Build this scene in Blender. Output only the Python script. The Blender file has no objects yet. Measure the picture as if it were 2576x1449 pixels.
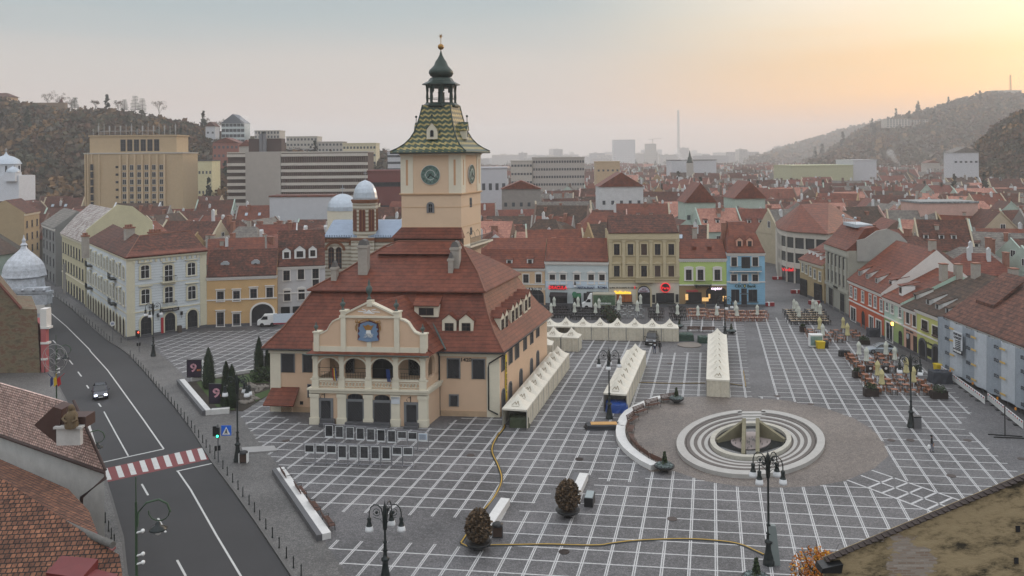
import bpy,math,random
from mathutils import Vector,Matrix
import numpy as np
R=math.radians
random.seed(7)
S=bpy.context.scene
COL=S.collection
# ---------------------------------------------------------------- camera, sky, sun, exposure
F,YH,H,RO=2150.0,392.0,30.5,R(0.5)
cam=bpy.data.cameras.new("camera");camo=bpy.data.objects.new("camera",cam);COL.objects.link(camo)
camo.location=(0,0,H);camo.rotation_euler=(R(90),RO,0)
cam.sensor_width=36;cam.lens=36*F/2576
cam.shift_y=-(724.5-YH)/2576
cam.clip_start=0.5;cam.clip_end=30000
S.camera=camo
S.view_settings.view_transform='Standard';S.view_settings.look='None'
S.view_settings.exposure=0.5;S.view_settings.gamma=1
S.cycles.use_denoising=True
S.cycles.max_bounces=5;S.cycles.diffuse_bounces=2;S.cycles.glossy_bounces=2
S.cycles.transmission_bounces=3;S.cycles.volume_bounces=2;S.cycles.transparent_max_bounces=6
S.cycles.caustics_reflective=False;S.cycles.caustics_refractive=False
SUN_AZ,SUN_EL=R(44),R(7)
w=bpy.data.worlds.new("World");S.world=w;w.use_nodes=True
nt=w.node_tree;N=nt.nodes;K=nt.links
for n in list(N):N.remove(n)
out=N.new('ShaderNodeOutputWorld')
sky=N.new('ShaderNodeTexSky');sky.sky_type='NISHITA';sky.sun_disc=False
sky.sun_elevation=SUN_EL;sky.sun_rotation=SUN_AZ;sky.air_density=1.2;sky.dust_density=3.0;sky.ozone_density=1.5
bg1=N.new('ShaderNodeBackground');bg1.inputs[1].default_value=0.10
K.new(sky.outputs[0],bg1.inputs[0])
tc=N.new('ShaderNodeTexCoord')
def mth(op,a,b=None,c=None,clamp=False,T=None):
 T=T or nt
 n=T.nodes.new('ShaderNodeMath');n.operation=op;n.use_clamp=clamp
 for i,v in enumerate((a,b,c)):
  if v is None:continue
  if isinstance(v,(int,float)):n.inputs[i].default_value=v
  else:T.links.new(v,n.inputs[i])
 return n.outputs[0]
sep=N.new('ShaderNodeSeparateXYZ');K.new(tc.outputs['Generated'],sep.inputs[0])
def ramp(fac,stops,T=None,interp='LINEAR'):
 T=T or nt
 r=T.nodes.new('ShaderNodeValToRGB');e=r.color_ramp;e.interpolation=interp
 while len(e.elements)>1:e.elements.remove(e.elements[-1])
 e.elements[0].position=stops[0][0];e.elements[0].color=(*stops[0][1],1)
 for p,c in stops[1:]:
  x=e.elements.new(p);x.color=(*c,1)
 T.links.new(fac,r.inputs[0]);return r.outputs[0]
def lin(r,g,b):
 f=lambda v:(v/255/12.92 if v/255<=.04045 else((v/255+.055)/1.055)**2.4)
 return(f(r),f(g),f(b))
z=sep.outputs[2]
nz1=N.new('ShaderNodeTexNoise');nz1.inputs['Scale'].default_value=2.2;nz1.inputs['Detail'].default_value=5
mp=N.new('ShaderNodeMapping');mp.inputs['Scale'].default_value=(1.0,1.0,14.0);mp.inputs['Rotation'].default_value=(0,R(2),0)
K.new(tc.outputs['Generated'],mp.inputs[0]);K.new(mp.outputs[0],nz1.inputs[0])
wob=mth('MULTIPLY',mth('SUBTRACT',nz1.outputs[0],.5),.055)
zz=mth('ADD',z,wob)
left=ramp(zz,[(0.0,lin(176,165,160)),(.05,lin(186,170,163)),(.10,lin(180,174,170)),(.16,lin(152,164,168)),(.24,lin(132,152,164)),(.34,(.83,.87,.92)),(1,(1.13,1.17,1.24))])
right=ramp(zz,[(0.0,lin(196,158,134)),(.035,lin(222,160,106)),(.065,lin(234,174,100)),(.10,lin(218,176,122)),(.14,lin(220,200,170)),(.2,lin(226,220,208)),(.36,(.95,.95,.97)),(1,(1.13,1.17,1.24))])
sunv=Vector((math.sin(SUN_AZ)*math.cos(R(9)),math.cos(SUN_AZ)*math.cos(R(9)),math.sin(R(9))))
dp=N.new('ShaderNodeVectorMath');dp.operation='DOT_PRODUCT';K.new(tc.outputs['Generated'],dp.inputs[0]);dp.inputs[1].default_value=sunv
gl=N.new('ShaderNodeMapRange');gl.interpolation_type='SMOOTHERSTEP'
K.new(dp.outputs['Value'],gl.inputs[0]);gl.inputs[1].default_value=.72;gl.inputs[2].default_value=.985
mx=N.new('ShaderNodeMixRGB');K.new(gl.outputs[0],mx.inputs[0]);K.new(left,mx.inputs[1]);K.new(right,mx.inputs[2])
g2=mth('POWER',mth('MAXIMUM',dp.outputs['Value'],0),60)
mx2=N.new('ShaderNodeMixRGB');mx2.blend_type='ADD';K.new(mth('MULTIPLY',g2,.4),mx2.inputs[0]);K.new(mx.outputs[0],mx2.inputs[1]);mx2.inputs[2].default_value=(1.0,.85,.62,1)
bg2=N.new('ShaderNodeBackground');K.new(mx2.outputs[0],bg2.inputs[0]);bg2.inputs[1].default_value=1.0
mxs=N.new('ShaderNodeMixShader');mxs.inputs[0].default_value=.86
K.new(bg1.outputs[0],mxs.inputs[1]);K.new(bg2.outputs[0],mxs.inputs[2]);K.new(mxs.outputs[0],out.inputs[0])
sl=bpy.data.lights.new("sun",'SUN');slo=bpy.data.objects.new("sun",sl);COL.objects.link(slo)
sl.energy=0.5;sl.angle=R(14);sl.color=(1.0,.72,.5)
slo.rotation_euler=(R(90)-R(13),0,-SUN_AZ);slo.location=(60,60,90)
slo.rotation_euler=Vector((-math.sin(SUN_AZ)*math.cos(R(13)),-math.cos(SUN_AZ)*math.cos(R(13)),-math.sin(R(13)))).to_track_quat('-Z','Y').to_euler()
# ---------------------------------------------------------------- measuring helpers (photo pixel -> place in the world)
CR,SR=math.cos(RO),math.sin(RO)
def ray(p):
 dx=p[0]-1288;up=YH-p[1]
 return(dx*CR+up*SR)/F,(-dx*SR+up*CR)/F
def G(px,py=None,z=0):
 p=px if py is None else(px,py)
 x,s=ray(p);d=(z-H)/s
 return Vector((x*d,d,z))
def Dp(p,d):
 x,s=ray(p);return Vector((x*d,d,H+s*d))
def cr(x0,y0,s):
 return lambda x,y:((x0+x/s)/1.59006,(y0+y/s)/1.59006)
cA,cB,cC,cD,cE=cr(0,300,2.415),cr(0,800,2.415),cr(0,1300,1.443),cr(1000,1200,2.07),cr(1000,800,2.07)
cF,cR_,cM,cN,cP=cr(1900,700,2.342),cr(2900,700,2.0703),cr(1900,1200,2.07),cr(3000,1200,2.0703),cr(1000,1700,1.84)
cU,cV,cW,cT=cr(2900,280,2.1538),cr(3100,1700,2.4147),cr(1900,1700,2.1467),cr(1500,100,1.526)
c8=cr(700,1350,2.34);cX=cr(2050,1100,2.4267);cY=cr(2550,1100,2.4267);cFo=cr(2650,1600,2.08);cK=cr(3100,1150,1.6375)
cH=cr(800,500,1.713)
class Fr:
 def __init__(s,A,B):
  s.O=Vector((A[0],A[1],0));d=Vector((B[0]-A[0],B[1]-A[1],0));s.w=d.length;s.ex=d/s.w
  s.ey=Vector((-s.ex.y,s.ex.x,0));s.a=math.atan2(s.ex.y,s.ex.x)
 def L(s,P):
  v=P-s.O;return Vector((v.dot(s.ex),v.dot(s.ey),P.z))
 def Wd(s,x,y,z=0):return s.O+s.ex*x+s.ey*y+Vector((0,0,z))
 def hit(s,p,n,c,e):
  rx,rz=ray(p);d=Vector((rx,1,rz));o=Vector((0,0,H))
  t=(c-(o-s.O).dot(n))/d.dot(n);return s.L(o+d*t)
 def py(s,p,c=0):q=s.hit(p,s.ey,c,0);return q.x,q.z
 def px(s,p,c):q=s.hit(p,s.ex,c,0);return q.y,q.z
 def pz(s,p,c):q=s.L(G(p,None,c));return q.x,q.y
# ---------------------------------------------------------------- materials
MATS={}
def nmat(name):
 m=bpy.data.materials.new(name);m.use_nodes=True
 b=m.node_tree.nodes['Principled BSDF'];return m,m.node_tree,b
def M(name,col,rough=.8,var=.15,scale=1.5,bump=0.,metal=0.,emit=0.,spec=.4,fine=0.,fscale=12.):
 if name in MATS:return MATS[name]
 m,T,b=nmat(name)
 b.inputs['Roughness'].default_value=rough;b.inputs['Metallic'].default_value=metal
 b.inputs['Specular IOR Level'].default_value=spec
 b.inputs['Base Color'].default_value=(*col,1)
 if var>0 or fine>0:
  g=T.nodes.new('ShaderNodeNewGeometry')
  n=T.nodes.new('ShaderNodeTexNoise');n.inputs['Scale'].default_value=scale;n.inputs['Detail'].default_value=6;n.inputs['Roughness'].default_value=.65
  T.links.new(g.outputs['Position'],n.inputs['Vector'])
  f=mth('MULTIPLY_ADD',mth('SUBTRACT',n.outputs[0],.5,T=T),var*4,1.0,T=T)
  if fine>0:
   n2=T.nodes.new('ShaderNodeTexNoise');n2.inputs['Scale'].default_value=fscale;n2.inputs['Detail'].default_value=2
   T.links.new(g.outputs['Position'],n2.inputs['Vector'])
   f=mth('MULTIPLY',f,mth('MULTIPLY_ADD',mth('SUBTRACT',n2.outputs[0],.5,T=T),fine*4,1.0,T=T),T=T)
  v=T.nodes.new('ShaderNodeVectorMath');v.operation='SCALE';v.inputs[0].default_value=col;T.links.new(f,v.inputs['Scale'])
  T.links.new(v.outputs[0],b.inputs['Base Color'])
  if bump>0:
   bp=T.nodes.new('ShaderNodeBump');bp.inputs['Strength'].default_value=bump;bp.inputs['Distance'].default_value=.05
   n3=T.nodes.new('ShaderNodeTexNoise');n3.inputs['Scale'].default_value=fscale;n3.inputs['Detail'].default_value=3
   T.links.new(g.outputs['Position'],n3.inputs['Vector']);T.links.new(n3.outputs[0],bp.inputs['Height']);T.links.new(bp.outputs[0],b.inputs['Normal'])
 if emit>0:
  b.inputs['Emission Color'].default_value=(*col,1);b.inputs['Emission Strength'].default_value=emit
 MATS[name]=m;return m
def tile(name,c1,c2,rough=.6,cell=3.2,patch=.35,dirt=.35,rows=True,pitch=.6):
 """clay tiles: cell by cell colour, slow patches of age, rows of shadowed laps"""
 if name in MATS:return MATS[name]
 m,T,b=nmat(name)
 g=T.nodes.new('ShaderNodeNewGeometry');P=g.outputs['Position']
 v=T.nodes.new('ShaderNodeTexVoronoi');v.inputs['Scale'].default_value=cell;T.links.new(P,v.inputs['Vector'])
 sp=T.nodes.new('ShaderNodeSeparateXYZ');T.links.new(v.outputs['Color'],sp.inputs[0])
 n=T.nodes.new('ShaderNodeTexNoise');n.inputs['Scale'].default_value=patch;n.inputs['Detail'].default_value=7;n.inputs['Roughness'].default_value=.7;T.links.new(P,n.inputs['Vector'])
 f=mth('ADD',mth('MULTIPLY',sp.outputs[0],.55,T=T),mth('MULTIPLY_ADD',n.outputs[0],2.2,-.85,T=T),T=T,clamp=True)
 mxx=T.nodes.new('ShaderNodeMixRGB');T.links.new(f,mxx.inputs[0]);mxx.inputs[1].default_value=(*c1,1);mxx.inputs[2].default_value=(*c2,1)
 n2=T.nodes.new('ShaderNodeTexNoise');n2.inputs['Scale'].default_value=patch*4;n2.inputs['Detail'].default_value=8;T.links.new(P,n2.inputs['Vector'])
 k=mth('MULTIPLY_ADD',mth('SUBTRACT',n2.outputs[0],.5,T=T),dirt*4,1.0,T=T)
 if rows:
  s3=T.nodes.new('ShaderNodeSeparateXYZ');T.links.new(P,s3.inputs[0])
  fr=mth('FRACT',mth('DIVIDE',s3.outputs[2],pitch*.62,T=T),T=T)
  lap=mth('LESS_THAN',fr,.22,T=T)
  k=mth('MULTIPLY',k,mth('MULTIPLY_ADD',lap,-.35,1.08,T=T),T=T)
  bp=T.nodes.new('ShaderNodeBump');bp.inputs['Strength'].default_value=.5;bp.inputs['Distance'].default_value=.06;bp.invert=True
  T.links.new(fr,bp.inputs['Height']);T.links.new(bp.outputs[0],b.inputs['Normal'])
 sc=T.nodes.new('ShaderNodeVectorMath');sc.operation='SCALE';T.links.new(mxx.outputs[0],sc.inputs[0]);T.links.new(k,sc.inputs['Scale'])
 T.links.new(sc.outputs[0],b.inputs['Base Color']);b.inputs['Roughness'].default_value=rough;b.inputs['Specular IOR Level'].default_value=.3
 MATS[name]=m;return m
GLASS=M('window_glass',(.018,.02,.024),.25,0,spec=.35)
DARK=M('dark_interior',(.012,.012,.014),.7,0)
WHITE=M('white_paint',(.74,.74,.72),.55,.05)
BLACKM=M('black_metal',(.012,.013,.014),.4,.1)
BROWNW=M('brown_wood_frame',(.06,.035,.025),.6,.1)
STONEW=M('white_stone',(.60,.59,.57),.6,.08,2.0,fine=.06)
STONED=M('dark_granite',(.09,.09,.095),.5,.12,2.0)
GREYST=M('grey_portal_stone',(.16,.165,.17),.8,.1)
IRON=M('iron_lamp',(.010,.016,.016),.35,.1)
LAMPGL=M('lamp_opal_glass',(.78,.79,.80),.3,0)
CHIM=M('chimney_plaster',(.34,.31,.27),.85,.18,1.0)
CHIMB=M('chimney_brick',(.26,.12,.08),.85,.2,2.0)
T_HALL=tile('hall_roof_tiles',lin(86,42,28),lin(112,60,42),.6,3.0,.25,.2)
T_RED=tile('red_roof_tiles',lin(84,40,26),lin(114,58,36),.6,3.0,.3,.3)
T_BROWN=tile('old_brown_roof_tiles',lin(50,36,30),lin(98,56,42),.75,2.5,.5,.45)
T_DARK=tile('dark_mossy_roof_tiles',lin(52,46,40),lin(84,64,52),.8,2.5,.4,.35)
T_GREY=tile('grey_slate_roof',lin(88,84,80),lin(120,114,106),.7,2.5,.4,.2)
T_PINK=tile('pink_roof_tiles',lin(140,92,78),lin(176,124,106),.6,2.5,.4,.15)
# ---------------------------------------------------------------- mesh helpers
class MB:
 def __init__(s):s.v=[];s.f=[];s.m=[];s.sm=[]
 def add(s,vs,fs,m=0,smooth=False):
  o=len(s.v);s.v+=[tuple(p)for p in vs]
  for f in fs:s.f.append([i+o for i in f]);s.m.append(m);s.sm.append(smooth)
  return s
 def poly(s,vs,m=0):return s.add(vs,[list(range(len(vs)))],m)
 def box(s,x0,x1,y0,y1,z0,z1,m=0):
  v=[(x0,y0,z0),(x1,y0,z0),(x1,y1,z0),(x0,y1,z0),(x0,y0,z1),(x1,y0,z1),(x1,y1,z1),(x0,y1,z1)]
  return s.add(v,[(0,3,2,1),(4,5,6,7),(0,1,5,4),(1,2,6,5),(2,3,7,6),(3,0,4,7)],m)
 def hexa(s,b,t,m=0):
  n=len(b);return s.add(list(b)+list(t),[list(range(n))[::-1],[n+i for i in range(n)]]+[(i,(i+1)%n,n+(i+1)%n,n+i)for i in range(n)],m)
 def prism(s,pts,y0,y1,m=0):
  return s.hexa([(x,y1,z)for x,z in pts],[(x,y0,z)for x,z in pts],m)
 def slab(s,pts,z0,z1,m=0):
  return s.hexa([(p[0],p[1],z0)for p in pts],[(p[0],p[1],z1)for p in pts],m)
 def ring(s,rings,m=0,close=False,smooth=True,caps=True):
  n=len(rings[0]);vs=[p for r in rings for p in r];fs=[]
  for k in range(len(rings)-1+(1 if close else 0)):
   a=k*n;b=((k+1)%len(rings))*n
   for i in range(n):fs.append((a+i,a+(i+1)%n,b+(i+1)%n,b+i))
  s.add(vs,fs,m,smooth)
  if caps and not close:
   s.poly(list(rings[0])[::-1],m);s.poly(rings[-1],m)
  return s
 def lathe(s,prof,c=(0,0,0),n=16,m=0,smooth=True,rot=0):
  rings=[[(c[0]+r*math.cos(rot+2*math.pi*i/n),c[1]+r*math.sin(rot+2*math.pi*i/n),c[2]+z)for i in range(n)]for r,z in prof]
  return s.ring(rings,m,smooth=smooth)
 def tube(s,pts,r,n=6,m=0,r1=None):
  pts=[Vector(p)for p in pts];rings=[]
  for i,p in enumerate(pts):
   t=(pts[min(i+1,len(pts)-1)]-pts[max(i-1,0)])
   if t.length<1e-9:t=Vector((0,0,1))
   t.normalize();a=t.cross(Vector((0,0,1))if abs(t.z)<.9 else Vector((1,0,0))).normalized();b=t.cross(a)
   rr=r if r1 is None else r+(r1-r)*i/max(1,len(pts)-1)
   rings.append([tuple(p+(a*math.cos(2*math.pi*k/n)+b*math.sin(2*math.pi*k/n))*rr)for k in range(n)])
  return s.ring(rings,m)
 def bar(s,p,q,w,h,m=0):
  p=Vector(p);q=Vector(q);t=(q-p);side=Vector((-t.y,t.x,0))
  side=side.normalized()*w/2 if side.length>1e-6 else Vector((w/2,0,0));up=Vector((0,0,h/2))if abs(t.z)<t.length*.98 else Vector((0,h/2,0))
  return s.hexa([p-side-up,p+side-up,p+side+up,p-side+up],[q-side-up,q+side-up,q+side+up,q-side+up],m)
 def ball(s,c,r,m=0,n=8,sq=1):
  return s.lathe([(max(1e-3,r*math.sin(math.pi*i/n)),-r*sq*math.cos(math.pi*i/n))for i in range(n+1)],c,n+2,m)
 def data(s,name,mats):
  me=bpy.data.meshes.new(name);me.from_pydata(s.v,[],s.f);
  for m in(mats if isinstance(mats,(list,tuple))else[mats]):me.materials.append(m)
  me.polygons.foreach_set('material_index',s.m);me.polygons.foreach_set('use_smooth',s.sm);me.validate(clean_customdata=False);me.update()
  return me
 def obj(s,name,mats,parent=None):
  o=bpy.data.objects.new(name,s.data(name,mats));COL.objects.link(o)
  if parent:o.parent=parent
  return o
def part(name,me,parent,loc=(0,0,0),rz=0):
 o=bpy.data.objects.new(name,me);COL.objects.link(o);o.parent=parent;o.location=loc;o.rotation_euler=(0,0,rz);return o
def thing(name,label,cat,loc=(0,0,0),rz=0,group=None,kind=None):
 o=bpy.data.objects.new(name,None);COL.objects.link(o);o.location=loc;o.rotation_euler=(0,0,rz);o.empty_display_size=.2
 tag(o,label,cat,group,kind);return o
def tag(o,label=None,cat=None,group=None,kind=None):
 if label:o['label']=label
 if cat:o['category']=cat
 if group:o['group']=group
 if kind:o['kind']=kind
 return o
def struct(name,mb,mats):return tag(mb.obj(name,mats),kind='structure')
def dup(o,loc,rz=0,label=None,group=None,scale=None):
 r=o.copy();COL.objects.link(r);r.location=loc;r.rotation_euler=(0,0,rz)
 if scale:r.scale=(scale,scale,scale)
 if label:r['label']=label
 if group:r['group']=group
 def rec(a,b):
  for ch in a.children:
   c=ch.copy();COL.objects.link(c);c.parent=b;rec(ch,c)
 rec(o,r);return r
# ---------------------------------------------------------------- ground, paving, road
def cobble(name,c1,c2,sc,rough=.62,mortar=.5,wet=.25):
 m,T,b=nmat(name);g=T.nodes.new('ShaderNodeNewGeometry');P=g.outputs['Position']
 v=T.nodes.new('ShaderNodeTexVoronoi');v.inputs['Scale'].default_value=sc;T.links.new(P,v.inputs['Vector'])
 sp=T.nodes.new('ShaderNodeSeparateXYZ');T.links.new(v.outputs['Color'],sp.inputs[0])
 n=T.nodes.new('ShaderNodeTexNoise');n.inputs['Scale'].default_value=.11;n.inputs['Detail'].default_value=8;n.inputs['Roughness'].default_value=.6;T.links.new(P,n.inputs['Vector'])
 f=mth('ADD',mth('MULTIPLY',sp.outputs[0],.6,T=T),mth('MULTIPLY_ADD',n.outputs[0],2.2,-.9,T=T),T=T,clamp=True)
 x=T.nodes.new('ShaderNodeMixRGB');T.links.new(f,x.inputs[0]);x.inputs[1].default_value=(*c1,1);x.inputs[2].default_value=(*c2,1)
 e=T.nodes.new('ShaderNodeTexVoronoi');e.feature='DISTANCE_TO_EDGE';e.inputs['Scale'].default_value=sc;T.links.new(P,e.inputs['Vector'])
 j=mth('MULTIPLY_ADD',mth('LESS_THAN',e.outputs['Distance'],.09,T=T),-mortar,1.0,T=T)
 s=T.nodes.new('ShaderNodeVectorMath');s.operation='SCALE';T.links.new(x.outputs[0],s.inputs[0]);T.links.new(j,s.inputs['Scale'])
 T.links.new(s.outputs[0],b.inputs['Base Color'])
 n2=T.nodes.new('ShaderNodeTexNoise');n2.inputs['Scale'].default_value=.07;n2.inputs['Detail'].default_value=5;T.links.new(P,n2.inputs['Vector'])
 T.links.new(mth('MULTIPLY_ADD',n2.outputs[0],wet*2,rough-wet,T=T),b.inputs['Roughness'])
 bp=T.nodes.new('ShaderNodeBump');bp.inputs['Strength'].default_value=.6;bp.inputs['Distance'].default_value=.02
 T.links.new(e.outputs['Distance'],bp.inputs['Height']);T.links.new(bp.outputs[0],b.inputs['Normal'])
 return m
PAVE=cobble('paving_cobbles',lin(70,69,70),lin(112,110,111),5.5)
SIDEW=cobble('sidewalk_cobbles',lin(76,74,72),lin(114,111,108),5.0)
CIRC=cobble('fountain_circle_paving',lin(92,84,79),lin(132,121,112),5.0)
ASPH=M('asphalt',lin(52,51,52),.75,.16,.12,fine=.1,fscale=30)
LINEM=M('white_paving_stone',(.46,.455,.45),.7,.1,.35,fine=.32,fscale=9)
PAINT=M('road_paint',(.50,.50,.48),.7,.1,1.5,fine=.1)
REDP=M('red_crossing_paint',lin(118,62,62),.8,.08,1.0,fine=.08)
EARTH=M('old_town_ground',lin(74,68,62),.9,.2,.05)
def sheet(name,pts,z,m,kind='structure'):
 b=MB();vs=[(*G(p).xy,z)for p in pts];b.poly(vs[::-1]if sum((vs[i][0]*vs[(i+1)%len(vs)][1]-vs[(i+1)%len(vs)][0]*vs[i][1])for i in range(len(vs)))<0 else vs)
 o=b.obj(name,m);tag(o,kind=kind);return o
g=MB();g.poly([(-9000,-200,-.02),(9000,-200,-.02),(9000,14000,-.02),(-9000,14000,-.02)]);struct('ground',g,EARTH)
def slabp(name,pts,z0,z1,m):
 b=MB();vs=[G(p).xy for p in pts]
 if sum((vs[i][0]*vs[(i+1)%len(vs)][1]-vs[(i+1)%len(vs)][0]*vs[i][1])for i in range(len(vs)))<0:vs=vs[::-1]
 b.slab(vs,z0,z1);return struct(name,b,m)
KR=[(760,1500),(730,1449),(644,1319),(587,1238),(530,1162),(479,1079),(436,1022),(392,970),(358,930),(325,895),(300,876),(276,862),(240,833),(182,779),(140,748),(109,730),(80,700),(66,660),(60,610)]
KL=[(350,1500),(322,1449),(312,1354),(285,1260),(270,1212),(225,1110),(185,1040),(150,975),(118,905),(98,850),(88,800),(84,760),(66,700),(52,660),(50,610)]
sheet('road',KR+KL[::-1],.004,ASPH)
slabp('square_paving',[(x,y)for x,y in KR[:-3]]+[(100,700),(500,690),(1300,690),(2100,640),(2700,640),(4200,1100),(3400,1560),(2000,1600)],-.01,.12,PAVE)
ZP=.12
slabp('pavement',KL+[(-300,610),(-900,1000),(-500,1700),(200,1700)],-.01,.12,SIDEW)
kb=MB()
for K_,sgn in((KR,1),(KL,-1)):
 for a,b_ in zip(K_[:-2],K_[1:-1]):
  A,B=G(a),G(b_);t=(B-A).normalized();nrm=Vector((t.y,-t.x,0))*sgn*.22
  kb.hexa([A,B,B+nrm,A+nrm],[A+Vector((0,0,.127)),B+Vector((0,0,.127)),B+nrm+Vector((0,0,.127)),A+nrm+Vector((0,0,.127))])
struct('road_kerb',kb,M('kerb_granite',lin(92,90,88),.8,.15,1.0,fine=.1))
sheet('pavement_strip',[(x+5,y+1)for x,y in KR[1:-5]]+[(300,835),(330,862),(372,868),(440,925),(478,968),(560,1040),(605,1050),(662,1120),(700,1180),(790,1330),(860,1430),(885,1470)],ZP+.004,SIDEW)
HM=((48.5096025,-49.4045275,1580.29796),(-1.91871247,-11.2162212,1227.26747),(-3.50403302e-03,-2.76263321e-02,1.0))
def gp(u,v):
 q=[r[0]*u+r[1]*v+r[2]for r in HM];return(q[0]/q[2],q[1]/q[2])
def inside(p,poly):
 x,y=p;c=False;j=len(poly)-1
 for i in range(len(poly)):
  xi,yi=poly[i];xj,yj=poly[j]
  if(yi>y)!=(yj>y)and x<(xj-xi)*(y-yi)/(yj-yi)+xi:c=not c
  j=i
 return c
CIRCLE=[(1668,1003),(1760,1000),(1887,1003),(1978,1010),(2075,1029),(2145,1054),(2190,1080),(2212,1100),(2227,1122),(2235,1150),(2200,1181),(2129,1212),(2054,1226),(1965,1230),(1854,1226),(1766,1212),(1693,1187),(1637,1190),(1587,1158),(1555,1124),(1547,1098),(1551,1077),(1573,1043),(1614,1020)]
S1=[(595,1035),(643,1110),(678,1150),(697,1170),(725,1192),(764,1240),(813,1295),(848,1332),(888,1338),(1126,1344),(1180,1322),(1239,1262),(1292,1268),(1346,1270),(1418,1230),(1437,1195),(1481,1200),(1530,1214),(1583,1217),(1610,1187),(1700,1100),(1960,1100),(2171,1069),(2285,1217),(2420,1266),(2600,1260),(2600,1220),(2415,1071),(2445,1040),(2385,965),(2290,905),(2120,850),(2010,797),(1888,797),(1870,812),(1840,800),(1720,800),(1700,862),(1650,862),(1450,845),(1300,860),(1180,1045),(1100,1080),(790,1075),(690,1045),(682,985),(650,1000)]
X1=[[(1655,835),(1775,835),(1775,889),(1640,889)],CIRCLE,[(1872,812),(1902,812),(1948,1000),(1892,1000)],[(2227,1121),(2171,1069),(2285,1217),(2250,1230),(2180,1230)]]
S2=[(827,1360),(1109,1370),(1165,1380),(1215,1388),(1262,1288),(1440,1292),(1475,1223),(1600,1226),(1648,1182),(1667,1180),(2131,1211),(2353,1297),(2100,1430),(2070,1520),(820,1520),(858,1428),(827,1392)]
SL=[(378,862),(470,836),(640,832),(730,826),(690,925),(600,933),(505,957),(470,950),(440,925)]
gl_=MB()
def strip(a,b_,wd,z=ZP+.008,mb=None,double=False):
 A,B=G(a),G(b_);t=(B-A).normalized();n=Vector((-t.y,t.x,0))
 for o0,o1 in(((-wd/2,-wd*.12),(wd*.12,wd/2))if double else((-wd/2,wd/2),)):
  P=[A+n*o0,B+n*o0,B+n*o1,A+n*o1];(mb or gl_).poly([(p.x,p.y,z)for p in P])
def runs(f,t0,t1,step,inc,exc):
 res=[];start=None;t=t0
 while t<=t1:
  p=f(t);ok=inside(p,inc)and not any(inside(p,e)for e in exc)
  if ok and start is None:start=t
  if not ok and start is not None:res.append((start,t-step));start=None
  t+=step
 if start is not None:res.append((start,t-step))
 return[r for r in res if r[1]-r[0]>.15]
def lattice(us,vs,inc,exc,u0,u1,v0,v1,zz=0):
 for u in us:
  for a,b_ in runs(lambda t:gp(u,t),v0,v1,.1,inc,exc):strip(gp(u,a),gp(u,b_),.24,z=ZP+.008,double=True)
 for v in vs:
  for a,b_ in runs(lambda t:gp(t,v),u0,u1,.1,inc,exc):strip(gp(a,v),gp(b_,v),.15,z=ZP+.012)
lattice([i for i in range(-34,11)]+[i-.1 for i in range(11,22)],[-9.5-k for k in range(0,30)]+[-9.5+.97*k for k in range(1,14)],S1,X1,-36,22,-40,4)
lattice([i for i in range(-16,15)],list(range(-1,14)),S2,[CIRCLE],-18,16,-2,14)
lattice([i-.35 for i in range(-46,-20)],[i+.4 for i in range(-34,-8)],SL,[],-48,-18,-36,-6)
for a,b_ in(((695,545),(1555,868)),((830,500),(1690,815)),((935,450),(1810,750)),((900,620),(1150,520)),((1040,668),(1290,570)),((1180,722),(1420,618)),((1320,775),(1565,665)),((1465,832),(1705,720))):
 strip(cV(*a),cV(*b_),.22,z=ZP+.016)
struct('paving_lines',gl_,LINEM)
rm=MB()
def mark(pts,wd,z=.008):
 for a,b_ in zip(pts,pts[1:]):strip(a,b_,wd,z=z,mb=rm)
def fillpoly(pts,z,mb):
 vs=[G(p)for p in pts];a=sum(vs[i].x*vs[(i+1)%len(vs)].y-vs[(i+1)%len(vs)].x*vs[i].y for i in range(len(vs)))
 if a<0:vs=vs[::-1]
 mb.poly([(v.x,v.y,z)for v in vs])
mark([cB(430,1040),cB(640,1220),cB(870,1449),cC(520,150),cC(620,260),cC(700,370),cC(830,550),cC(945,715)],.16)
mark([cC(1025,842),cC(1100,950),cC(1250,1215),cC(1390,1449),cC(1430,1530)],.16)
mark([cC(600,500),cC(665,620),cC(740,755)],.14)
mark([cC(575,797),cC(945,716)],.22,.012);mark([cC(1018,845),cC(1225,799)],.22,.012)
for a,b_ in(((255,40),(275,55)),((305,88),(325,108)),((400,203),(420,228)),((450,270),(470,297)),((500,348),(512,366)),((568,452),(583,472)),((818,918),(855,983)),((912,1115),(957,1197)),((1022,1357),(1072,1449))):
 mark([cC(*a),cC(*b_)],.17)
struct('road_markings',rm,PAINT)
rc=MB();fillpoly([cC(590,832),cC(1155,708),cC(1212,775),cC(600,912)],.012,rc);struct('crossing_surface',rc,REDP)
zb=MB()
for x,y in((617,862),(692,847),(762,832),(830,815),(898,800),(968,785),(1033,770),(1100,757),(1165,745)):
 fillpoly([cC(x-27,y-29),cC(x+3,y-35),cC(x+28,y+30),cC(x-5,y+35)],.017,zb)
struct('crossing_stripes',zb,PAINT)
cen=G(1886,1113);CR_=[]
cb=MB()
fr_c=Fr(G(*gp(5.73,-7.4)),G(*gp(6.73,-7.4)))
pts=[G(p)for p in CIRCLE]
ctr=sum(pts,Vector())/len(pts)
cb.poly([(p.x,p.y,ZP+.006)for p in(pts if sum((pts[i].x*pts[(i+1)%len(pts)].y-pts[(i+1)%len(pts)].x*pts[i].y)for i in range(len(pts)))>0 else pts[::-1])])
struct('fountain_circle_paving',cb,CIRC)
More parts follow.
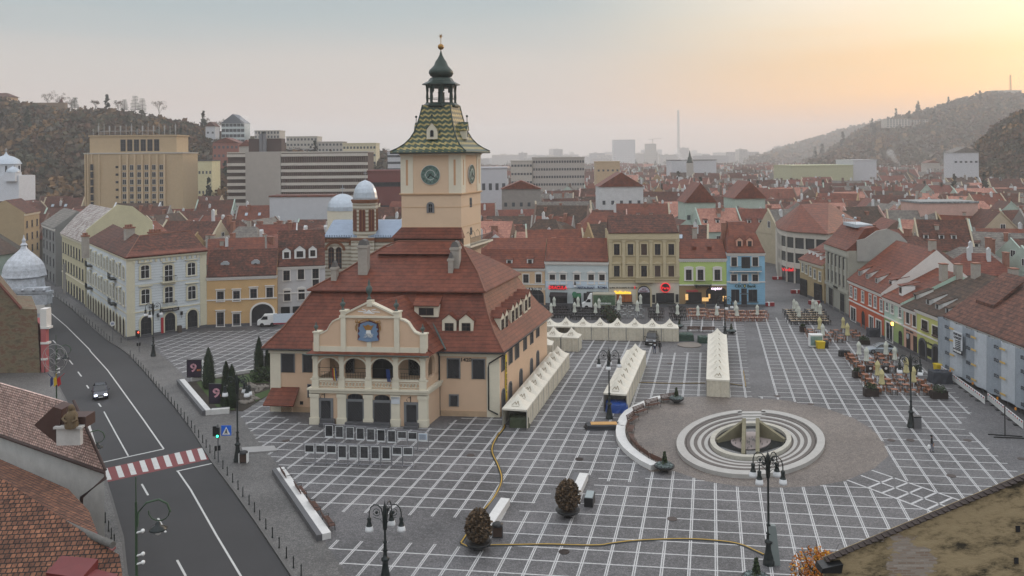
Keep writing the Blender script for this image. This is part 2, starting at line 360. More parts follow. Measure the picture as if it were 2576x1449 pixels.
# ---------------------------------------------------------------- window and door meshes (facing -y, bottom centre at origin)
WC={};GRIL=M('grille_grey',lin(96,96,98),.6,0)
def arcpts(w,zs,rise,n=8,x0=0):
 return[(x0+w/2*math.cos(math.pi*i/n),zs+rise*math.sin(math.pi*i/n))for i in range(n+1)]
def winmesh(w,h,frame=WHITE,trim=None,arch=0.,mull=(1,1),glass=None,ped=None,sill=True,tw=.16,grille=False,ft=.07):
 key=(round(w,2),round(h,2),frame.name,trim.name if trim else '',arch,mull,glass.name if glass else '',ped,sill,tw,grille)
 if key in WC:return WC[key]
 g=glass or GLASS;mats=[g,frame,trim or frame,IRON,GRIL];b=MB()
 zs=h-arch if arch else h
 if arch:b.prism([(-w/2,0),(w/2,0)]+arcpts(w,zs,arch),-.02,.0,0)
 else:b.box(-w/2,w/2,-.02,0,0,h,0)
 b.box(-w/2,-w/2+ft,-.06,-.02,0,zs,1);b.box(w/2-ft,w/2,-.06,-.02,0,zs,1);b.box(-w/2+ft,w/2-ft,-.06,-.02,0,ft,1)
 if arch:
  P=arcpts(w,zs,arch);Q=arcpts(w-2*ft,zs,arch-ft)
  for i in range(len(P)-1):b.prism([P[i],P[i+1],Q[i+1],Q[i]],-.06,-.02,1)
 else:b.box(-w/2+ft,w/2-ft,-.06,-.02,h-ft,h,1)
 for i in range(mull[0]):x=-w/2+w*(i+1)/(mull[0]+1);b.box(x-ft*.4,x+ft*.4,-.05,-.02,ft,h-ft if not arch else zs+arch*.8,1)
 for j in range(mull[1]):zz_=h*(.62 if mull[1]==1 else(j+1)/(mull[1]+1));b.box(-w/2+ft,w/2-ft,-.045,-.02,zz_-ft*.4,zz_+ft*.4,1)
 if trim:
  b.box(-w/2-tw,-w/2,-.11,.0,-.02,zs,2);b.box(w/2,w/2+tw,-.11,.0,-.02,zs,2)
  if arch:
   P=arcpts(w+2*tw,zs,arch+tw);Q=arcpts(w,zs,arch)
   for i in range(len(P)-1):b.prism([P[i],P[i+1],Q[i+1],Q[i]],-.11,0,2)
  else:b.box(-w/2-tw,w/2+tw,-.11,0,h,h+tw,2)
 if sill:b.box(-w/2-tw-.06,w/2+tw+.06,-.2,0,-.14,-.02,2)
 top=h+tw
 if ped=='flat':b.box(-w/2-tw-.12,w/2+tw+.12,-.28,0,top+.12,top+.28,2)
 if ped=='tri':
  b.box(-w/2-tw-.1,w/2+tw+.1,-.25,0,top+.1,top+.2,2);b.prism([(-w/2-tw-.15,top+.2),(w/2+tw+.15,top+.2),(0,top+.58)],-.2,0,2)
 if ped=='arc':
  b.prism([(-w/2-tw-.1,top),(w/2+tw+.1,top)]+[(x,z+0)for x,z in arcpts(w+2*tw+.2,top,.35)],-.16,0,2)
 if grille:
  n=max(3,int(w/.28))
  for i in range(-n,n*2):
   for sg in(1,-1):
    x0=-w/2+i*w/n;pts=[]
    t0=0;x1=x0+h*.8*sg
    a=Vector((x0,-.09,0));c=Vector((x1,-.09,h));d=c-a
    lo,hi=0,1
    if d.x:
     ta=(-w/2-a.x)/d.x;tb=(w/2-a.x)/d.x;lo=max(0,min(ta,tb));hi=min(1,max(ta,tb))
    if hi-lo>.02:b.bar(a+d*lo,a+d*hi,.035,.035,4)
 WC[key]=b.data('window',mats);return WC[key]
def put(me,parent,x,z,y=0.,rz=0.,name='window'):return part(name,me,parent,(x,y,z),rz)
def text(name,s,size,mat,parent,x,z,y=-.05,rz=0,ext=.02,align='CENTER',sx=1.):
 c=bpy.data.curves.new(name,'FONT');c.body=s;c.size=size;c.extrude=ext;c.offset=size*.025;c.align_x=align;c.align_y='CENTER';c.materials.append(mat);c.resolution_u=3
 o=bpy.data.objects.new(name,c);COL.objects.link(o);o.parent=parent;o.location=(x,y,z);o.rotation_euler=(R(90),0,rz);o.scale=(sx,1,1);return o
def archwall(b,x0,x1,z0,z1,ops,y0,y1,m=0,n=10):
 """wall from y0 (front) to y1 with arched openings ops = [(xc, w, zbase, zspring, rise)]"""
 xs=x0
 for xc,w,zb,zs,rise in sorted(ops):
  a,c=xc-w/2,xc+w/2
  b.box(xs,a,y0,y1,z0,z1,m)
  if zb>z0:b.box(a,c,y0,y1,z0,zb,m)
  P=arcpts(w,zs,rise,n,xc)[::-1]
  for i in range(n):b.prism([P[i],P[i+1],(P[i+1][0],z1),(P[i][0],z1)],y0,y1,m)
  xs=c
 b.box(xs,x1,y0,y1,z0,z1,m)
# ---------------------------------------------------------------- the council house
PEACH=M('hall_peach_plaster',lin(204,174,146),.85,.05,.5,bump=.1,fine=.03)
CREAM=M('hall_cream_trim',lin(210,202,182),.8,.06,.8,fine=.03)
hf=Fr(G(682,1037),G(1258,1052));HW=hf.w;SH=.172
hall=thing('council_house','old peach council house with hipped red tile roof and arched loggia in the middle of the square','town hall',hf.O,hf.a)
sheared=[]
ZE=7.7
b=MB();b.box(0,HW,0,22.6,0,ZE,0);
b.box(-.0,1.3,-.12,0,0,ZE-.6,1);b.box(HW-1.5,HW,-.12,0,0,ZE-.6,1)
b.box(-.15,HW+.15,-.2,22.75,ZE-.55,ZE-.05,1);b.box(-.06,HW+.06,-.10,22.66,0.0,.75,2)
sheared.append(b.obj('wall',[PEACH,CREAM,M('hall_plinth',lin(176,150,122),.9,.12,1.2,fine=.05)],hall))
def rr(*rs):return[[(x0,y0,z),(x1,y0,z),(x1,y1,z),(x0,y1,z)]for x0,x1,y0,y1,z in rs]
b=MB();b.ring(rr((-.7,HW+.7,-.7,23.3,ZE-.05),(-.7,HW+.7,-.7,23.3,ZE+.12),(.9,HW-.9,.9,21.7,9.75),(2.2,HW-2.2,2.5,20.2,11.9),(3.2,HW-3.2,4.0,19.0,13.95)),0,smooth=False)
b.ring(rr((2.75,HW-2.75,3.45,19.6,14.0),(2.75,HW-2.75,3.45,19.6,14.12),(5.8,HW-4.6,6.5,16.5,16.0),(9.2,HW-7.9,11.0,11.6,18.7),),0,smooth=False)
b.ring(rr((9.0,19.4,9.0,13.4,18.0),(10.9,19.2,11.1,11.5,19.35)),0,smooth=False)
hroof=b.obj('roof',T_HALL,hall);sheared.append(hroof)
def rpart(mb,name,mats):
 o=mb.obj(name,mats,hroof);sheared.append(o);return o
b=MB();b.tube([(-.75,-.75,ZE),(HW+.75,-.75,ZE),(HW+.75,23.3,ZE)],.1);rpart(b,'gutter',BLACKM)
RIDG=M('ridge_tiles',lin(120,78,62),.7,.15,3)
for P in([(-.7,-.7,ZE+.15),(.9,.9,9.8),(2.2,2.5,11.95),(3.2,4,14)],[(HW+.7,-.7,ZE+.15),(HW-.9,.9,9.8),(HW-2.2,2.5,11.95),(HW-3.2,4,14)],[(HW-2.75,3.45,14.15),(HW-4.6,6.5,16.05),(HW-7.9,11,18.75),(19.2,11.1,19.4)],[(2.75,3.45,14.15),(5.8,6.5,16.05),(9.2,11,18.75),(10.9,11.1,19.4)],[(10.9,11.3,19.42),(19.2,11.3,19.42)]):
 b=MB();b.tube(P,.11,6);rpart(b,'ridge_cap',RIDG)
PX0,PX1,PY=6.6-.17*-4.4,20.56-.17*-4.4,-4.4
def hp(p,y):x,z=hf.py(p,y);return x-SH*y,z
por=MB()
Cz=lambda p:hp(cD(*p),PY)
zpar0,zpar1=Cz((700,745))[1],Cz((700,668))[1]
zsp,ztop=Cz((650,562))[1],Cz((650,478))[1];zroof=Cz((700,455))[1]
cols=[(500,570),(725,795),(945,1015),(1170,1240),(1395,1465)]
cx=[(Cz((a,900))[0],Cz((c,900))[0])for a,c in cols]
ucols=[(522,560),(740,775),(960,1000),(1185,1225),(1410,1450)]
ux=[(Cz((a,600))[0],Cz((c,600))[0])for a,c in ucols]
X0,X1=cx[0][0]+.1,cx[-1][1]-.1
por.box(X0,X1,PY+.15,0,0,zpar0,0)
for a,c in cx:por.box(a,c,PY-.05,PY+.5,0,zpar0-.45,1);por.box(a-.08,c+.08,PY-.14,PY+.5,0,.9,1);por.box(a-.08,c+.08,PY-.12,PY+.5,zpar0-.85,zpar0-.45,1)
por.box(X0-.2,X1+.2,PY-.1,0,zpar0-.35,zpar0,1);por.box(X0-.35,X1+.35,PY-.3,0,zpar0,zpar0+.22,1)
por.box(X0,X1,PY+.12,PY+.45,zpar0+.22,zpar1,0);por.box(X0-.1,X1+.1,PY+.0,PY+.5,zpar1,zpar1+.18,1)
ops=[]
for(a,c),(a2,c2)in zip(ux[:-1],ux[1:]):ops.append(((c+a2)/2,a2-c+.1,zpar1+.18,zsp,ztop-zsp))
archwall(por,X0+.15,X1-.15,zpar1+.18,zroof,ops,PY+.1,PY+.5,0)
for a,c in ux:por.box(a,c,PY-.02,PY+.12,zpar1+.18,zroof,1);por.box(a-.1,c+.1,PY-.08,PY+.12,zroof-.45,zroof-.2,1);por.box(a-.12,c+.12,PY-.08,PY+.12,zpar0+.22,zpar1,1);por.box(a-.1,c+.1,PY-.06,PY+.12,zpar1+.18,zpar1+.45,1)
for xc,w_,zb,zs_,rise in ops:
 P=arcpts(w_+.3,zs_,rise+.15,10,xc);Q=arcpts(w_-.02,zs_,rise-.01,10,xc)
 for i in range(10):por.prism([P[i],P[i+1],Q[i+1],Q[i]],PY+.02,PY+.1,1)
for xs_ in(X0+.15,X1-.55):
 por.box(xs_,xs_+.4,PY+.5,PY+1.1,zpar1,zroof,0);por.box(xs_,xs_+.4,-1.1,0,zpar1,zroof,0)
 por.box(xs_,xs_+.4,PY+.5,0,zpar0+.22,zpar1+.18,0)
 n=8;ya,yb=PY+1.1,-1.1;yc=(ya+yb)/2;hw=(yb-ya)/2
 P=[(yc-hw*math.cos(math.pi*i/n),zsp+(ztop-zsp)*math.sin(math.pi*i/n))for i in range(n+1)]
 for i in range(n):por.hexa([(xs_,P[i][0],P[i][1]),(xs_+.4,P[i][0],P[i][1]),(xs_+.4,P[i+1][0],P[i+1][1]),(xs_,P[i+1][0],P[i+1][1])],[(xs_,P[i][0],zroof),(xs_+.4,P[i][0],zroof),(xs_+.4,P[i+1][0],zroof),(xs_,P[i+1][0],zroof)],0)
por.box(X0+.15,X1-.15,PY+.15,0,zroof,zroof+.12,1)
gpts=[(520,1250),(520,1180),(560,1120),(600,1102),(640,1080),(660,1040),(685,1008),(720,990),(745,985),(745,962),(985,845),(1235,965),(1235,990),(1275,1000),(1310,1022),(1340,1070),(1365,1100),(1400,1115),(1450,1180),(1450,1250)]
gz=[hp(cE(*p),PY+.2)for p in gpts]
por.prism(gz,PY+.2,PY+.75,0)
for i in list(range(2,8))+list(range(12,17)):
 a,c=gz[i],gz[i+1];por.bar((a[0],PY+.42,a[1]+.05),(c[0],PY+.42,c[1]+.05),.62,.16,1)
for i in(9,10):a,c=gz[i],gz[i+1];por.bar((a[0],PY+.4,a[1]+.02),(c[0],PY+.4,c[1]+.02),.8,.22,1)
(ax,az),(bx,bz)=hp(cE(745,965),PY),hp(cE(1235,965),PY);por.box(ax-.1,bx+.1,PY-.02,PY+.2,az-.12,az+.12,1)
zg0=gz[0][1]
for(l,r_,t)in((525,568,1100),(1405,1450,1120)):
 x0_,zt=hp(cE(l,t),PY);x1_,_=hp(cE(r_,t),PY);por.box(x0_,x1_,PY+.02,PY+.85,zg0,zt,1);por.box(x0_-.08,x1_+.08,PY-.06,PY+.93,zt,zt+.16,1)
for(l,r_,t)in((748,788,925),(1190,1232,935)):
 x0_,zt=hp(cE(l,t),PY);x1_,_=hp(cE(r_,t),PY);por.box(x0_,x1_,PY+.02,PY+.85,zg0,zt,1);por.box(x0_-.08,x1_+.08,PY-.06,PY+.93,zt,zt+.16,1)
x0_,zt=hp(cE(965,832),PY);x1_,_=hp(cE(1008,832),PY);por.box(x0_,x1_,PY+.02,PY+.7,gz[10][1]-.5,zt,1)
x0_,_=hp(cE(965,1200),PY);x1_,zz2=hp(cE(1000,1165),PY);por.box(x0_,x1_,PY+.08,PY+.2,zg0,zz2,1)
x0_,za=hp(cE(570,1212),PY);x1_,_=hp(cE(1400,1212),PY);por.box(x0_,x1_,PY+.1,PY+.2,zg0,za,1)
portico=por.obj('portico',[PEACH,CREAM],hall);sheared.append(portico)
for(a,c),(a2,c2)in zip(ux[:-1],ux[1:]):
 b=MB();n=6;L_=a2-c-.3
 for k in range(n):
  xc=c+.15+L_*(k+.5)/n;r0=.26
  P=[(xc+r0*math.cos(2*math.pi*i/10),PY+.08,(zpar0+.22+zpar1)/2+r0*math.sin(2*math.pi*i/10))for i in range(11)];b.tube(P,.06,5)
 o=b.obj('parapet_relief',CREAM,portico);sheared.append(o)
VERD=M('verdigris_copper',lin(72,84,80),.6,.15,3)
ur=[(.05,0),(.22,.02),(.22,.12),(.1,.22),(.14,.4),(.3,.62),(.34,.85),(.2,1.0),(.1,1.08),(.14,1.2),(.05,1.45),(.01,1.6)]
for(px_,py_),s_ in(((547,1098),.75),((768,918),.9),((986,830),1.5),((1211,928),.9),((1430,1117),.75)):
 x,z_=hp(cE(px_,py_),PY+.4);b=MB();b.lathe([(r_*1.0*min(s_,1.1),z2*s_)for r_,z2 in ur],(x,PY+.42,z_+.1),10);sheared.append(b.obj('urn',VERD,portico))
b=MB();b.hexa([(X0-.5,PY-.6,zroof+.1),(X1+.6,PY-.6,zroof+.1),(X1+.6,0,zroof+.1),(X0-.5,0,zroof+.1)],[(X0-.1,PY+.25,zg0+.05),(X1+.1,PY+.25,zg0+.05),(X1+.1,0,zg0+.15),(X0-.1,0,zg0+.15)]);
xm=(gz[10][0]);zr_=13.6
b.hexa([(X0-.5,PY+.7,zroof+.15),(X1+.7,PY+.7,zroof+.15),(X1+.7,4.2,zroof+.15),(X0-.5,4.2,zroof+.15)],[(xm-.1,PY+.7,gz[10][1]-.25),(xm+.1,PY+.7,gz[10][1]-.25),(xm+1.1,5.2,zr_),(xm+.9,5.2,zr_)])
o=b.obj('portico_roof',T_HALL,portico);sheared.append(o)
b=MB();b.tube([(X0-.5,PY-.62,zroof+.12),(X1+.6,PY-.62,zroof+.12)],.08);b.tube([(X1+.9,-.65,ZE+.3),(xm+4.6,2.2,11.2),(xm+1.1,5,13.7)],.12);sheared.append(b.obj('gutter',VERD,portico))
def ah(p):return hp(cr(1380,1250,5.461)(*p),PY+.15)
b=MB();y0_=PY+.06
def poly2(pts,ya,yb,m):b.prism([ah(p)for p in pts],ya,yb,m)
poly2([(300,240),(520,170),(735,240),(748,600),(640,622),(500,636),(380,610),(282,600)],y0_,PY+.2,1)
poly2([(345,245),(520,190),(705,255),(690,330),(740,360),(700,400),(740,460),(700,520),(745,610),(630,622),(500,636),(380,610),(290,590),(345,520),(290,450),(340,400),(295,330),(340,300)],y0_-.07,y0_,0)
poly2([(405,265),(455,290),(520,255),(585,290),(645,265),(585,375),(470,375)],y0_-.14,y0_-.07,2)
poly2([(485,378),(570,378),(580,450),(470,450)],y0_-.1,y0_-.07,3)
rr_=random.Random(3)
for k in range(26):
 a=ah((rr_.uniform(475,575),450));c=ah((rr_.uniform(415,635),rr_.uniform(465,555)));b.bar((a[0],y0_-.09,a[1]),(c[0],y0_-.09,c[1]),.04,.035,3)
for P in([(330,200),(360,170),(430,150),(515,150),(600,160),(680,190),(720,205)],[(250,215),(250,160),(280,150),(300,190),(260,215),(330,205)],[(720,205),(780,170),(795,230),(740,215)],[(280,235),(250,290),(245,370)],[(285,240),(270,330),(268,405)],[(765,235),(790,310),(795,385)],[(745,240),(770,330),(766,425)]):
 b.tube([(ah(p)[0],y0_-.12,ah(p)[1])for p in P],.05,5,2)
for p in((515,160),(330,205),(710,205)):q=ah(p);b.ball((q[0],y0_-.12,q[1]),.14,2,6)
o=b.obj('coat_of_arms',[M('arms_blue',lin(104,128,156),.7,.12,2),M('arms_maroon',lin(92,50,58),.8,.1),M('gilding',lin(150,108,52),.45,.1,metal=.3),WHITE],portico);sheared.append(o)
b=MB()
def eh(p):return hp(cE(*p),PY+.2)
for a,c in(((895,922),(960,925)),((1010,925),(1075,928)),((930,903),(962,915)),((1005,912),(1040,905)),((940,935),(1030,938))):
 A,C_=eh(a),eh(c);b.bar((A[0],PY+.17,A[1]),(C_[0],PY+.17,C_[1]),.05,.09)
b.prism([eh((955,932)),eh((1012,934)),eh((985,908))],PY+.13,PY+.2,0)
o=b.obj('gable_relief',WHITE,portico);sheared.append(o)
b=MB()
for xc,w_,*_ in ops[:2]+ops[3:]:
 for k in range(9):x=xc-w_/2+w_*(k+.5)/9;b.tube([(x,PY+.8,zpar1),(x,PY+.8,zpar1+.8)],.02,4)
 for dz in(.4,.8):b.tube([(xc-w_/2,PY+.8,zpar1+dz),(xc+w_/2,PY+.8,zpar1+dz)],.02,4)
for xc,w_,*_ in ops:b.tube([(xc-w_/2,PY+.3,zsp-.05),(xc+w_/2,PY+.3,zsp-.05)],.03,4)
sheared.append(b.obj('iron_railing',IRON,portico))
def shp(me,parent,x,z,y=0,name='window'):
 return part(name,me,parent,(x+SH*y,y,z))
gm=winmesh(1.5,2.2,BLACKM,GREYST,grille=True,tw=.13,sill=False)
for p in((314,522),(493,522)):x,z_=hf.py(cD(*p),0);shp(gm,hall,x,z_-1.1,-.0)
for p in((1686,1395),(1892,1400)):x,z_=hf.py(cE(*p),0);put(winmesh(1.35,2.25,BLACKM,GREYST,grille=True,tw=.13,sill=False),hall,x,z_-1.15)
x,z_=hf.py((1142,1008),0);put(winmesh(.85,1.25,BLACKM,GREYST,grille=True,tw=.16,sill=False),hall,x,z_-.65)
x,z_=hf.py(cD(1100,580),0);put(winmesh(2.6,3.4,BLACKM,None,mull=(1,1),glass=DARK,sill=False),hall,x,zpar0+.3,-.02,name='door')
for p in((820,540),(1360,560)):x,z_=hf.py(cD(*p),0);put(winmesh(1.1,1.9,BLACKM,GREYST,grille=True,tw=.12,sill=False),hall,x,z_-.9,-.02)
x,z_=hf.py((778,985),0);put(winmesh(.7,1.5,BLACKM,GREYST,grille=True,tw=.1,sill=False),hall,5.0,z_-.7)
fy=PY+.15
for p,w_,h_ in(((630,910),1.15,2.15),((872,925),1.75,2.35),((1095,935),1.85,2.35),((1338,945),1.15,2.15)):
 x,z_=hf.py(cD(*p),fy);put(winmesh(w_,h_,BLACKM,GREYST,mull=(1,0),grille=True,tw=.28,glass=DARK if w_>1.8 else GLASS,sill=False),hall,x,max(.25,z_-h_/2),fy,name='door')
for p in((872,805),(1095,815)):
 x,z_=hf.py(cD(*p),fy);put(winmesh(1.75,.8,BLACKM,None,arch=.35,mull=(3,0),sill=False),hall,x,z_-.4,fy,name='fanlight')
b=MB()
for p,w_,h_ in(((628,1030),1.6,.55),((963,1030),5.2,.3),((1330,1045),1.6,.4)):
 x,z_=hf.py(cD(*p),fy-1);b.box(x-w_/2,x+w_/2,fy-1.1,fy,.1,.1+h_*.5+.1);b.box(x-w_/2,x+w_/2,fy-.7,fy,.1,.25+h_)
b.obj('steps',STONED,hall)
for p in((618,795),(1330,820)):
 x,z_=hf.py(cD(*p),fy);b=MB();b.tube([(x,fy-.02,z_+.3),(x,fy-.02,z_-.5)],.05,5,0);b.tube([(x,fy,z_+.2),(x-.2,fy-.3,z_+.25),(x-.4,fy-.4,z_),(x-.3,fy-.3,z_-.2)],.035,5,0);b.obj('lantern_bracket',IRON,hall)
x,z_=hf.py(cD(1205,830),PY-.05);b=MB();b.box(x-.5,x+.5,PY-.12,PY-.05,z_-.4,z_+.4);pl=b.obj('plaque',M('plaque_pale',lin(196,200,204),.5,.05),hall)
x,z_=hf.py(cD(275,800),-.8);
b=MB();b.hexa([(x-2.1,-1.9,z_-.75),(x+1.6,-1.9,z_-.75),(x+1.6,-1.75,z_-.9),(x-2.1,-1.75,z_-.9)],[(x-1.7,0,z_+.95),(x+1.7,0,z_+.95),(x+1.7,0,z_+.8),(x-1.7,0,z_+.8)]);b.obj('porch_roof',T_HALL,hall)
x,z_=hf.py(cD(290,880),0);put(winmesh(1.7,2.5,BLACKM,PEACH,mull=(1,0),glass=DARK,grille=True,sill=False),hall,x,.1,0,name='door')
x,z_=hf.py(cD(427,852),0);b=MB();b.box(x-.2,x+.2,-.03,0,z_-.2,z_+.2);b.obj('vent',DARK,hall)
x,z_=hf.py(cE(1788,1315),0);text('year_lettering','1420',.58,IRON,hall,x,z_-.12,-.04,sx=1.15)
b=MB();x,_=hf.py(cE(1570,1400),0);b.tube([(x,-.75,ZE-.1),(x,-.15,ZE-.6),(x,-.15,.2)],.09)
b.tube([(HW+.6,-.75,ZE-.1),(HW-1.2,-.2,ZE-1.3),(HW-1.3,-.2,ZE-1.8),(HW-1.3,-.2,1.0),(HW-.2,-.3,.5)],.09)
b.obj('downpipe',BLACKM,hall)
sf=Fr(hf.Wd(HW,0),hf.Wd(HW+SH*22.6,22.6))
side=sf
def sidewin(p,me,name='window',off=0.0):
 x,z_=sf.py(p,0);o=bpy.data.objects.new(name,me);COL.objects.link(o);o.parent=hall
 P=hf.L(sf.Wd(x,0,z_));o.location=P;o.rotation_euler=(0,0,sf.a-hf.a);return o
wa=winmesh(1.25,1.9,BLACKM,GREYST,grille=True,tw=.12,sill=False)
for p in((2095,1345),(2155,1290),(2275,1180),(2330,1130),(2380,1075)):
 o=sidewin(cE(*p),wa);o.location.z-=.95
o=sidewin(cE(2208,1240),winmesh(1.5,2.3,BLACKM,GREYST,arch=.7,grille=True,tw=.14,sill=False));o.location.z-=1.1
for p in((232,815),(290,755),(378,645),(465,555),(517,490)):
 o=sidewin(cM(*p),winmesh(1.15,2.1,BLACKM,GREYST,arch=.5,grille=True,tw=.1,sill=False));o.location.z-=1.0
x,z_=sf.py(cM(262,640),-.15);
b=MB();b.box(-.32,.32,-.12,-.08,-2.7,2.7)
o=b.obj('banner',M('yellow_banner',lin(214,186,38),.6,.05),None);o.location=sf.Wd(x,0,z_);o.rotation_euler=(0,0,sf.a);tag(o,'long yellow vertical banner hanging on the side wall of the council house','banner')
tt=text('lettering','EXPO OLIMPIA II',.5,M('banner_ink',lin(60,58,40),.7,0),o,0,0,-.125);tt.rotation_euler=(R(90),R(90),0)
def dormer(o_,parent,loc,rz,w_,h_,d_,kind='gable',roofm=T_HALL):
 """facing -y; loc = bottom centre of its front"""
 b=MB();b.box(-w_/2,w_/2,0,d_,-.05,h_,0)
 if kind=='gable':b.prism([(-w_/2,h_),(w_/2,h_),(0,h_+w_*.42)],0,.15,0)
 e=b.obj('dormer',[CREAM],parent);e.location=loc;e.rotation_euler=(0,0,rz)
 b=MB();ov=.14
 if kind=='gable':
  for sg in(1,-1):
   b.hexa([(0,-.1,h_+w_*.42+.02),(sg*(w_/2+ov),-.1,h_-.06),(sg*(w_/2+ov),d_+1.2,h_-.06),(0,d_+1.2,h_+w_*.42+.02)][::sg],[(0,-.1,h_+w_*.42+.12),(sg*(w_/2+ov),-.1,h_+.04),(sg*(w_/2+ov),d_+1.2,h_+.04),(0,d_+1.2,h_+w_*.42+.12)][::sg])
 else:
  b.hexa([(-w_/2-ov,-.25,h_),(w_/2+ov,-.25,h_),(w_/2+ov,d_+.6,h_+.95),(-w_/2-ov,d_+.6,h_+.95)],[(-w_/2-ov,-.25,h_+.1),(w_/2+ov,-.25,h_+.1),(w_/2+ov,d_+.6,h_+1.05),(-w_/2-ov,d_+.6,h_+1.05)])
 b.obj('dormer_roof',roofm,e)
 m_=part('window',winmesh(w_*.62,h_*.72,BROWNW,None,mull=(1,2)if kind=='gable' else(1,0),sill=False),e,(0,-.005,h_*.12))
 return e
for p in((1650,1130),(1790,1130)):
 x,z_=hf.py(cE(*p),1.0);dormer(None,hroof,(x,1.0,z_),0,1.7,1.9,1.6)
x,z_=hf.py(cE(1460,965),1.7);dormer(None,hroof,(x,1.7,z_),0,2.9,1.25,1.6,'shed')
for p,sc_ in(((2095,1080),1.0),((2128,1050),.95),((2180,1005),1),((2210,980),.95),((2243,952),.95),((2288,912),1),((2316,885),.95)):
 q=sf.py(cE(*p),.75);P=hf.L(sf.Wd(q[0]-.2,.75,q[1]));dormer(None,hroof,(P.x,P.y,q[1]-.25),sf.a-hf.a,1.5*sc_,1.95,2.0)
def chim(p0,wpx,topy,y,d_=1.0,brick=False):
 x,z0_=hf.py(p0,y);k_=F/(hf.Wd(x,y).y);w_=wpx/k_;_,z1_=hf.py((p0[0],topy),y)
 b=MB();b.box(x-w_/2,x+w_/2,y,y+d_,z0_-2.5,z1_,0);b.box(x-w_/2-.1,x+w_/2+.1,y-.1,y+d_+.1,z1_-.35,z1_-.1,0)
 b.prism([(x-w_/2,z1_),(x+w_/2,z1_),(x+w_/2-.2,z1_+.55),(x,z1_+.75),(x-w_/2+.2,z1_+.55)],y+.05,y+d_-.05,1)
 b.obj('chimney',[CHIM,M('chimney_hood',lin(96,94,92),.7,.1)],hroof)
chim((912,675),24,617,6.0,1.3);chim((839,701),14,672,5.0);chim((1144,690),22,622,7.2,1.6);chim((1133,698),12,650,6.4,.7)
for p,cs,lb in(((725,600),(lin(40,60,120),lin(196,170,50),lin(150,40,44)),'small blue, yellow and red flag leaning out of the second loggia arch of the council house'),((1170,610),(lin(34,56,110),)*3,'plain dark blue flag leaning out of the third loggia arch of the council house')):
 x,z_=hf.py(cD(*p),PY-.1);t=thing('flag',lb,'flag',hf.Wd(x,PY+.2,z_-.9),hf.a,'flags on the council house')
 b=MB();b.tube([(0,0,.1),(-.1,-.8,1.6)],.03);b.obj('flagpole',IRON,t)
 for i,c in enumerate(cs):
  b=MB();ys=[-.72+.1*math.sin(k*1.5)*.4 for k in range(6)]
  for k in range(5):b.hexa([(-.1-.14*i-.02+.03*k,ys[k],1.5-.28*k),(-.1-.14*(i+1)+.03*k,ys[k]+.05,1.45-.28*k),(-.1-.14*(i+1)+.03*(k+1),ys[k+1]+.05,1.45-.28*(k+1)),(-.1-.14*i+.03*(k+1),ys[k+1],1.5-.28*(k+1))],[(-.1-.14*i-.02+.03*k,ys[k]+.02,1.5-.28*k),(-.1-.14*(i+1)+.03*k,ys[k]+.07,1.45-.28*k),(-.1-.14*(i+1)+.03*(k+1),ys[k+1]+.07,1.45-.28*(k+1)),(-.1-.14*i+.03*(k+1),ys[k+1]+.02,1.5-.28*(k+1))])
  b.obj('cloth',M('flag_%d_%d'%(int(c[0]*999),int(c[2]*999)),c,.8,.05),t)
# ---------------------------------------------------------------- tower (rises through the back of the house)
TY=14.2
tx0,zt0=hf.py((1009,390),TY);tx1,_=hf.py((1159,390),TY);tx0-=SH*TY;tx1-=SH*TY;TW=tx1-tx0
tower=thing('clock_tower','tall square peach clock tower with a patterned green and yellow roof behind the council house','clock tower',hf.O,hf.a)
tsh=[]
def tz(y_):return hf.py((1083,y_),TY)[1]
z_e,z_c,z_m,z_s=tz(383),tz(487),tz(505),tz(578)
b=MB();b.box(tx0,tx1,TY,TY+TW,0,z_e,0)
pw_=TW*.2
for(u0,u1)in((0,pw_),(TW-pw_,TW)):
 b.box(tx0+u0-(.06 if u0==0 else 0),tx0+u1+(.06 if u0 else 0),TY-.08,TY,z_c,z_e-.4,1);b.box(tx1,tx1+.08,TY+u0-(.06 if u0==0 else 0),TY+u1,z_c,z_e-.4,1)
 b.box(tx0+(u0+u1)/2-.14,tx0+(u0+u1)/2+.14,TY-.1,TY-.08,z_c+1.1,z_e-1.0,2);b.box(tx1+.08,tx1+.1,TY+(u0+u1)/2-.14,TY+(u0+u1)/2+.14,z_c+1.1,z_e-1.0,2)
for zz3,e,h_ in((z_e-.42,.18,.2),(z_e-.22,.3,.22),(z_c-.1,.22,.14),(z_c-.22,.1,.12),(z_m-.9,.04,.08),(z_s+.3,.05,.07)):
 b.box(tx0-e,tx1+e,TY-e,TY+TW+e,zz3,zz3+h_,3 if zz3<z_e-1 else 1)
tsh.append(b.obj('wall',[M('tower_plaster',lin(208,182,154),.85,.05,.5,fine=.03),M('tower_pale_strip',lin(212,204,184),.8,.05),M('tower_recess',lin(190,150,116),.85,.03),M('tower_cornice',lin(196,164,130),.85,.05)],tower))
m,T,bs=nmat('zigzag_glazed_tiles');tcn=T.nodes.new('ShaderNodeTexCoord');s_=T.nodes.new('ShaderNodeSeparateXYZ');T.links.new(tcn.outputs['Object'],s_.inputs[0])
u=mth('ADD',s_.outputs[0],s_.outputs[1],T=T)
tri=mth('ABSOLUTE',mth('SUBTRACT',mth('FRACT',mth('MULTIPLY',u,1.15,T=T),T=T),.5,T=T),T=T)
zz4=mth('FRACT',mth('MULTIPLY_ADD',s_.outputs[2],1.55,mth('MULTIPLY',tri,.75,T=T),T=T),T=T)
yel=mth('LESS_THAN',zz4,.42,T=T)
vv=T.nodes.new('ShaderNodeTexVoronoi');vv.inputs['Scale'].default_value=5;T.links.new(tcn.outputs['Object'],vv.inputs['Vector']);s2_=T.nodes.new('ShaderNodeSeparateXYZ');T.links.new(vv.outputs['Color'],s2_.inputs[0])
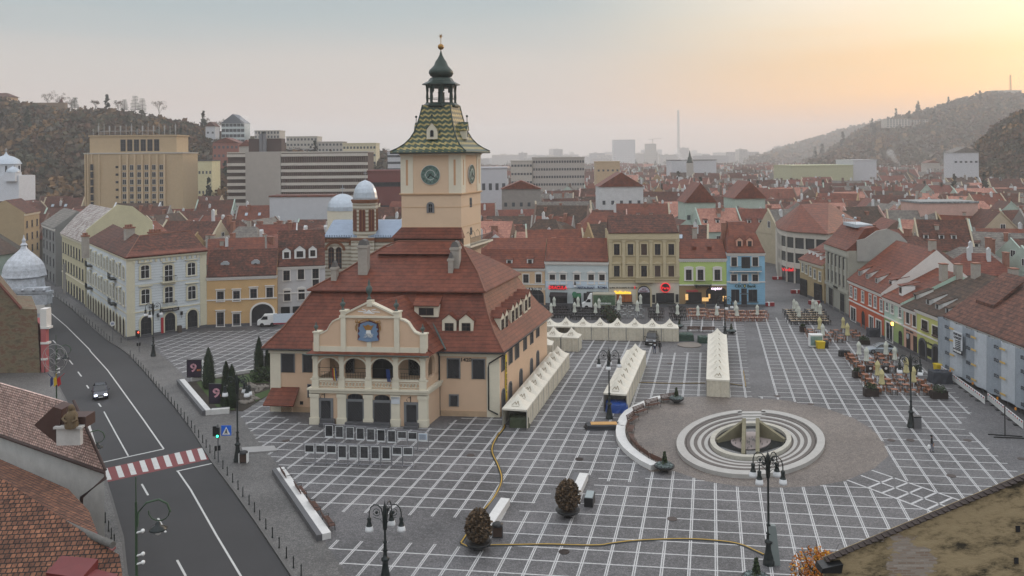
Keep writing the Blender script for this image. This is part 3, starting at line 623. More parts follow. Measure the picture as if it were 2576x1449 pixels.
mg=T.nodes.new('ShaderNodeMixRGB');mg.inputs[1].default_value=(*lin(26,50,36),1);mg.inputs[2].default_value=(*lin(44,66,46),1);T.links.new(s2_.outputs[0],mg.inputs[0])
my=T.nodes.new('ShaderNodeMixRGB');my.inputs[1].default_value=(*lin(128,112,56),1);my.inputs[2].default_value=(*lin(170,154,96),1);T.links.new(s2_.outputs[1],my.inputs[0])
mm=T.nodes.new('ShaderNodeMixRGB');T.links.new(yel,mm.inputs[0]);T.links.new(mg.outputs[0],mm.inputs[1]);T.links.new(my.outputs[0],mm.inputs[2]);T.links.new(mm.outputs[0],bs.inputs['Base Color']);bs.inputs['Roughness'].default_value=.5
ZIG=m
cx_,cy_=(tx0+tx1)/2,TY+TW/2
def sq(hw_,z_):return[(cx_-hw_,cy_-hw_,z_),(cx_+hw_,cy_-hw_,z_),(cx_+hw_,cy_+hw_,z_),(cx_-hw_,cy_+hw_,z_)]
def tzc(y_):return hf.py((1105,y_),cy_)[1]
ev=TW/2+1.05;zr0=z_e+.05;zr1=tzc(267);Hh=zr1-zr0
prof=[(ev,0),(ev*.86,.07),(ev*.73,.16),(ev*.62,.28),(ev*.54,.42),(ev*.475,.6),(ev*.42,.8),(ev*.375,1.0)]
b=MB();b.ring([sq(ev,zr0-.22),sq(ev,zr0)]+[sq(a,zr0+.05+Hh*t)for a,t in prof],0,smooth=False);troof=b.obj('roof',ZIG,tower);tsh.append(troof)
b=MB()
for sx_,sy_ in((-1,-1),(1,-1),(1,1),(-1,1)):b.tube([(cx_+sx_*a,cy_+sy_*a,zr0+.1+Hh*t)for a,t in prof],.09,5)
b.tube([(cx_-ev,cy_-ev,zr0-.12),(cx_+ev,cy_-ev,zr0-.12),(cx_+ev,cy_+ev,zr0-.12)],.12,5)
DGR=M('dark_green_copper',lin(44,58,52),.45,.15,2,metal=.3)
tsh.append(b.obj('ridge_cap',DGR,troof))
for face in range(4):
 e=MB();e.box(-.72,.72,-.05,1.6,0,1.35,0);e.prism([(-.72,1.35),(.72,1.35),(0,2.25)],-.05,.1,0)
 o=e.obj('lucarne',[CREAM],troof);a=face*math.pi/2
 dirv=Vector((math.sin(a),-math.cos(a),0));c0=Vector((cx_,cy_,zr0+Hh*.27))+dirv*(ev*.70)
 o.location=(c0.x+SH*c0.y,c0.y,c0.z);o.rotation_euler=(0,0,a)
 r2=MB()
 for sg in(1,-1):r2.hexa([(0,-.15,2.28),(sg*.88,-.15,1.2),(sg*.88,2.4,1.2),(0,2.4,2.28)][::sg],[(0,-.15,2.4),(sg*.88,-.15,1.3),(sg*.88,2.4,1.3),(0,2.4,2.4)][::sg])
 r2.obj('lucarne_roof',ZIG,o);k2=MB();k2.tube([(0,0,2.3),(0,0,3.1)],.05);k2.ball((0,0,3.2),.17);k2.obj('finial',DGR,o)
 part('window',winmesh(.5,.95,GREYST,None,arch=.25,mull=(0,0),glass=DARK,sill=False),o,(0,-.06,.3))
zl1,zl2,zl3=tzc(265),tzc(215),tzc(204)
b=MB();hw_=ev*.375
def oc(r_,z_,n=8):return[(cx_+r_*math.cos(math.pi/8+2*math.pi*i/n),cy_+r_*math.sin(math.pi/8+2*math.pi*i/n),z_)for i in range(n)]
b.ring([oc(2.15,zl1-.35),oc(2.45,zl1-.2),oc(2.45,zl1),oc(2.0,zl1+.3),oc(1.9,zl1+.35)],0,smooth=False)
for i in range(8):
 a=math.pi/8+2*math.pi*i/8;b.lathe([(.2,0),(.24,.15),(.15,.4),(.2,1.0),(.15,1.6),(.17,1.9),(.24,zl2-zl1)],(cx_+1.85*math.cos(a),cy_+1.85*math.sin(a),zl1+.1),6)
b.ring([oc(1.9,zl2-.3),oc(1.95,zl2),oc(1.95,zl2+.1)],0,smooth=False)
for i in range(8):
 a0=math.pi/8+2*math.pi*i/8;a1=a0+math.pi/4
 p0_=Vector((cx_+1.85*math.cos(a0),cy_+1.85*math.sin(a0),0));p1_=Vector((cx_+1.85*math.cos(a1),cy_+1.85*math.sin(a1),0))
 b.bar(p0_+Vector((0,0,zl1+.9)),p1_+Vector((0,0,zl1+.9)),.05,.08)
 for t0_,t1_,zt_ in((0,.25,.9),(.75,1,.9),(.25,.75,.35)):
  q0=p0_.lerp(p1_,t0_);q1=p0_.lerp(p1_,t1_);b.bar(q0+Vector((0,0,zl2-zt_/2)),q1+Vector((0,0,zl2-zt_/2)),.1,zt_)
b.lathe([(.5,0),(.45,1.2),(.5,1.4)],(cx_,cy_,zl1+.4),8)
tsh.append(b.obj('lantern',DGR,tower))
zo=[tzc(y_)for y_ in(222,212,205,199,192,185,178,172,165,158,150,143,128)]
b=MB();b.ring([oc(2.0,zl2+.02),oc(2.55,zl2+.05),oc(2.5,zl2+.18),oc(1.75,zo[2]),oc(1.45,zo[3]+.1),oc(1.2,zo[3]+.25)],0,smooth=False)
b.ring([[(cx_+r_*math.cos(2*math.pi*i/12),cy_+r_*math.sin(2*math.pi*i/12),z_)for i in range(12)]for r_,z_ in((1.15,zo[3]+.25),(1.45,zo[4]),(1.66,zo[5]),(1.6,zo[6]),(1.3,zo[7]),(.95,zo[8]),(.72,zo[8]+.6),(.5,zo[9]+.5),(.22,zo[10]+.6),(.12,zo[11]+.6),(.06,zo[12]))],0,smooth=True)
tsh.append(b.obj('onion_dome',DGR,tower))
GOLD=M('dull_gold',lin(150,112,52),.35,.1,metal=.6)
b=MB();b.ball((cx_,cy_,tzc(118)),.42,0,10);b.tube([(cx_,cy_,tzc(128)),(cx_,cy_,tzc(92))],.045,5)
zs_=tzc(91)
for k in range(6):
 a=math.pi*k/3;b.prism([(cx_+.08*math.cos(a+1.57),zs_+.08*math.sin(a+1.57)),(cx_+.36*math.cos(a),zs_+.36*math.sin(a)),(cx_-.08*math.cos(a+1.57),zs_-.08*math.sin(a+1.57))],cy_-.04,cy_+.04)
tsh.append(b.obj('star_finial',GOLD,tower))
CLF=M('clock_face_green',lin(96,120,112),.6,.25,1.2,fine=.15,fscale=3);CLD=M('clock_dark',lin(34,40,40),.6,0);CLW=M('clock_white',lin(210,208,206),.6,0)
def clock(parent,loc,rz,r_):
 b=MB();disk=lambda rad,n=32:[(rad*math.cos(2*math.pi*i/n),rad*math.sin(2*math.pi*i/n))for i in range(n)]
 b.prism(disk(r_),-.1,0,2);b.prism(disk(r_*.965),-.12,-.1,0)
 for rad,m_ in((.5,2),):
  P=disk(r_*rad);Q=disk(r_*rad*.93)
  for i in range(32):b.prism([P[i],P[(i+1)%32],Q[(i+1)%32],Q[i]],-.135,-.12,m_)
 for k in range(60):
  a=2*math.pi*k/60;x,z_=.9*r_*math.sin(a),.9*r_*math.cos(a);b.box(x-.025,x+.025,-.135,-.12,z_-.025,z_+.025,1)
 for k in range(4):
  a=math.pi*k/2;b.bar((.5*r_*math.sin(a),-.13,.5*r_*math.cos(a)),(.62*r_*math.sin(a),-.13,.62*r_*math.cos(a)),.03,.05,2)
 o=b.obj('clock',[CLF,CLD,CLW],parent);o.location=loc;o.rotation_euler=(0,0,rz)
 for k in range(1,13):
  a=2*math.pi*k/12;t_=text('numeral',str(k),r_*.27,CLD,o,.75*r_*math.sin(a),.75*r_*math.cos(a),-.14,ext=.01)
 for name,ang,ln,wd in(('hour_hand',R(220),.5,.1),('minute_hand',R(122),.78,.08)):
  h_=MB();h_.prism([(-wd*.5*r_/1.3,-.2*r_),(wd*.5*r_/1.3,-.2*r_),(wd*.9*r_/1.3,ln*r_*.6),(0,ln*r_),(-wd*.9*r_/1.3,ln*r_*.6)],-.17,-.15);ho_=h_.obj(name,CLD,o);ho_.rotation_euler=(0,ang,0)
 return o
xc_,zc_=hf.py((1083,440),TY);clock(tower,(xc_,TY-.02,zc_),0,1.33)
tf=Fr(hf.Wd(tx1+SH*TY,TY),hf.Wd(tx1+SH*(TY+TW),TY+TW))
P=hf.L(tf.Wd(TW/2*1.01,-.05,zc_));clock(tower,(P.x+.02,P.y,zc_),tf.a-hf.a,1.33)
x,z_=hf.py((1083,524),TY);put(winmesh(.6,1.25,GREYST,GREYST,arch=.3,tw=.22,mull=(1,1),sill=False),tower,x,z_-.6,TY-.02)
for zz5,w_,h_ in((510,.45,1.2),(582,.4,.9)):
 q=tf.py((1184,zz5),0);P=hf.L(tf.Wd(TW*.47,0,q[1]));o=part('window',winmesh(w_,h_,GREYST,GREYST,mull=(0,1),sill=False,tw=.1),tower,(P.x,P.y,q[1]-h_/2),tf.a-hf.a)
zk0,zk1=hf.py((1080,600),TY-1.3)[1],hf.py((1080,572),TY)[1]
b=MB();b.hexa([(tx0-1.0,TY-1.3,zk0),(tx1+.5,TY-1.3,zk0),(tx1+.5,TY,zk0),(tx0-1.0,TY,zk0)],[(tx0-.05,TY-.05,zk1),(tx1+.05,TY-.05,zk1),(tx1+.05,TY,zk1),(tx0-.05,TY,zk1)]);tsh.append(b.obj('skirt_roof',T_HALL,tower))
b=MB();b.box(tx0-.7,tx1+.3,TY-1.0,TY,zk0-1.6,zk0,0);tsh.append(b.obj('timber_base',M('dark_timber',lin(58,40,32),.85,.15),tower))
zb_=zk0-1.1
b=MB();b.box(tx1,tx1+1.35,TY-.3,TY+TW+1.3,zb_-.25,zb_,0)
for k in range(9):y_=TY+.2+k*(TW+.6)/8;b.hexa([(tx1,y_,zb_-1.2),(tx1+.05,y_,zb_-1.2),(tx1+.05,y_+.3,zb_-1.2),(tx1,y_+.3,zb_-1.2)],[(tx1,y_,zb_-.25),(tx1+1.1,y_,zb_-.25),(tx1+1.1,y_+.3,zb_-.25),(tx1,y_+.3,zb_-.25)],0)
tsh.append(b.obj('balcony',CREAM,tower));
b=MB()
for k in range(30):y_=TY-.2+k*(TW+1.4)/29;b.tube([(tx1+1.3,y_,zb_),(tx1+1.3,y_,zb_+1.05)],.025,4)
for dz in(.15,1.05):b.tube([(tx1+1.3,TY-.2,zb_+dz),(tx1+1.3,TY+TW+1.25,zb_+dz)],.035,4)
for k in(0,6,12,20,29):y_=TY-.2+k*(TW+1.4)/29;b.tube([(tx1+1.3,y_,zb_+1),(tx1+1.2,y_,zb_+1.6),(tx1+.9,y_+.2,zb_+1.9),(tx1+.7,y_+.3,zb_+1.6)],.03,4)
tsh.append(b.obj('iron_railing',IRON,tower))
for o in sheared+tsh:
 me=o.data;n=len(me.vertices);a=np.empty(n*3,np.float32);me.vertices.foreach_get('co',a);a=a.reshape(-1,3);a[:,0]+=SH*a[:,1];me.vertices.foreach_set('co',a.ravel());me.update()
# ---------------------------------------------------------------- buildings round the square
class Bld:
 def __init__(s,name,label,A,B,depth,ze,prof,wm,rm,cat='building',group=None,corn=None,cm=None,over=.45,plinth=None,cornh=.45,wm2=None,z2=None,parent=True,fascia=None):
  """A, B: base corners left and right as seen (pixels or points); prof: roof section (y, z, inset left, inset right)"""
  A=A if isinstance(A,Vector)else G(A);B=B if isinstance(B,Vector)else G(B)
  s.f=Fr(A,B);s.w=s.f.w;s.d=depth;s.ze=ze
  s.t=thing(name,label,cat,s.f.O,s.f.a,group)
  cm=cm or CREAM;b=MB()
  if wm2:b.box(0,s.w,0,depth,z2,ze,0);b.box(0,s.w,0,depth,0,z2,3)
  else:b.box(0,s.w,0,depth,0,ze,0)
  if cornh:b.box(-.12,s.w+.12,-.3,.0,ze-cornh,ze-.12,1);b.box(0.02,s.w-.02,-.15,0,ze-cornh-.25,ze-cornh,1)
  b.box(-.03,s.w+.03,-.08,0,0,.65,2)
  if fascia:b.box(-.02,s.w+.02,-.14,0,fascia,fascia+.22,1)
  s.wall=b.obj('wall',[wm,cm,STONED,wm2 or wm],s.t)
  if prof:
   b=MB();L_=[];Rr=[]
   pf=[(-over,ze-.1,0,0),(-over,ze+.05,0,0)]+list(prof[:-1])+[(depth+over,ze+.05,0,0),(depth+over,ze-.1,0,0)]if prof[-1]=='e' else[(-over,ze-.1,0,0),(-over,ze+.05,0,0)]+list(prof)
   L_=[(q[2],q[0],q[1])for q in pf];Rr=[(s.w-q[3],q[0],q[1])for q in pf];n=len(pf)
   for i in range(n-1):b.add([L_[i],Rr[i],Rr[i+1],L_[i+1]],[(0,1,2,3)],0)
   b.add([L_[0],L_[-1],Rr[-1],Rr[0]],[(0,1,2,3)],0)
   for side_,P in((0,L_),(1,Rr)):
    hip=any(q[2+side_]>.01 for q in pf)
    i,j=0,n-1
    while j-i>=2:
     q=[P[i],P[i+1],P[j-1],P[j]]if j-1!=i+1 else[P[i],P[i+1],P[j]]
     b.add(q if side_ else q[::-1],[tuple(range(len(q)))],0 if hip else 1);i+=1;j-=1
   s.roof=b.obj('roof',[rm,wm],s.t)
  else:s.roof=None
 def loc(s,p,y=0):return s.f.py(p,y)
 def win(s,p,w_,h_,name='window',y=-.02,zc=True,**k):
  x,z_=s.loc(p,y);z0_=z_-h_/2 if zc else z_
  return part(name,winmesh(w_,h_,**k),s.t,(x,y,z0_))
 def winx(s,x,z_,w_,h_,name='window',**k):return part(name,winmesh(w_,h_,**k),s.t,(x,-.02,z_))
 def boxp(s,name,p0,p1,y0,y1,m,parent=None):
  (x0,z0_),(x1,z1_)=s.loc(p0,y0),s.loc(p1,y0);b=MB();b.box(min(x0,x1),max(x0,x1),y0,y1,min(z0_,z1_),max(z0_,z1_));return b.obj(name,m,parent or s.t)
 def chim(s,p,w_,topy,y,m=None,d_=.8,h=None):
  x,z0_=s.loc(p,y);z1_=s.loc((p[0],topy),y)[1];b=MB();b.box(x-w_/2,x+w_/2,y,y+d_,z0_-1.5,z1_,0);b.box(x-w_/2-.08,x+w_/2+.08,y-.08,y+d_+.08,z1_-.05,z1_+.12,1)
  return b.obj('chimney',[m or CHIM,CHIMB],s.roof or s.t)
 def chimx(s,x,y,z0_,h,w_=.7,d_=.7,m=None):
  b=MB();b.box(x-w_/2,x+w_/2,y-d_/2,y+d_/2,z0_-1.5,z0_+h,0);b.box(x-w_/2-.08,x+w_/2+.08,y-d_/2-.08,y+d_/2+.08,z0_+h,z0_+h+.14,1);return b.obj('chimney',[m or CHIM,CHIMB],s.roof or s.t)
 def dorm(s,p,w_,h_,y,kind='gable',wm=None,rm=None,d_=1.4):
  x,z_=s.loc(p,y);b=MB();b.box(-w_/2,w_/2,0,d_,-.3,h_,0)
  if kind=='gable':b.prism([(-w_/2,h_),(w_/2,h_),(0,h_+w_*.42)],0,.15,0)
  e=b.obj('dormer',[wm or WHITE],s.roof);e.location=(x,y,z_);b=MB();ov=.12
  if kind=='gable':
   for sg in(1,-1):b.hexa([(0,-.1,h_+w_*.42),(sg*(w_/2+ov),-.1,h_-.06),(sg*(w_/2+ov),d_+1,h_-.06),(0,d_+1,h_+w_*.42)][::sg],[(0,-.1,h_+w_*.42+.1),(sg*(w_/2+ov),-.1,h_+.04),(sg*(w_/2+ov),d_+1,h_+.04),(0,d_+1,h_+w_*.42+.1)][::sg])
  else:b.hexa([(-w_/2-ov,-.2,h_),(w_/2+ov,-.2,h_),(w_/2+ov,d_+.8,h_+.6),(-w_/2-ov,d_+.8,h_+.6)],[(-w_/2-ov,-.2,h_+.1),(w_/2+ov,-.2,h_+.1),(w_/2+ov,d_+.8,h_+.7),(-w_/2-ov,d_+.8,h_+.7)])
  b.obj('dormer_roof',rm or T_RED,e);part('window',winmesh(w_*.6,h_*.75,BROWNW,None,mull=(1,1),sill=False),e,(0,-.01,h_*.1));return e
 def balcony(s,p,w_,dpt=.8,m=None,solid=False,h=.95):
  x,z_=s.loc(p,-.02);b=MB();b.box(x-w_/2,x+w_/2,-dpt,0,z_-.15,z_,0)
  for sx in(-.4,.4):b.box(x+sx*w_-.1,x+sx*w_+.1,-dpt*.7,0,z_-.45,z_-.15,0)
  o=b.obj('balcony',m or CREAM,s.t);b=MB();n=int(w_/.16)
  for k in range(n+1):xx=x-w_/2+w_*k/n;b.tube([(xx,-dpt+.03,z_),(xx,-dpt+.03,z_+h)],.018 if not solid else.05,4)
  for dz in(.08,h):b.tube([(x-w_/2,0,z_+dz),(x-w_/2,-dpt+.03,z_+dz),(x+w_/2,-dpt+.03,z_+dz),(x+w_/2,0,z_+dz)],.03 if not solid else.07,4)
  b.obj('railing',m if solid else IRON,o);return o
def plaster(n,r,g_,b_,**k):return M(n,lin(r,g_,b_),.85,k.get('var',.07),k.get('scale',.7),fine=.03)
def ridgez(f,p,y):return f.py(p,y)[1]
# --- white corner building (left)
WB=plaster('white_blue_plaster',200,206,208);YT=plaster('pale_yellow_trim',200,194,170)
A,B_=G(319,858),G(520,826)
f0=Fr(A,B_);zeW=13.9
wb=thing('corner_apartment_building','white three-storey corner building with yellow trim and brown hipped roof beside the road','building',f0.O,f0.a)
far=G(219,779);Lf=f0.L(far);sdir=Vector((Lf.x,Lf.y,0))
Wd_=f0.w;fp=[(0,0),(Wd_,0),(Wd_+3,14),(Lf.x+9,Lf.y+2),(Lf.x,Lf.y)]
b=MB();b.slab(fp,0,zeW,0)
def grow(P,e):
 c=(sum(p[0]for p in P)/len(P),sum(p[1]for p in P)/len(P));r=[]
 for x,y in P:dx,dy=x-c[0],y-c[1];l=math.hypot(dx,dy);r.append((x+dx/l*e,y+dy/l*e))
 return r
b.slab(grow(fp,.18),zeW-.5,zeW-.35,1);b.slab(grow(fp,.35),zeW-.35,zeW-.1,1)
z1w=f0.py((420,779),0)[1];b.slab(grow(fp,.12),4.45,4.65,1);b.slab(grow(fp,.06),9.0,9.12,1);b.slab(grow(fp,.08),0,.7,2)
b.box(0,1.4,-.08,0,.7,zeW-.5,1);b.box(Wd_-1.2,Wd_,-.08,0,.7,zeW-.5,1)
for k in range(28):
 z_=.9+k*.46
 if z_<zeW-.7:b.box(1.4,Wd_-1.2,-.012,0,z_,z_+.035,3)
for k in range(14):x=1.3+k*(Wd_-2)/13;b.box(x-.18,x+.18,-.16,0,zeW-1.05,zeW-.55,1)
b.obj('wall',[WB,YT,STONED,M('joint_grey',lin(140,148,152),.9,0)],wb)
g_=grow(fp,.45);a1=f0.L(f0.Wd(4.5,7));
P1=f0.py(cB(1520,275),5.5);P0=(f0.hit(cB(1165,140),f0.ey,16,0));P2=f0.py(cB(1960,255),5.5)
r1,r2,r3=(4.6,5.5,17.0),(Wd_-.2,5.5,17.3),(Lf.x+4.5,Lf.y-2,17.2)
b=MB();b.slab(g_,zeW-.1,zeW+.1)
b.add([(*g_[0],zeW+.1),(*g_[1],zeW+.1),(*g_[2],zeW+.1),(*g_[3],zeW+.1),(*g_[4],zeW+.1),r1,r2,r3],[(0,1,6,5),(4,0,5,7),(1,2,6),(2,3,7,5,6),(3,4,7)])
wroof=b.obj('roof',T_BROWN,wb)
b=MB();b.tube([(g_[0][0]+.2,g_[0][1]+.2,zeW+.2),r1,r2],.1);b.obj('ridge_cap',RIDG,wroof)
b=MB();b.hexa([(-.5,-.5,zeW+.12),(Wd_+.2,-.5,zeW+.12),(Wd_+.2,1.0,zeW+.75),(1.1,1.0,zeW+.75)],[(-.5,-.5,zeW+.2),(Wd_+.2,-.5,zeW+.2),(Wd_+.2,1.0,zeW+.85),(1.1,1.0,zeW+.85)]);b.obj('lower_tiles',T_RED,wroof)
for(x,y,h,w_)in((-1.5,14,2.4,1.0),(9,9,2.6,2.6),(5,11,3.6,1.6)):
 b=MB();b.box(x-w_/2,x+w_/2,y-.5,y+.5,13,15.6+h-1.2,0);b.box(x-w_/2-.1,x+w_/2+.1,y-.6,y+.6,14.4+h,14.4+h+.25,1)
 for k in range(int(w_*2)):b.box(x-w_/2+.1+k*.45,x-w_/2+.35+k*.45,y-.3,y+.3,14.4+h+.25,14.4+h+.7,1)
 b.obj('chimney',[CHIM,CHIMB],wroof)
def w0(p,w_,h_,**k):x,z_=f0.py(p,0);return part(k.pop('name','window'),winmesh(w_,h_,**k),wb,(x,-.02,z_-h_/2))
for p,h_ in((cB(1400,693),2.3),(cB(1848,665),2.3),(cB(1404,930),2.5),(cB(1852,893),2.4)):w0(p,1.5,h_,frame=WHITE,trim=YT,arch=.3,ped='flat',tw=.28)
for p in(cB(1628,705),cB(1630,915)):w0(p,1.5,2.9,frame=WHITE,trim=YT,arch=.3,mull=(1,2),ped='flat',tw=.28,sill=False,name='balcony_door')
def railbalc(par,x,z_,w_,dpt=.8):
 b=MB();b.box(x-w_/2,x+w_/2,-dpt,0,z_-.2,z_);b.box(x-w_/2+.2,x+w_/2-.2,-dpt*.6,0,z_-.5,z_-.2);o=b.obj('balcony',YT,par);b=MB()
 for k in range(13):xx=x-w_/2+w_*k/12;b.tube([(xx,-dpt+.05,z_),(xx,-dpt-.08,z_+.4),(xx,-dpt+.05,z_+.9)],.02,4)
 b.tube([(x-w_/2,0,z_+.9),(x-w_/2,-dpt,z_+.9),(x+w_/2,-dpt,z_+.9),(x+w_/2,0,z_+.9)],.035,4);b.obj('railing',IRON,o)
for p in(cB(1632,785),cB(1632,1030)):x,z_=f0.py(p,-.4);railbalc(wb,x,z_,2.5)
for p in((1410,1215),(1640,1190),(1858,1170)):
 x,z_=f0.py(cB(*p),0);part('door' if p[0]==1640 else 'window',winmesh(1.85,3.3,BLACKM,YT,arch=.92,mull=(2,2),sill=False,tw=.3,glass=GLASS),wb,(x,-.02,.45))
for p in((1520,1110),(1747,1090)):x,z_=f0.py(cB(*p),0);b=MB();b.box(x-.16,x+.16,-.5,-.15,z_-.3,z_+.3);b.tube([(x,-.3,z_-.9),(x,-.3,z_-.3)],.03);b.obj('wall_lantern',BLACKM,wb)
x,z_=f0.py(cB(1566,1235),0);b=MB();b.box(x-.22,x+.22,-.14,-.03,.4,3.1);b.obj('red_panel',M('poster_red',lin(160,34,44),.6,.05),wb)
x,z_=f0.py(cB(1640,1058),-.3);b=MB();b.box(x-1.6,x+1.6,-.5,-.3,z_-.3,z_+.3);o=b.obj('sign',BLACKM,wb);text('sign_lettering','UniCredit Bank',.42,M('sign_pale',lin(150,150,150),.6,0),o,x,z_+.02,-.52)
x,z_=f0.py(cB(1735,1260),-.3);b=MB();b.box(x-.3,x+.3,-.6,-.05,.1,1.3);b.obj('utility_box',M('utility_brown',lin(84,74,66),.7,.1),wb)
sW=Fr(far,A)
ns=13
for k in range(ns):
 s_=sW.w*(k+.7)/(ns+.4);P=f0.L(sW.Wd(s_,0,0));rz_=sW.a-f0.a
 for z_,h_ in((5.7,2.4),(10.1,2.2)):part('window',winmesh(1.15,h_,WHITE,YT,arch=.25,ped='flat' if k%2 else None,tw=.2),wb,(P.x,P.y,z_),rz_)
 part('window',winmesh(1.5,3.0,BROWNW,YT,arch=.75,mull=(1,2),tw=.25,sill=False),wb,(P.x,P.y,.5),rz_)
for k,z_ in((1.2,5.2),(1.2,9.6),(9.4,5.2),(9.4,9.6)):
 e=Vector(sW.Wd(sW.w*(k+.7)/(ns+.4),0,0));P=f0.L(e);b=MB();b.box(-1.3,1.3,-1,0,z_-.25,z_)
 for q in range(11):b.tube([(-1.3+.26*q,-1,z_),(-1.3+.26*q,-1,z_+.9)],.02,4)
 b.tube([(-1.3,-1,z_+.9),(1.3,-1,z_+.9)],.04,4);o=b.obj('balcony',IRON,wb);o.location=(P.x,P.y,0);o.rotation_euler=(0,0,sW.a-f0.a)
# --- ochre building with an archway
OCH=plaster('ochre_plaster',194,160,114);WTR=M('trim_white',lin(214,210,204),.7,.05)
yb=Bld('ochre_townhouse','ochre two-storey building with a dark archway and two round metal roof lights',(521,826),(697,818),9,9.25,[(4.5,13.6,0,0),(9.4,9.3,0,0)],OCH,T_BROWN,cm=WTR,fascia=4.9)
for p in((2130,930),(2285,925),(2450,905)):yb.win(cB(*p),1.15,1.75,frame=BROWNW,trim=WTR,ped='flat',mull=(1,1))
yb.win(cE(163,765),1.15,1.75,frame=BROWNW,trim=WTR,ped='flat')
for p in((2130,1170),(2285,1145)):x,_=yb.loc(cB(*p));yb.winx(x,.3,1.2,2.5 if p[0]<2200 else 2.1,name='door' if p[0]<2200 else 'window',frame=BROWNW,trim=WTR,mull=(1,1),ped='flat')
x,_=yb.loc(cE(103,960));b=MB();b.prism([(x-1.9,0),(x+1.9,0)]+arcpts(3.8,2.4,1.6,12,x),-.05,.05,0);P=arcpts(4.4,2.4,1.9,12,x);Q=arcpts(3.8,2.4,1.6,12,x)
for i in range(12):b.prism([P[i],P[i+1],Q[i+1],Q[i]],-.14,0,1)
b.box(x-2.2,x-1.9,-.14,0,0,2.4,1);b.box(x+1.9,x+2.2,-.14,0,0,2.4,1);b.obj('archway',[DARK,WTR],yb.t)
for p in(cB(2175,635),cB(2470,620)):
 x,z_=yb.loc(p,1.9);b=MB();b.box(x-.75,x+.75,1.6,3.4,z_-.8,z_+.5,0);b.prism([(x+.34*math.cos(2*math.pi*i/12),z_-.1+.34*math.sin(2*math.pi*i/12))for i in range(12)],1.5,1.6,1);b.prism([(x-.75,z_+.5),(x+.75,z_+.5),(x+.3,z_+.8),(x-.3,z_+.8)],1.6,2.4,0);b.obj('roof_light',[M('zinc',lin(170,176,180),.4,.15,3,metal=.5),DARK],yb.roof)
# --- grey narrow mansard building
GRY=plaster('grey_white_plaster',186,184,184)
gb=Bld('grey_townhouse','narrow pale grey building with three white arched dormers in its brown mansard roof',(699,812),(819,806),9,10.45,[(1.6,12.6,0,0),(2.6,14.0,0,0),(5.5,16.6,0,0),(9.5,11,0,0)],GRY,T_BROWN,cm=WTR,fascia=5.3)
for p in((303,625),(422,615),(543,608),(308,793),(427,782)):gb.win(cE(*p),1.15,1.85,frame=BROWNW,trim=WTR,ped='arc' if p[1]>700 else None)
x,_=gb.loc(cE(545,770));gb.winx(x,5.9,1.15,1.85,frame=BROWNW,trim=WTR)
for p in((293,915),(390,910),(540,900)):x,_=gb.loc(cE(*p));gb.winx(x,.3,1.6,2.6,name='door',frame=BLACKM,glass=DARK,sill=False)
for p,w_ in(((303,488),1.5),((413,480),2.0),((520,472),1.5)):gb.dorm(cE(*p),w_,1.5,.7,rm=T_BROWN)
b=MB();b.hexa([(5.3,-1.5,2.9),(9.2,-1.5,2.9),(9.2,0,3.6),(5.3,0,3.6)],[(5.3,-1.5,3.0),(9.2,-1.5,3.0),(9.2,0,3.7),(5.3,0,3.7)]);b.obj('awning',M('awning_maroon',lin(80,42,40),.8,.1),gb.t)
# --- synagogue-like church with striped walls and silver domes
m,T,bs=nmat('striped_masonry');gg=T.nodes.new('ShaderNodeNewGeometry');s_=T.nodes.new('ShaderNodeSeparateXYZ');T.links.new(gg.outputs['Position'],s_.inputs[0])
n_=T.nodes.new('ShaderNodeTexNoise');n_.inputs['Scale'].default_value=1.2;n_.inputs['Detail'].default_value=6;T.links.new(gg.outputs['Position'],n_.inputs['Vector'])
st=mth('LESS_THAN',mth('FRACT',mth('MULTIPLY',mth('ADD',s_.outputs[2],mth('MULTIPLY',n_.outputs[0],.1,T=T),T=T),1.35,T=T),T=T),.45,T=T)
mx_=T.nodes.new('ShaderNodeMixRGB');mx_.inputs[1].default_value=(*lin(186,180,164),1);mx_.inputs[2].default_value=(*lin(132,120,102),1)
T.links.new(mth('MULTIPLY',st,mth('MULTIPLY_ADD',n_.outputs[0],1.5,.1,T=T),T=T),mx_.inputs[0]);T.links.new(mx_.outputs[0],bs.inputs['Base Color']);bs.inputs['Roughness'].default_value=.85;STR=m
SILV=M('sheet_silver',lin(170,178,186),.35,.12,1.5,metal=.55,fine=.08,fscale=4);BLUR=M('sheet_blue_roof',lin(130,144,162),.45,.12,.8,metal=.3,fine=.08,fscale=5)
STRB=M('brick_dark_band',lin(122,78,52),.8,.2,2)
A=Vector((-37.5,172,0));B_=Vector((-22.5,170.5,0))
ch=Fr(A,B_)
zch=ch.py((880,596),0)[1];xl,_=ch.py((816,600),0);xr,_=ch.py((1001,600),0)
A=ch.Wd(xl,0);B_=ch.Wd(xr,0);cb_=Bld('striped_church','synagogue with striped stone walls, blue sheet roof and a silver-domed octagonal turret behind the council house',A,B_,14,zch,[(6,zch+2.9,0,0),(8,zch+2.9,0,0),(14.4,zch,0,0)],STR,BLUR,cat='synagogue',cornh=0)
b=MB();b.box(-.1,cb_.w+.1,-.25,0,zch-1.0,zch-.3,0)
for k in range(int(cb_.w/.5)):b.box(.1+k*.5,.35+k*.5,-.35,-.25,zch-.9,zch-.3,0)
for k in range(int(cb_.w/.5)):b.box(.1+k*.5,.3+k*.5,-.4,-.3,zch+.05,zch+.4,1)
b.obj('cornice',[STRB,BLUR],cb_.t)
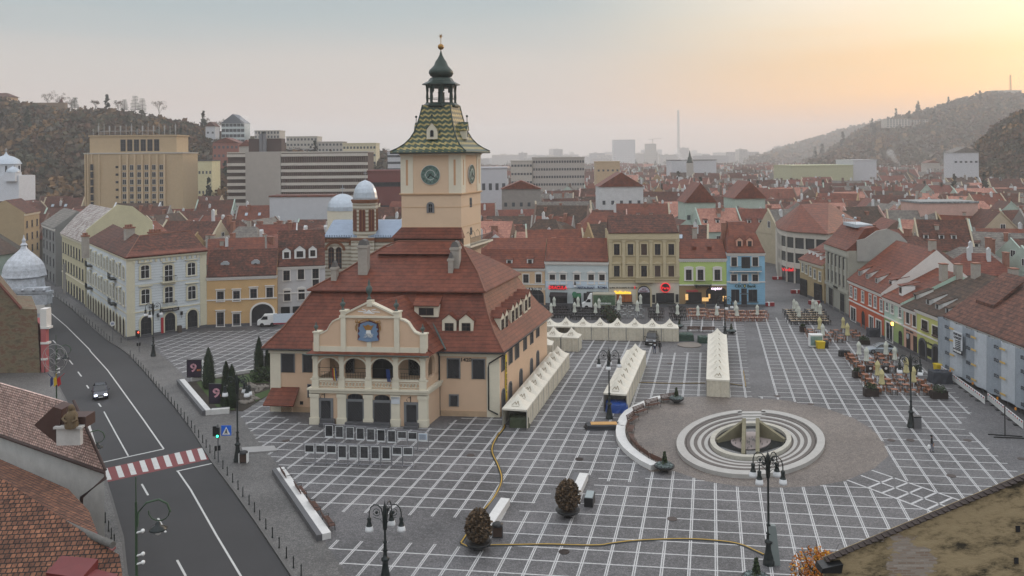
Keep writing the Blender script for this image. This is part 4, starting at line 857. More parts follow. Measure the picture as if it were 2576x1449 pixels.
for p in((705,475),(905,430)):
 x,z_=cb_.loc(cE(*p));
 for dx in(-.78,.78):cb_.winx(x+dx,z_-2.3,1.25,4.4,frame=STRB,trim=STR,arch=.6,mull=(1,3),sill=False,tw=.15)
 P=arcpts(4.3,z_+1.4,1.9,12,x);Q=arcpts(3.3,z_+1.4,1.4,12,x);b=MB()
 for i in range(12):b.prism([P[i],P[i+1],Q[i+1],Q[i]],-.15,0)
 b.obj('arch_moulding',STRB,cb_.t)
x0_,_=cb_.loc((883,620),-.6);x1_,_=cb_.loc((941,620),-.6);zt0=cb_.loc((910,585),-.6)[1];zt1=cb_.loc((910,504),1)[1];ztc=cb_.loc((910,497),1)[1];ztd=cb_.loc((910,454),1)[1]
tw_=x1_-x0_;xc=(x0_+x1_)/2;yc=-.6+tw_/2
b=MB();b.box(x0_,x1_,-.6,-.6+tw_,0,zt0-1,0);b.box(x0_-.15,x1_+.15,-.75,-.45+tw_,zt0-1.6,zt0-1.1,1)
oc2=lambda r_,z_,rot=math.pi/8:[(xc+r_*math.cos(rot+2*math.pi*i/8),yc+r_*math.sin(rot+2*math.pi*i/8),z_)for i in range(8)]
b.ring([oc2(tw_*.54,zt0-1),oc2(tw_*.54,zt1)],0,smooth=False);b.ring([oc2(tw_*.57,zt1-.5),oc2(tw_*.61,zt1),oc2(tw_*.61,zt1+.2)],1,smooth=False)
tur=b.obj('turret',[STR,STRB],cb_.t)
for k in range(8):
 a=-math.pi/2+k*math.pi/4;rr2=tw_*.54*math.cos(math.pi/8)
 for dx in(-.32,.32):part('window',winmesh(.45,(zt1-zt0)*.68,STRB,STRB,arch=.22,mull=(0,0),glass=M('maroon_louvre',lin(84,34,30),.6,.1),tw=.1,sill=False),tur,(xc+rr2*math.cos(a)-dx*math.sin(a)*-1*-1,yc+rr2*math.sin(a)+dx*math.cos(a),zt0+.2),a+math.pi/2)
b=MB();Rd=tw_*.5;hd=ztd-ztc
b.ring([[(xc+r_*Rd*math.cos(2*math.pi*i/16),yc+r_*Rd*math.sin(2*math.pi*i/16),ztc+z_*hd)for i in range(16)]for r_,z_ in((1.05,-.12),(1.05,0),(1.02,.12),(.98,.3),(.88,.52),(.7,.74),(.45,.9),(.15,.99),(.02,1.02))],0,smooth=False)
b.tube([(xc,yc,ztc+hd),(xc,yc,ztc+hd+2.2)],.05);b.box(xc-.35,xc+.35,yc-.04,yc+.04,ztc+hd+1.4,ztc+hd+1.5);b.obj('dome',SILV,tur)
f2=cb_.f;x_,z_=f2.py((851,535),13);rdm=38/F*f2.Wd(x_,13).y;
b=MB();b.lathe([(rdm*1.02,-4.2),(rdm*1.02,0)],(x_,13+rdm,z_+.3),20,1);b.lathe([(rdm*1.05*math.cos(t*math.pi/2),rdm*1.12*math.sin(t*math.pi/2))for t in(0,.15,.3,.45,.6,.75,.9,.99)],(x_,13+rdm,z_+.3),20,0,smooth=False)
zz6=z_+.3+rdm*1.12;b.tube([(x_,13+rdm,zz6-.2),(x_,13+rdm,zz6+2)],.07);b.box(x_-.5,x_+.5,13+rdm-.05,13+rdm+.05,zz6+1.1,zz6+1.25);b.obj('dome',[SILV,CREAM],cb_.t)
# --- far side of the square, left to right
R1=Bld('peach_townhouse','peach building with red mansard roof right of the council house with a LIQUOR & TOBACCO shop',(1205,768),(1371,770),10,7.75,[(1.3,9.6,0,0),(2.4,11.2,0,0),(5.5,13.3,0,0),(10.4,8,0,0)],plaster('peach2',204,174,140),T_RED,cm=WTR,fascia=4.3)
for p in((477,970),(595,968)):R1.win(cF(*p),1.1,1.7,frame=BROWNW,trim=WTR,ped='arc' if p[0]>500 else None)
for p in((1238,701),(1268,701)):R1.win(p,1.1,1.7,frame=BROWNW,trim=WTR)
for p in((105,838),(322,845),(515,838)):R1.dorm(cF(*p),1.25,1.15,.35,'shed')
R1.boxp('sign_board',cX(105,122),cX(285,148),-.15,-.02,BLACKM);x,z_=R1.loc(cX(195,135));text('sign_lettering','LIQUOR & TOBACCO',.62,WHITE,R1.t,x,z_,-.18,sx=.92)
x,_=R1.loc(cX(220,220));R1.winx(x,.3,3.6,3.2,frame=STONED,arch=1.4,mull=(2,1),sill=False,name='shop_window',trim=R1.wall.data.materials[0],tw=.3)
R2=Bld('pale_restaurant_building','pale grey-blue two-storey building with five pedimented windows and a RESTAURANT ROMA fascia',(1372,770),(1531,773),10,9.2,[(.6,9.75,0,0),(5,13.4,0,0),(10.4,9.3,0,0)],plaster('pale_blue_grey',186,194,194),T_RED,cm=WTR,fascia=5.15,cornh=.6)
for x_ in(725,825,955,1088,1190):R2.win(cF(x_,975),1.1,1.85,frame=BROWNW,trim=WTR,ped='tri',tw=.22)
b=MB();b.box(.1,R2.w-.1,-.1,0,3.75,5.1);b.obj('fascia_board',M('fascia_white',lin(190,204,216),.6,.04),R2.t)
R2.boxp('sign_board',cX(363,100),cX(515,142),-.25,-.1,BLACKM);x,z_=R2.loc(cX(440,122));REDN=M('neon_red',lin(230,40,50),.5,0,emit=.6)
text('sign_lettering','DRACULA',.95,REDN,R2.t,x,z_,-.27,sx=.85)
NAVY=M('navy_letters',lin(36,52,84),.6,0)
x,z_=R2.loc(cX(725,125));text('sign_lettering','RESTAURANT',.66,NAVY,R2.t,x-.2,z_,-.14,sx=.85);x,z_=R2.loc(cX(873,122));text('sign_lettering','ROMA',.66,NAVY,R2.t,x,z_,-.14)
SHOPG=M('shop_glass',(.02,.022,.025),.15,0,spec=.7);WARM=M('shop_warm_light',lin(236,170,90),.5,.4,2.5,emit=.55)
for x0p,x1p,y0p in((365,530,182),(590,665,172),(690,885,172)):
 xa,za=R2.loc(cX(x0p,y0p));xb,_=R2.loc(cX(x1p,y0p));part('shop_window',winmesh(xb-xa,za-.35,BLACKM,None,mull=(3,0),glass=SHOPG,sill=False),R2.t,((xa+xb)/2,-.02,.3))
for x0p,x1p,y0p,mm_,dp_ in((365,535,170,M('awning_black',lin(36,34,36),.7,.1),1.4),(588,665,180,M('awning_green',lin(40,104,66),.7,.1),.7),(720,885,165,M('awning_black',(0,0,0)),1.0)):
 xa,za=R2.loc(cX(x0p,y0p));xb,_=R2.loc(cX(x1p,y0p));b=MB();b.hexa([(xa,-dp_,za-.5),(xb,-dp_,za-.5),(xb,0,za),(xa,0,za)],[(xa,-dp_,za-.42),(xb,-dp_,za-.42),(xb,0,za+.08),(xa,0,za+.08)]);b.box(xa,xb,-dp_-.02,-dp_+.03,za-.75,za-.45);b.obj('awning',mm_,R2.t)
x,z_=R2.loc(cX(605,180));b=MB();b.prism([(x+.5*math.cos(i*math.pi/8),z_+.5*math.sin(i*math.pi/8))for i in range(16)],-.8,-.72);b.obj('round_sign',M('sign_green',lin(60,120,90),.6,.1),R2.t)
for k in range(7):b=MB();xx=R2.w*(k+.5)/7;b.box(xx-.12,xx+.12,-.15,0,.6,3.7);
BEI=plaster('beige_stone',176,160,126)
R3=Bld('beige_palace','tall beige three-storey building with pilasters, pedimented windows and a central stone balcony',(1532,773),(1708.5,773),11,14.9,[(1.0,15.8,.3,.3),(5.5,18.2,.3,.3),(11.2,15,.3,.3)],BEI,T_BROWN,cm=plaster('beige_cornice',188,174,142),fascia=4.9,cornh=1.3,wm2=plaster('pale_rustic',196,190,174),z2=4.9)
BC=MATS['beige_cornice']
for x_ in(1328,1456,1583,1710,1838):
 R3.win(cF(x_,697),1.15,2.2,frame=BROWNW,trim=BC,tw=.24,glass=BROWNW if x_ in(1583,)else GLASS);R3.win(cF(x_,900),1.15,2.2,frame=BROWNW,trim=BC,ped='tri',tw=.24,glass=BROWNW if x_ in(1456,1710,1838)else GLASS)
b=MB()
zu,zl=R3.loc(cF(1520,605))[1],R3.loc(cF(1520,960))[1]
for x_ in(1270,1393,1520,1648,1775,1897):
 x,_=R3.loc(cF(x_,700));b.box(x-.32,x+.32,-.16,0,zl,zu);b.box(x-.42,x+.42,-.24,0,zu-.45,zu);b.box(x-.4,x+.4,-.22,0,zl,zl+.4)
b.box(0,R3.w,-.12,0,R3.loc(cF(1500,757))[1]-.1,R3.loc(cF(1500,757))[1]+.08);b.box(0,R3.w,-.2,0,zl-.5,zl-.3)
b.obj('pilasters',BC,R3.t)
R3.balcony(cF(1590,995),3.6,1.0,BC,solid=True,h=.8)
x,_=R3.loc(cX(1275,200));part('door',winmesh(2.5,4.2,BLACKM,BC,arch=1.25,mull=(1,1),glass=DARK,sill=False,tw=.35),R3.t,(x,-.02,.15))
b=MB();b.prism([(x-1.15,3.0),(x+1.15,3.0)]+arcpts(2.3,3.0,1.1,10,x),-.12,-.08);b.obj('arch_sign',M('sign_maroonwhite',lin(190,186,196),.6,.05),R3.t)
text('sign_lettering','ART',.42,M('letters_maroon',lin(110,40,60),.6,0),R3.t,x,3.62,-.14);text('sign_lettering','GALLERY',.42,MATS['letters_maroon'],R3.t,x,3.22,-.14)
xa,za=R3.loc(cX(1010,190));xb,_=R3.loc(cX(1160,190));part('shop_window',winmesh(xb-xa,za-1.0,BLACKM,None,mull=(1,0),glass=M('amber_interior',lin(120,70,36),.3,.5,1.2,emit=.25),sill=True),R3.t,((xa+xb)/2,-.02,1.0))
xa,za=R3.loc(cY(180,175));xb,_=R3.loc(cY(355,175));part('shop_window',winmesh(xb-xa,za-.9,BLACKM,None,mull=(1,0),glass=SHOPG,sill=True),R3.t,((xa+xb)/2,-.02,.9))
x,z_=R3.loc(cX(1068,168));text('neon_sign','Bellissima',.85,M('neon_yellow',lin(255,204,50),.5,0,emit=.9),R3.t,x,z_,-.3)
x,z_=R3.loc(cX(1080,122));text('sign_lettering','La fine, din bucataria de odinioara',.42,BLACKM,R3.t,x,z_,-.1);R3.boxp('red_bar',cX(1184,110),cX(1191,135),-.2,-.05,REDN)
x,z_=R3.loc(cY(269,120));b=MB();b.prism([(x+.95*math.cos(i*math.pi/12),z_+.95*math.sin(i*math.pi/12))for i in range(24)],-.4,-.2,0);b.prism([(x+.8*math.cos(i*math.pi/12),z_+.8*math.sin(i*math.pi/12))for i in range(24)],-.43,-.4,1);sg_=b.obj('round_sign',[REDN,BLACKM],R3.t);text('sign_lettering','Perla',.7,REDN,sg_,x,z_-.1,-.46)
for p in((157,230),(384,225)):R3.boxp('menu_board',cY(p[0]-14,p[1]-38),cY(p[0]+14,p[1]+40),-.12,-.02,BLACKM)
R3.chim((1703,590),.9,566,3);R3.chim((1690,575),.8,552,7,CHIMB)
GRN=plaster('lime_green_plaster',176,196,118);TAN=plaster('tan_plaster',142,118,84)
R4=Bld('lime_green_townhouse','lime green two-storey building with a white lace frieze, red roof and brown ground floor',(1709,773),(1828.5,773),9,9.85,[(4.5,13.2,0,0),(9.4,9.9,0,0)],GRN,T_RED,cm=WTR,fascia=4.35,cornh=.5,wm2=TAN,z2=4.35)
for x_ in(2002,2112,2270):R4.win(cF(x_,935),1.15,2.1,frame=BROWNW,trim=WTR,ped='arc',tw=.32)
b=MB();zf=R4.loc(cF(2130,800))[1];b.box(0,R4.w,-.06,0,zf-.1,zf+.6)
for k in range(22):xx=R4.w*(k+.5)/22;b.prism([(xx+.2*math.cos(i*math.pi/5),zf-.1+.25*math.sin(i*math.pi/5))for i in range(10)],-.1,0)
b.obj('frieze',WTR,R4.t);R4.balcony(cF(2130,1030),3.3,.9,IRON)
for p in((2052,680),(2195,680)):x,z_=R4.loc(cF(*p),1.8);b=MB();b.box(x-.4,x+.4,1.5,2.6,z_-.4,z_+.25);b.obj('roof_vent',T_RED,R4.roof)
xa,za=R4.loc(cY(470,168));xb,_=R4.loc(cY(622,168));part('shop_window',winmesh(xb-xa,za-.9,BLACKM,None,mull=(0,0),glass=SHOPG),R4.t,((xa+xb)/2,-.02,.9))
x,_=R4.loc(cY(762,220));part('door',winmesh(4.0,4.0,BROWNW,TAN,arch=.9,mull=(3,1),glass=DARK,sill=False,tw=.2),R4.t,(x,-.02,.15))
x,z_=R4.loc(cY(530,152));text('sign_lettering','inmedio',.72,M('sign_red',lin(168,52,66),.6,0,emit=.1),R4.t,x,z_,-.12)
x,z_=R4.loc(cY(765,128));text('neon_sign','cuptor',.8,M('neon_white',lin(240,220,235),.5,0,emit=1.2),R4.t,x,z_,-.3)
LCD=M('lit_screen',lin(240,190,120),.4,.5,4,emit=.5)
for a,c in(((628,220),(690,255)),((466,185),(492,243)),((690,185),(706,228)),((828,205),(862,255))):R4.boxp('lit_poster',cY(*a),cY(*c),-.2,-.05,LCD)
R4.chim(cF(2060,600),.9,602-28,5.5)
BLU=plaster('sky_blue_plaster',136,180,204)
R5=Bld('sky_blue_bank','narrow sky blue three-storey bank with two pink dormers and an iron balcony at the street corner',(1829,773.5),(1925,774),12,10.95,[(.8,12.2,.4,.4),(2.5,14.2,1.0,1.0),(5.5,16.6,1.2,2.6),(7.5,16.6,1.2,2.6),(12.4,11,0,0)],BLU,T_RED,cm=WTR,fascia=5.0)
for x_ in(75,250):R5.win(cR_(x_,717),1.1,1.75,frame=BROWNW,trim=WTR)
for x_ in(75,162,250):R5.win(cR_(x_,857),1.1,1.6,frame=BROWNW,trim=WTR)
R5.win(cR_(172,725),1.7,2.2,frame=BROWNW,mull=(1,0),glass=DARK,sill=False,name='balcony_door');R5.balcony(cR_(166,792),6.1,.9,WTR)
for x_ in(120,205):R5.dorm(cR_(x_,600),1.2,1.5,.7,wm=M('dormer_pink',lin(208,160,138),.8,.05))
for p,w_ in(((85,1005),1.6),((230,1005),1.7)):x,z_=R5.loc(cR_(*p));R5.winx(x,1.2,w_,2.4,frame=STONED,mull=(1,0),name='shop_window')
x,_=R5.loc(cR_(158,1050));R5.winx(x,.2,1.1,2.4,frame=BROWNW,mull=(0,0),name='door',glass=DARK,sill=False);R5.winx(x,2.9,1.1,.9,frame=STONED,mull=(0,0))
BGR=M('bank_green',lin(26,62,52),.6,0);x,z_=R5.loc(cR_(115,920));text('sign_lettering','CEC',.78,BGR,R5.t,x,z_,-.08,sx=1.1);x,z_=R5.loc(cR_(218,920));text('sign_lettering','Bank',.78,BGR,R5.t,x,z_,-.08,sx=1.1)
x,z_=R5.loc(cR_(163,920));b=MB();b.prism([(x-.26,z_+.35),(x-.26,z_-.1),(x,z_-.42),(x+.26,z_-.1),(x+.26,z_+.35)],-.1,-.02,0);b.prism([(x-.1,z_+.2),(x-.12,z_-.05),(x,z_-.2),(x+.12,z_-.05),(x+.1,z_+.2)],-.13,-.1,1);b.obj('bank_emblem',[BGR,M('emblem_yellow',lin(196,190,120),.6,0)],R5.t)
R5.chim((1822,600),1.0,562,5,CHIMB)
b=MB()
for k in range(9):b.box(0,R5.w,-.03,0,.8+k*.42,.83+k*.42)
b.obj('rustication',M('blue_joint',lin(112,154,178),.9,0),R5.t)
# ---------------------------------------------------------------- right-hand row
def rowb(name,label,pa,pb,eave,ridge_p,ry,depth,wm,rm,**k):
 A,B_=G(pa),G(pb);f=Fr(A,B_);ze=f.py(eave,0)[1];rz_=f.py(ridge_p,ry)[1]
 back=k.pop('back',ze+1);prof=k.pop('prof',None)or[(ry,rz_,k.get('il',0),k.get('ir',0)),(depth+.4,back,0,0)]
 k.pop('il',0);k.pop('ir',0)
 bl=Bld(name,label,A,B_,depth,ze,prof,wm,rm,**k);bl.pf=(ry,rz_);return bl
CONC=plaster('white_concrete',190,184,174);
P=[G(1954,676),G(1958,696),G(1966,704),G(1980,710),G(2000,714),G(2080,724)]
d0=G(1985,711).y;kk=F/d0;zlev=[0]+[H-(y_-386)/kk for y_ in((765/2.0703+700)/1.59,(722/2.0703+700)/1.59,(640/2.0703+700)/1.59,(602/2.0703+700)/1.59,(512/2.0703+700)/1.59,(462/2.0703+700)/1.59)]
mb_=thing('department_store','modern store with rounded corner, white concrete bands and a big red roof at the street mouth','store')
back=[P[-1]+Vector((16,18,0)),P[0]+Vector((12,14,0))];poly=[(p.x,p.y)for p in P+back]
b=MB()
def ins(poly,e):c=(sum(p[0]for p in poly)/len(poly),sum(p[1]for p in poly)/len(poly));return[(x+(c[0]-x)*e,y+(c[1]-y)*e)for x,y in poly]
for a,c,m_,e in((0,zlev[1],1,.03),(zlev[1],zlev[2],0,0),(zlev[2],zlev[3],1,.035),(zlev[3],zlev[4],0,0),(zlev[4],zlev[5],1,.035),(zlev[5],zlev[6],0,0)):b.slab(ins(poly,e),a,c,m_)
for p,q in zip(P[:-1],P[1:]):
 n_=max(1,int((q-p).length/2.2))
 for k in range(n_):c=p.lerp(q,k/n_);b.box(c.x-.15,c.x+.15,c.y+.02,c.y+.4,0,zlev[5],0)
b.obj('wall',[CONC,M('store_glazing',(.05,.055,.06),.2,.3,.5)],mb_)
b=MB();zt=zlev[6];cx2,cy2=Dp((2014,513),d0+9).x,d0+9;zr2=Dp((2014,513),d0+9).z;ox=[(x,y)for x,y in ins(poly,-.05)]
vs=[(x,y,zt)for x,y in ox]+[(cx2,cy2,zr2),(cx2+8,cy2+3,zr2)];n=len(ox);b.slab(ox,zt-.1,zt)
b.add(vs,[(i,i+1,n)for i in range(n-3)]+[(n-3,n-2,n+1,n),(n-2,n-1,n+1),(n-1,0,n,n+1)]);b.obj('roof',T_RED,mb_)
x_=Dp(cR_(545,783),d0-1.2);t2=text('sign_lettering','Vodafone',1.1,REDN,mb_,x_.x,x_.z,x_.y-.3,rz=R(-12))
def roofhit(bl,p,pf):
 y=0
 for k in range(260):
  y=k*.05;z_=bl.f.py(p,y)[1];zr_=bl.ze+(pf[1]-bl.ze)*(y+.45)/(pf[0]+.45)
  if z_<=zr_:break
 return bl.f.py(p,y)[0],y,z_
rb0=rowb('low_beige_house','low weathered beige house with a long steep red roof and four roof hatches beside the store',(2013,742),(2073,765),(2014,652),cR_(835,480),8,12,plaster('weathered_beige',172,150,112,var=.15),T_RED,cm=CREAM)
for p in((645,765),(675,780),(710,800),(745,820),(788,840)):rb0.win(cR_(*p),1.0,1.9,frame=WHITE,trim=CREAM)
for p,wv in(((655,940),3.0),((775,980),3.2)):x,_=rb0.loc(cR_(*p));part('shopfront',winmesh(wv,3.4,BLACKM,BLACKM,mull=(3,1),glass=DARK,sill=False),rb0.t,(x,-.1,.2))
for p in((720,640),(752,650),(785,665),(815,690)):
 x,y,z_=roofhit(rb0,cR_(*p),rb0.pf);z_+=.45;b=MB();b.box(x-.35,x+.35,y-.6,y+1,z_-.8,z_+.1,0);b.box(x-.45,x+.45,y-.7,y+1.2,z_+.1,z_+.22,1);b.obj('roof_hatch',[WHITE,T_RED],rb0.roof)
GC=plaster('grey_classical_stone',150,148,136,var=.12)
rb1=rowb('grey_classical_building','tall grey stone facade with giant pilasters, a BRASSERIE sign and a mansard with iron cresting',(2078,768),(2136,801),(2078,612),(2110,560),4,12,GC,T_RED,cm=plaster('grey_cornice',166,164,152),cornh=1.2,prof=[(1.2,13.9,0,0),(3.2,16.5,.6,.6),(5.2,16.8,.8,.8),(12.4,12,0,0)])
ztop_=rb1.ze-1.6;b=MB()
for k in range(6):x=rb1.w*(k+.5)/6;b.box(x-.35,x+.35,-.3,0,5.0,ztop_)
b.box(0,rb1.w,-.25,0,4.4,5.0);b.obj('pilasters',MATS['grey_cornice'],rb1.t)
for k in range(5):x=rb1.w*(k+1)/6;rb1.winx(x,8.6,1.15,2.7,frame=STONED,mull=(1,2),trim=GC,tw=.1);rb1.winx(x,5.3,1.15,2.3,frame=STONED,mull=(1,1),trim=GC,tw=.1)
for k in(1,3):x=rb1.w*k/4;part('door',winmesh(2.6,3.8,BLACKM,GC,mull=(2,1),glass=DARK,sill=False,tw=.2),rb1.t,(x,-.02,.2))
text('sign_lettering','BRASSERIE',.6,BLACKM,rb1.t,rb1.w*.5,4.7,-.3)
b=MB();b.box(rb1.w*.25,rb1.w*.75,2.4,5.6,16.4,17.0,0);
for k in range(7):b.tube([(rb1.w*(.25+k*.083),2.4,17),(rb1.w*(.25+k*.083),2.4,17.9)],.05,4,0)
b.tube([(rb1.w*.25,2.4,17.8),(rb1.w*.75,2.4,17.8)],.06,4,0);b.ball((rb1.w*.25,2.4,18.2),.28);b.ball((rb1.w*.75,2.4,18.2),.28);b.obj('roof_cresting',M('pale_zinc',lin(170,180,186),.5,.1),rb1.roof)
b=MB();b.prism([(0,0),(9,0),(9,3.6),(7.5,5.2),(5.5,6.0),(3.5,5.6),(1.5,4.2),(0,3.9)],-.2,.2);o=b.obj('party_wall',plaster('party_grey',158,156,150,var=.12),rb1.t);o.location=(rb1.w,1.5,10.5);o.rotation_euler=(0,0,R(90))
ORA=plaster('terracotta_orange_plaster',178,88,58)
rb2=rowb('orange_townhouse','terracotta orange building with white windows, shop openings and three wedge dormers in a steep red roof',(2137,807),(2224,855),(2223,739),(2205,592),8.5,15,ORA,T_RED,cm=WTR,fascia=3.75,back=8.5)
for p in((1047,965),(1083,985),(1143,1008),(1205,1035),(1247,1052),(1297,1080)):rb2.win(cR_(*p),1.1,1.9,frame=WHITE,trim=WTR,mull=(1,2),tw=.12)
for p,wv in(((1065,1155),2.6),((1215,1220),1.8),((1275,1245),2.2)):x,_=rb2.loc(cR_(*p));part('shopfront',winmesh(wv,2.5,WHITE,WTR,mull=(1,0),glass=SHOPG,sill=False),rb2.t,(x,-.03,.3))
x,_=rb2.loc(cR_(1150,1180));part('door',winmesh(1.7,2.9,BROWNW,ORA,arch=.8,mull=(1,0),glass=DARK,sill=False,tw=.3),rb2.t,(x,-.03,.2))
def wedge(bl,p,y,h_=.9,w_=1.1,L_=2.6):
 x,y,z_=roofhit(bl,p,bl.pf);y-=.3;z_+=.25;b=MB();b.box(x-w_/2,x+w_/2,y,y+.1,z_-h_*.5,z_+h_*.5,0);b.prism([(0,0)]*0 or[(x-w_/2,z_-h_*.5),(x+w_/2,z_-h_*.5),(x+w_/2,z_+h_*.5),(x-w_/2,z_+h_*.5)],y+.1,y+.5,0)
 b.hexa([(x-w_/2,y,z_-h_*.5),(x+w_/2,y,z_-h_*.5),(x+w_/2,y+L_,z_+h_*.5),(x-w_/2,y+L_,z_+h_*.5)],[(x-w_/2,y,z_+h_*.5),(x+w_/2,y,z_+h_*.5),(x+w_/2,y+L_,z_+h_*.5+.9),(x-w_/2,y+L_,z_+h_*.5+.9)],0)
 b.hexa([(x-w_/2-.1,y-.1,z_+h_*.5),(x+w_/2+.1,y-.1,z_+h_*.5),(x+w_/2+.1,y+L_,z_+h_*.5+.95),(x-w_/2-.1,y+L_,z_+h_*.5+.95)],[(x-w_/2-.1,y-.1,z_+h_*.5+.1),(x+w_/2+.1,y-.1,z_+h_*.5+.1),(x+w_/2+.1,y+L_,z_+h_*.5+1.05),(x-w_/2-.1,y+L_,z_+h_*.5+1.05)],1)
 b.box(x-.25,x+.25,y-.02,y+.02,z_-.3,z_+.3,2);b.obj('dormer',[WHITE,bl.roof.data.materials[0],DARK],bl.roof)
for p in((1125,825),(1190,850),(1268,885)):wedge(rb2,cR_(*p),2.2)
rb2.roof.data.materials[1]=WTR
MNT=plaster('mint_plaster',172,196,182);MNG=plaster('sage_green_plaster',138,158,104)
rb3=rowb('mint_green_townhouse','narrow mint green building with a sage ground floor, lamp-lit doorway and two hooded dormers',(2225,855.5),(2273,881),(2273,765),(2352,672),8.5,14,MNT,T_RED,cm=WTR,fascia=3.75,wm2=MNG,z2=3.75)
for p in((1345,1075),(1388,1095),(1452,1130)):rb3.win(cR_(*p),1.0,1.95,frame=WHITE,trim=WTR,mull=(1,2),tw=.12)
x,_=rb3.loc(cR_(1365,1300));part('shopfront',winmesh(2.6,3.0,WHITE,WTR,mull=(1,0),glass=SHOPG,sill=False),rb3.t,(x,-.03,.2))
x,z_=rb3.loc(cR_(1455,1310));part('door',winmesh(1.2,2.6,BLACKM,None,arch=.5,glass=DARK,sill=False),rb3.t,(x,-.03,.2))
for p in((1372,935),(1455,985)):q_=roofhit(rb3,cR_(*p),rb3.pf);rb3.dorm(cR_(*p),1.25,1.3,q_[1]-.3,'shed',rm=T_RED,d_=2)
b=MB();x,z_=rb3.loc(cR_(1385,1232),-.8);b.box(x-.14,x+.14,-.95,-.65,z_-.25,z_+.25);b.obj('lit_wall_lamp',M('lamp_amber',lin(255,190,90),.4,0,emit=3),rb3.t)
PNK=plaster('dusty_pink_plaster',190,150,130)
rb4=rowb('dusty_pink_townhouse','narrow dusty pink building with two brown windows and LUTO PRIMO lettering',(2274,881.5),(2307,898),(2307,783),(2375,690),8.5,13,PNK,T_DARK,cm=WTR,fascia=3.7)
for p in((1517,1175),(1573,1200)):rb4.win(cR_(*p),1.05,2.0,frame=BROWNW,trim=WTR,mull=(1,0),tw=.12)
for p in((1520,1360),(1578,1390)):x,_=rb4.loc(cR_(*p));rb4.winx(x,.3,1.2,2.7,frame=BROWNW,mull=(1,1),glass=DARK,sill=False,name='door')
text('sign_lettering','LUTO · PRIMO',.36,IRON,rb4.t,rb4.w/2,3.35,-.1)
wedge(rb4,cR_(1590,1020),1.8,.6)
x,z_=rb4.loc(cR_(1513,1335),-.8);b=MB();b.prism([(x+.4*math.cos(i*math.pi/8),z_+.4*math.sin(i*math.pi/8))for i in range(16)],-.85,-.75);b.obj('round_sign',M('sign_grey',lin(150,156,158),.6,.05),rb4.t)
YGR=plaster('yellow_green_plaster',184,184,112)
rb5=rowb('yellow_green_townhouse','yellow-green building with deep arched doorways under a mossy dark roof beside the scaffolding',(2307.5,898.5),(2381,935),(2381,803),(2392,667),9,14,YGR,T_DARK,cm=WTR,fascia=3.65)
for p in((1658,1245),(1748,1295)):
 rb5.win(cR_(*p),1.9,1.45,frame=BROWNW,trim=WTR,mull=(3,1),tw=.12);x,z_=rb5.loc(cR_(p[0],p[1]+38),-.2);b=MB();b.box(x-.85,x+.85,-.45,-.12,z_-.15,z_+.05);b.obj('flower_box',BROWNW,rb5.t)
rb5.win(cR_(1825,1325),1.3,1.45,frame=BROWNW,trim=WTR,mull=(1,1),tw=.12)
for p in((1650,1420),):pass
for xx in(1.9,5.9):x=xx;part('door',winmesh(1.9,2.9,STONED,STONED,arch=.9,mull=(0,0),glass=DARK,sill=False,tw=.3),rb5.t,(x,-.06,.1))
for p in((1698,1065),(1775,1105),(1860,1140)):wedge(rb5,cR_(*p),1.8,.75,1.2)
text('sign_lettering',"La Ceaun",.5,BLACKM,rb5.t,3.9,2.9,-.1)
b=MB();b.box(3.3,4.6,-.12,-.02,1.0,2.2);b.obj('menu_board',BLACKM,rb5.t)
SCR=plaster('scaffold_grey_wall',150,152,152)
A=G(2382,935);f_=Fr(A,A+Vector((-.45,-34,0)));zeS=f_.py((2391,799),0)[1];rzS=f_.py((2483,674),8)[1]
rb6=Bld('scaffolded_building','large building wrapped in pale grey scaffold netting under a big old brown tiled roof',A,A+Vector((-.45,-34,0)),15,zeS,[(1.3,zeS+1.4,0,0),(8,rzS,0,0),(15.4,zeS,0,0)],SCR,tile('near_brown_tiles',lin(62,44,38),lin(108,70,56),.75,3.4,.4,.35),cm=WTR,cornh=.3)
net=MB();segs=44;L_=rb6.w
rn=random.Random(5);prev=None;cols_=[]
for k in range(segs+1):
 x=L_*k/segs;cols_.append((x,-1.25+.16*math.sin(k*1.7)+rn.uniform(-.1,.1)))
MESHN=M('scaffold_net',lin(142,150,158),.8,.12,1.2,fine=.1,fscale=8);MESHN2=M('scaffold_net_light',lin(176,182,188),.8,.1,1.2,fine=.08,fscale=8)
for k in range(segs):
 (xa,ya),(xb,yb_)=cols_[k],cols_[k+1]
 net.hexa([(xa,ya,.8),(xb,yb_,.8),(xb,yb_+.04,.8),(xa,ya+.04,.8)],[(xa,ya+.1,zeS-.1),(xb,yb_+.1,zeS-.1),(xb,yb_+.14,zeS-.1),(xa,ya+.14,zeS-.1)],1 if(k//4)%2 else 0)
net.box(0,.05,-1.2,0,.8,zeS-.1,0);nt_=net.obj('scaffold_netting',[MESHN,MESHN2],rb6.t)
b=MB()
for k in range(13):
 x=.4+k*2.7;b.tube([(x,-.95,0),(x,-.95,zeS-.1)],.05,5);b.tube([(x,-.2,0),(x,-.2,zeS-.1)],.05,5)
for z_ in(.7,2.5,4.5,6.5):b.box(.2,L_-.2,-.95,-.2,z_-.04,z_+.04)
b.obj('scaffold',M('scaffold_steel',lin(120,124,128),.5,.1,metal=.4),rb6.t)
OCHT=M('logo_ochre',lin(196,164,96),.7,0);STOK=M('logo_dark',lin(56,60,66),.7,0)
for k,xx in enumerate((3.1,8.6,15.2,20.8,27.5)):
 for z_ in(1.5,3.4,5.3,6.9):
  if(k%2 and z_<2)or xx>L_-2:pass
  q=text('sto_lettering','sto',.85,STOK,nt_,xx,z_,-1.5,ext=.01);b=MB();b.box(xx+.75,xx+1.9,-1.52,-1.48,z_-.13,z_+.1);b.obj('logo_bar',OCHT,nt_)
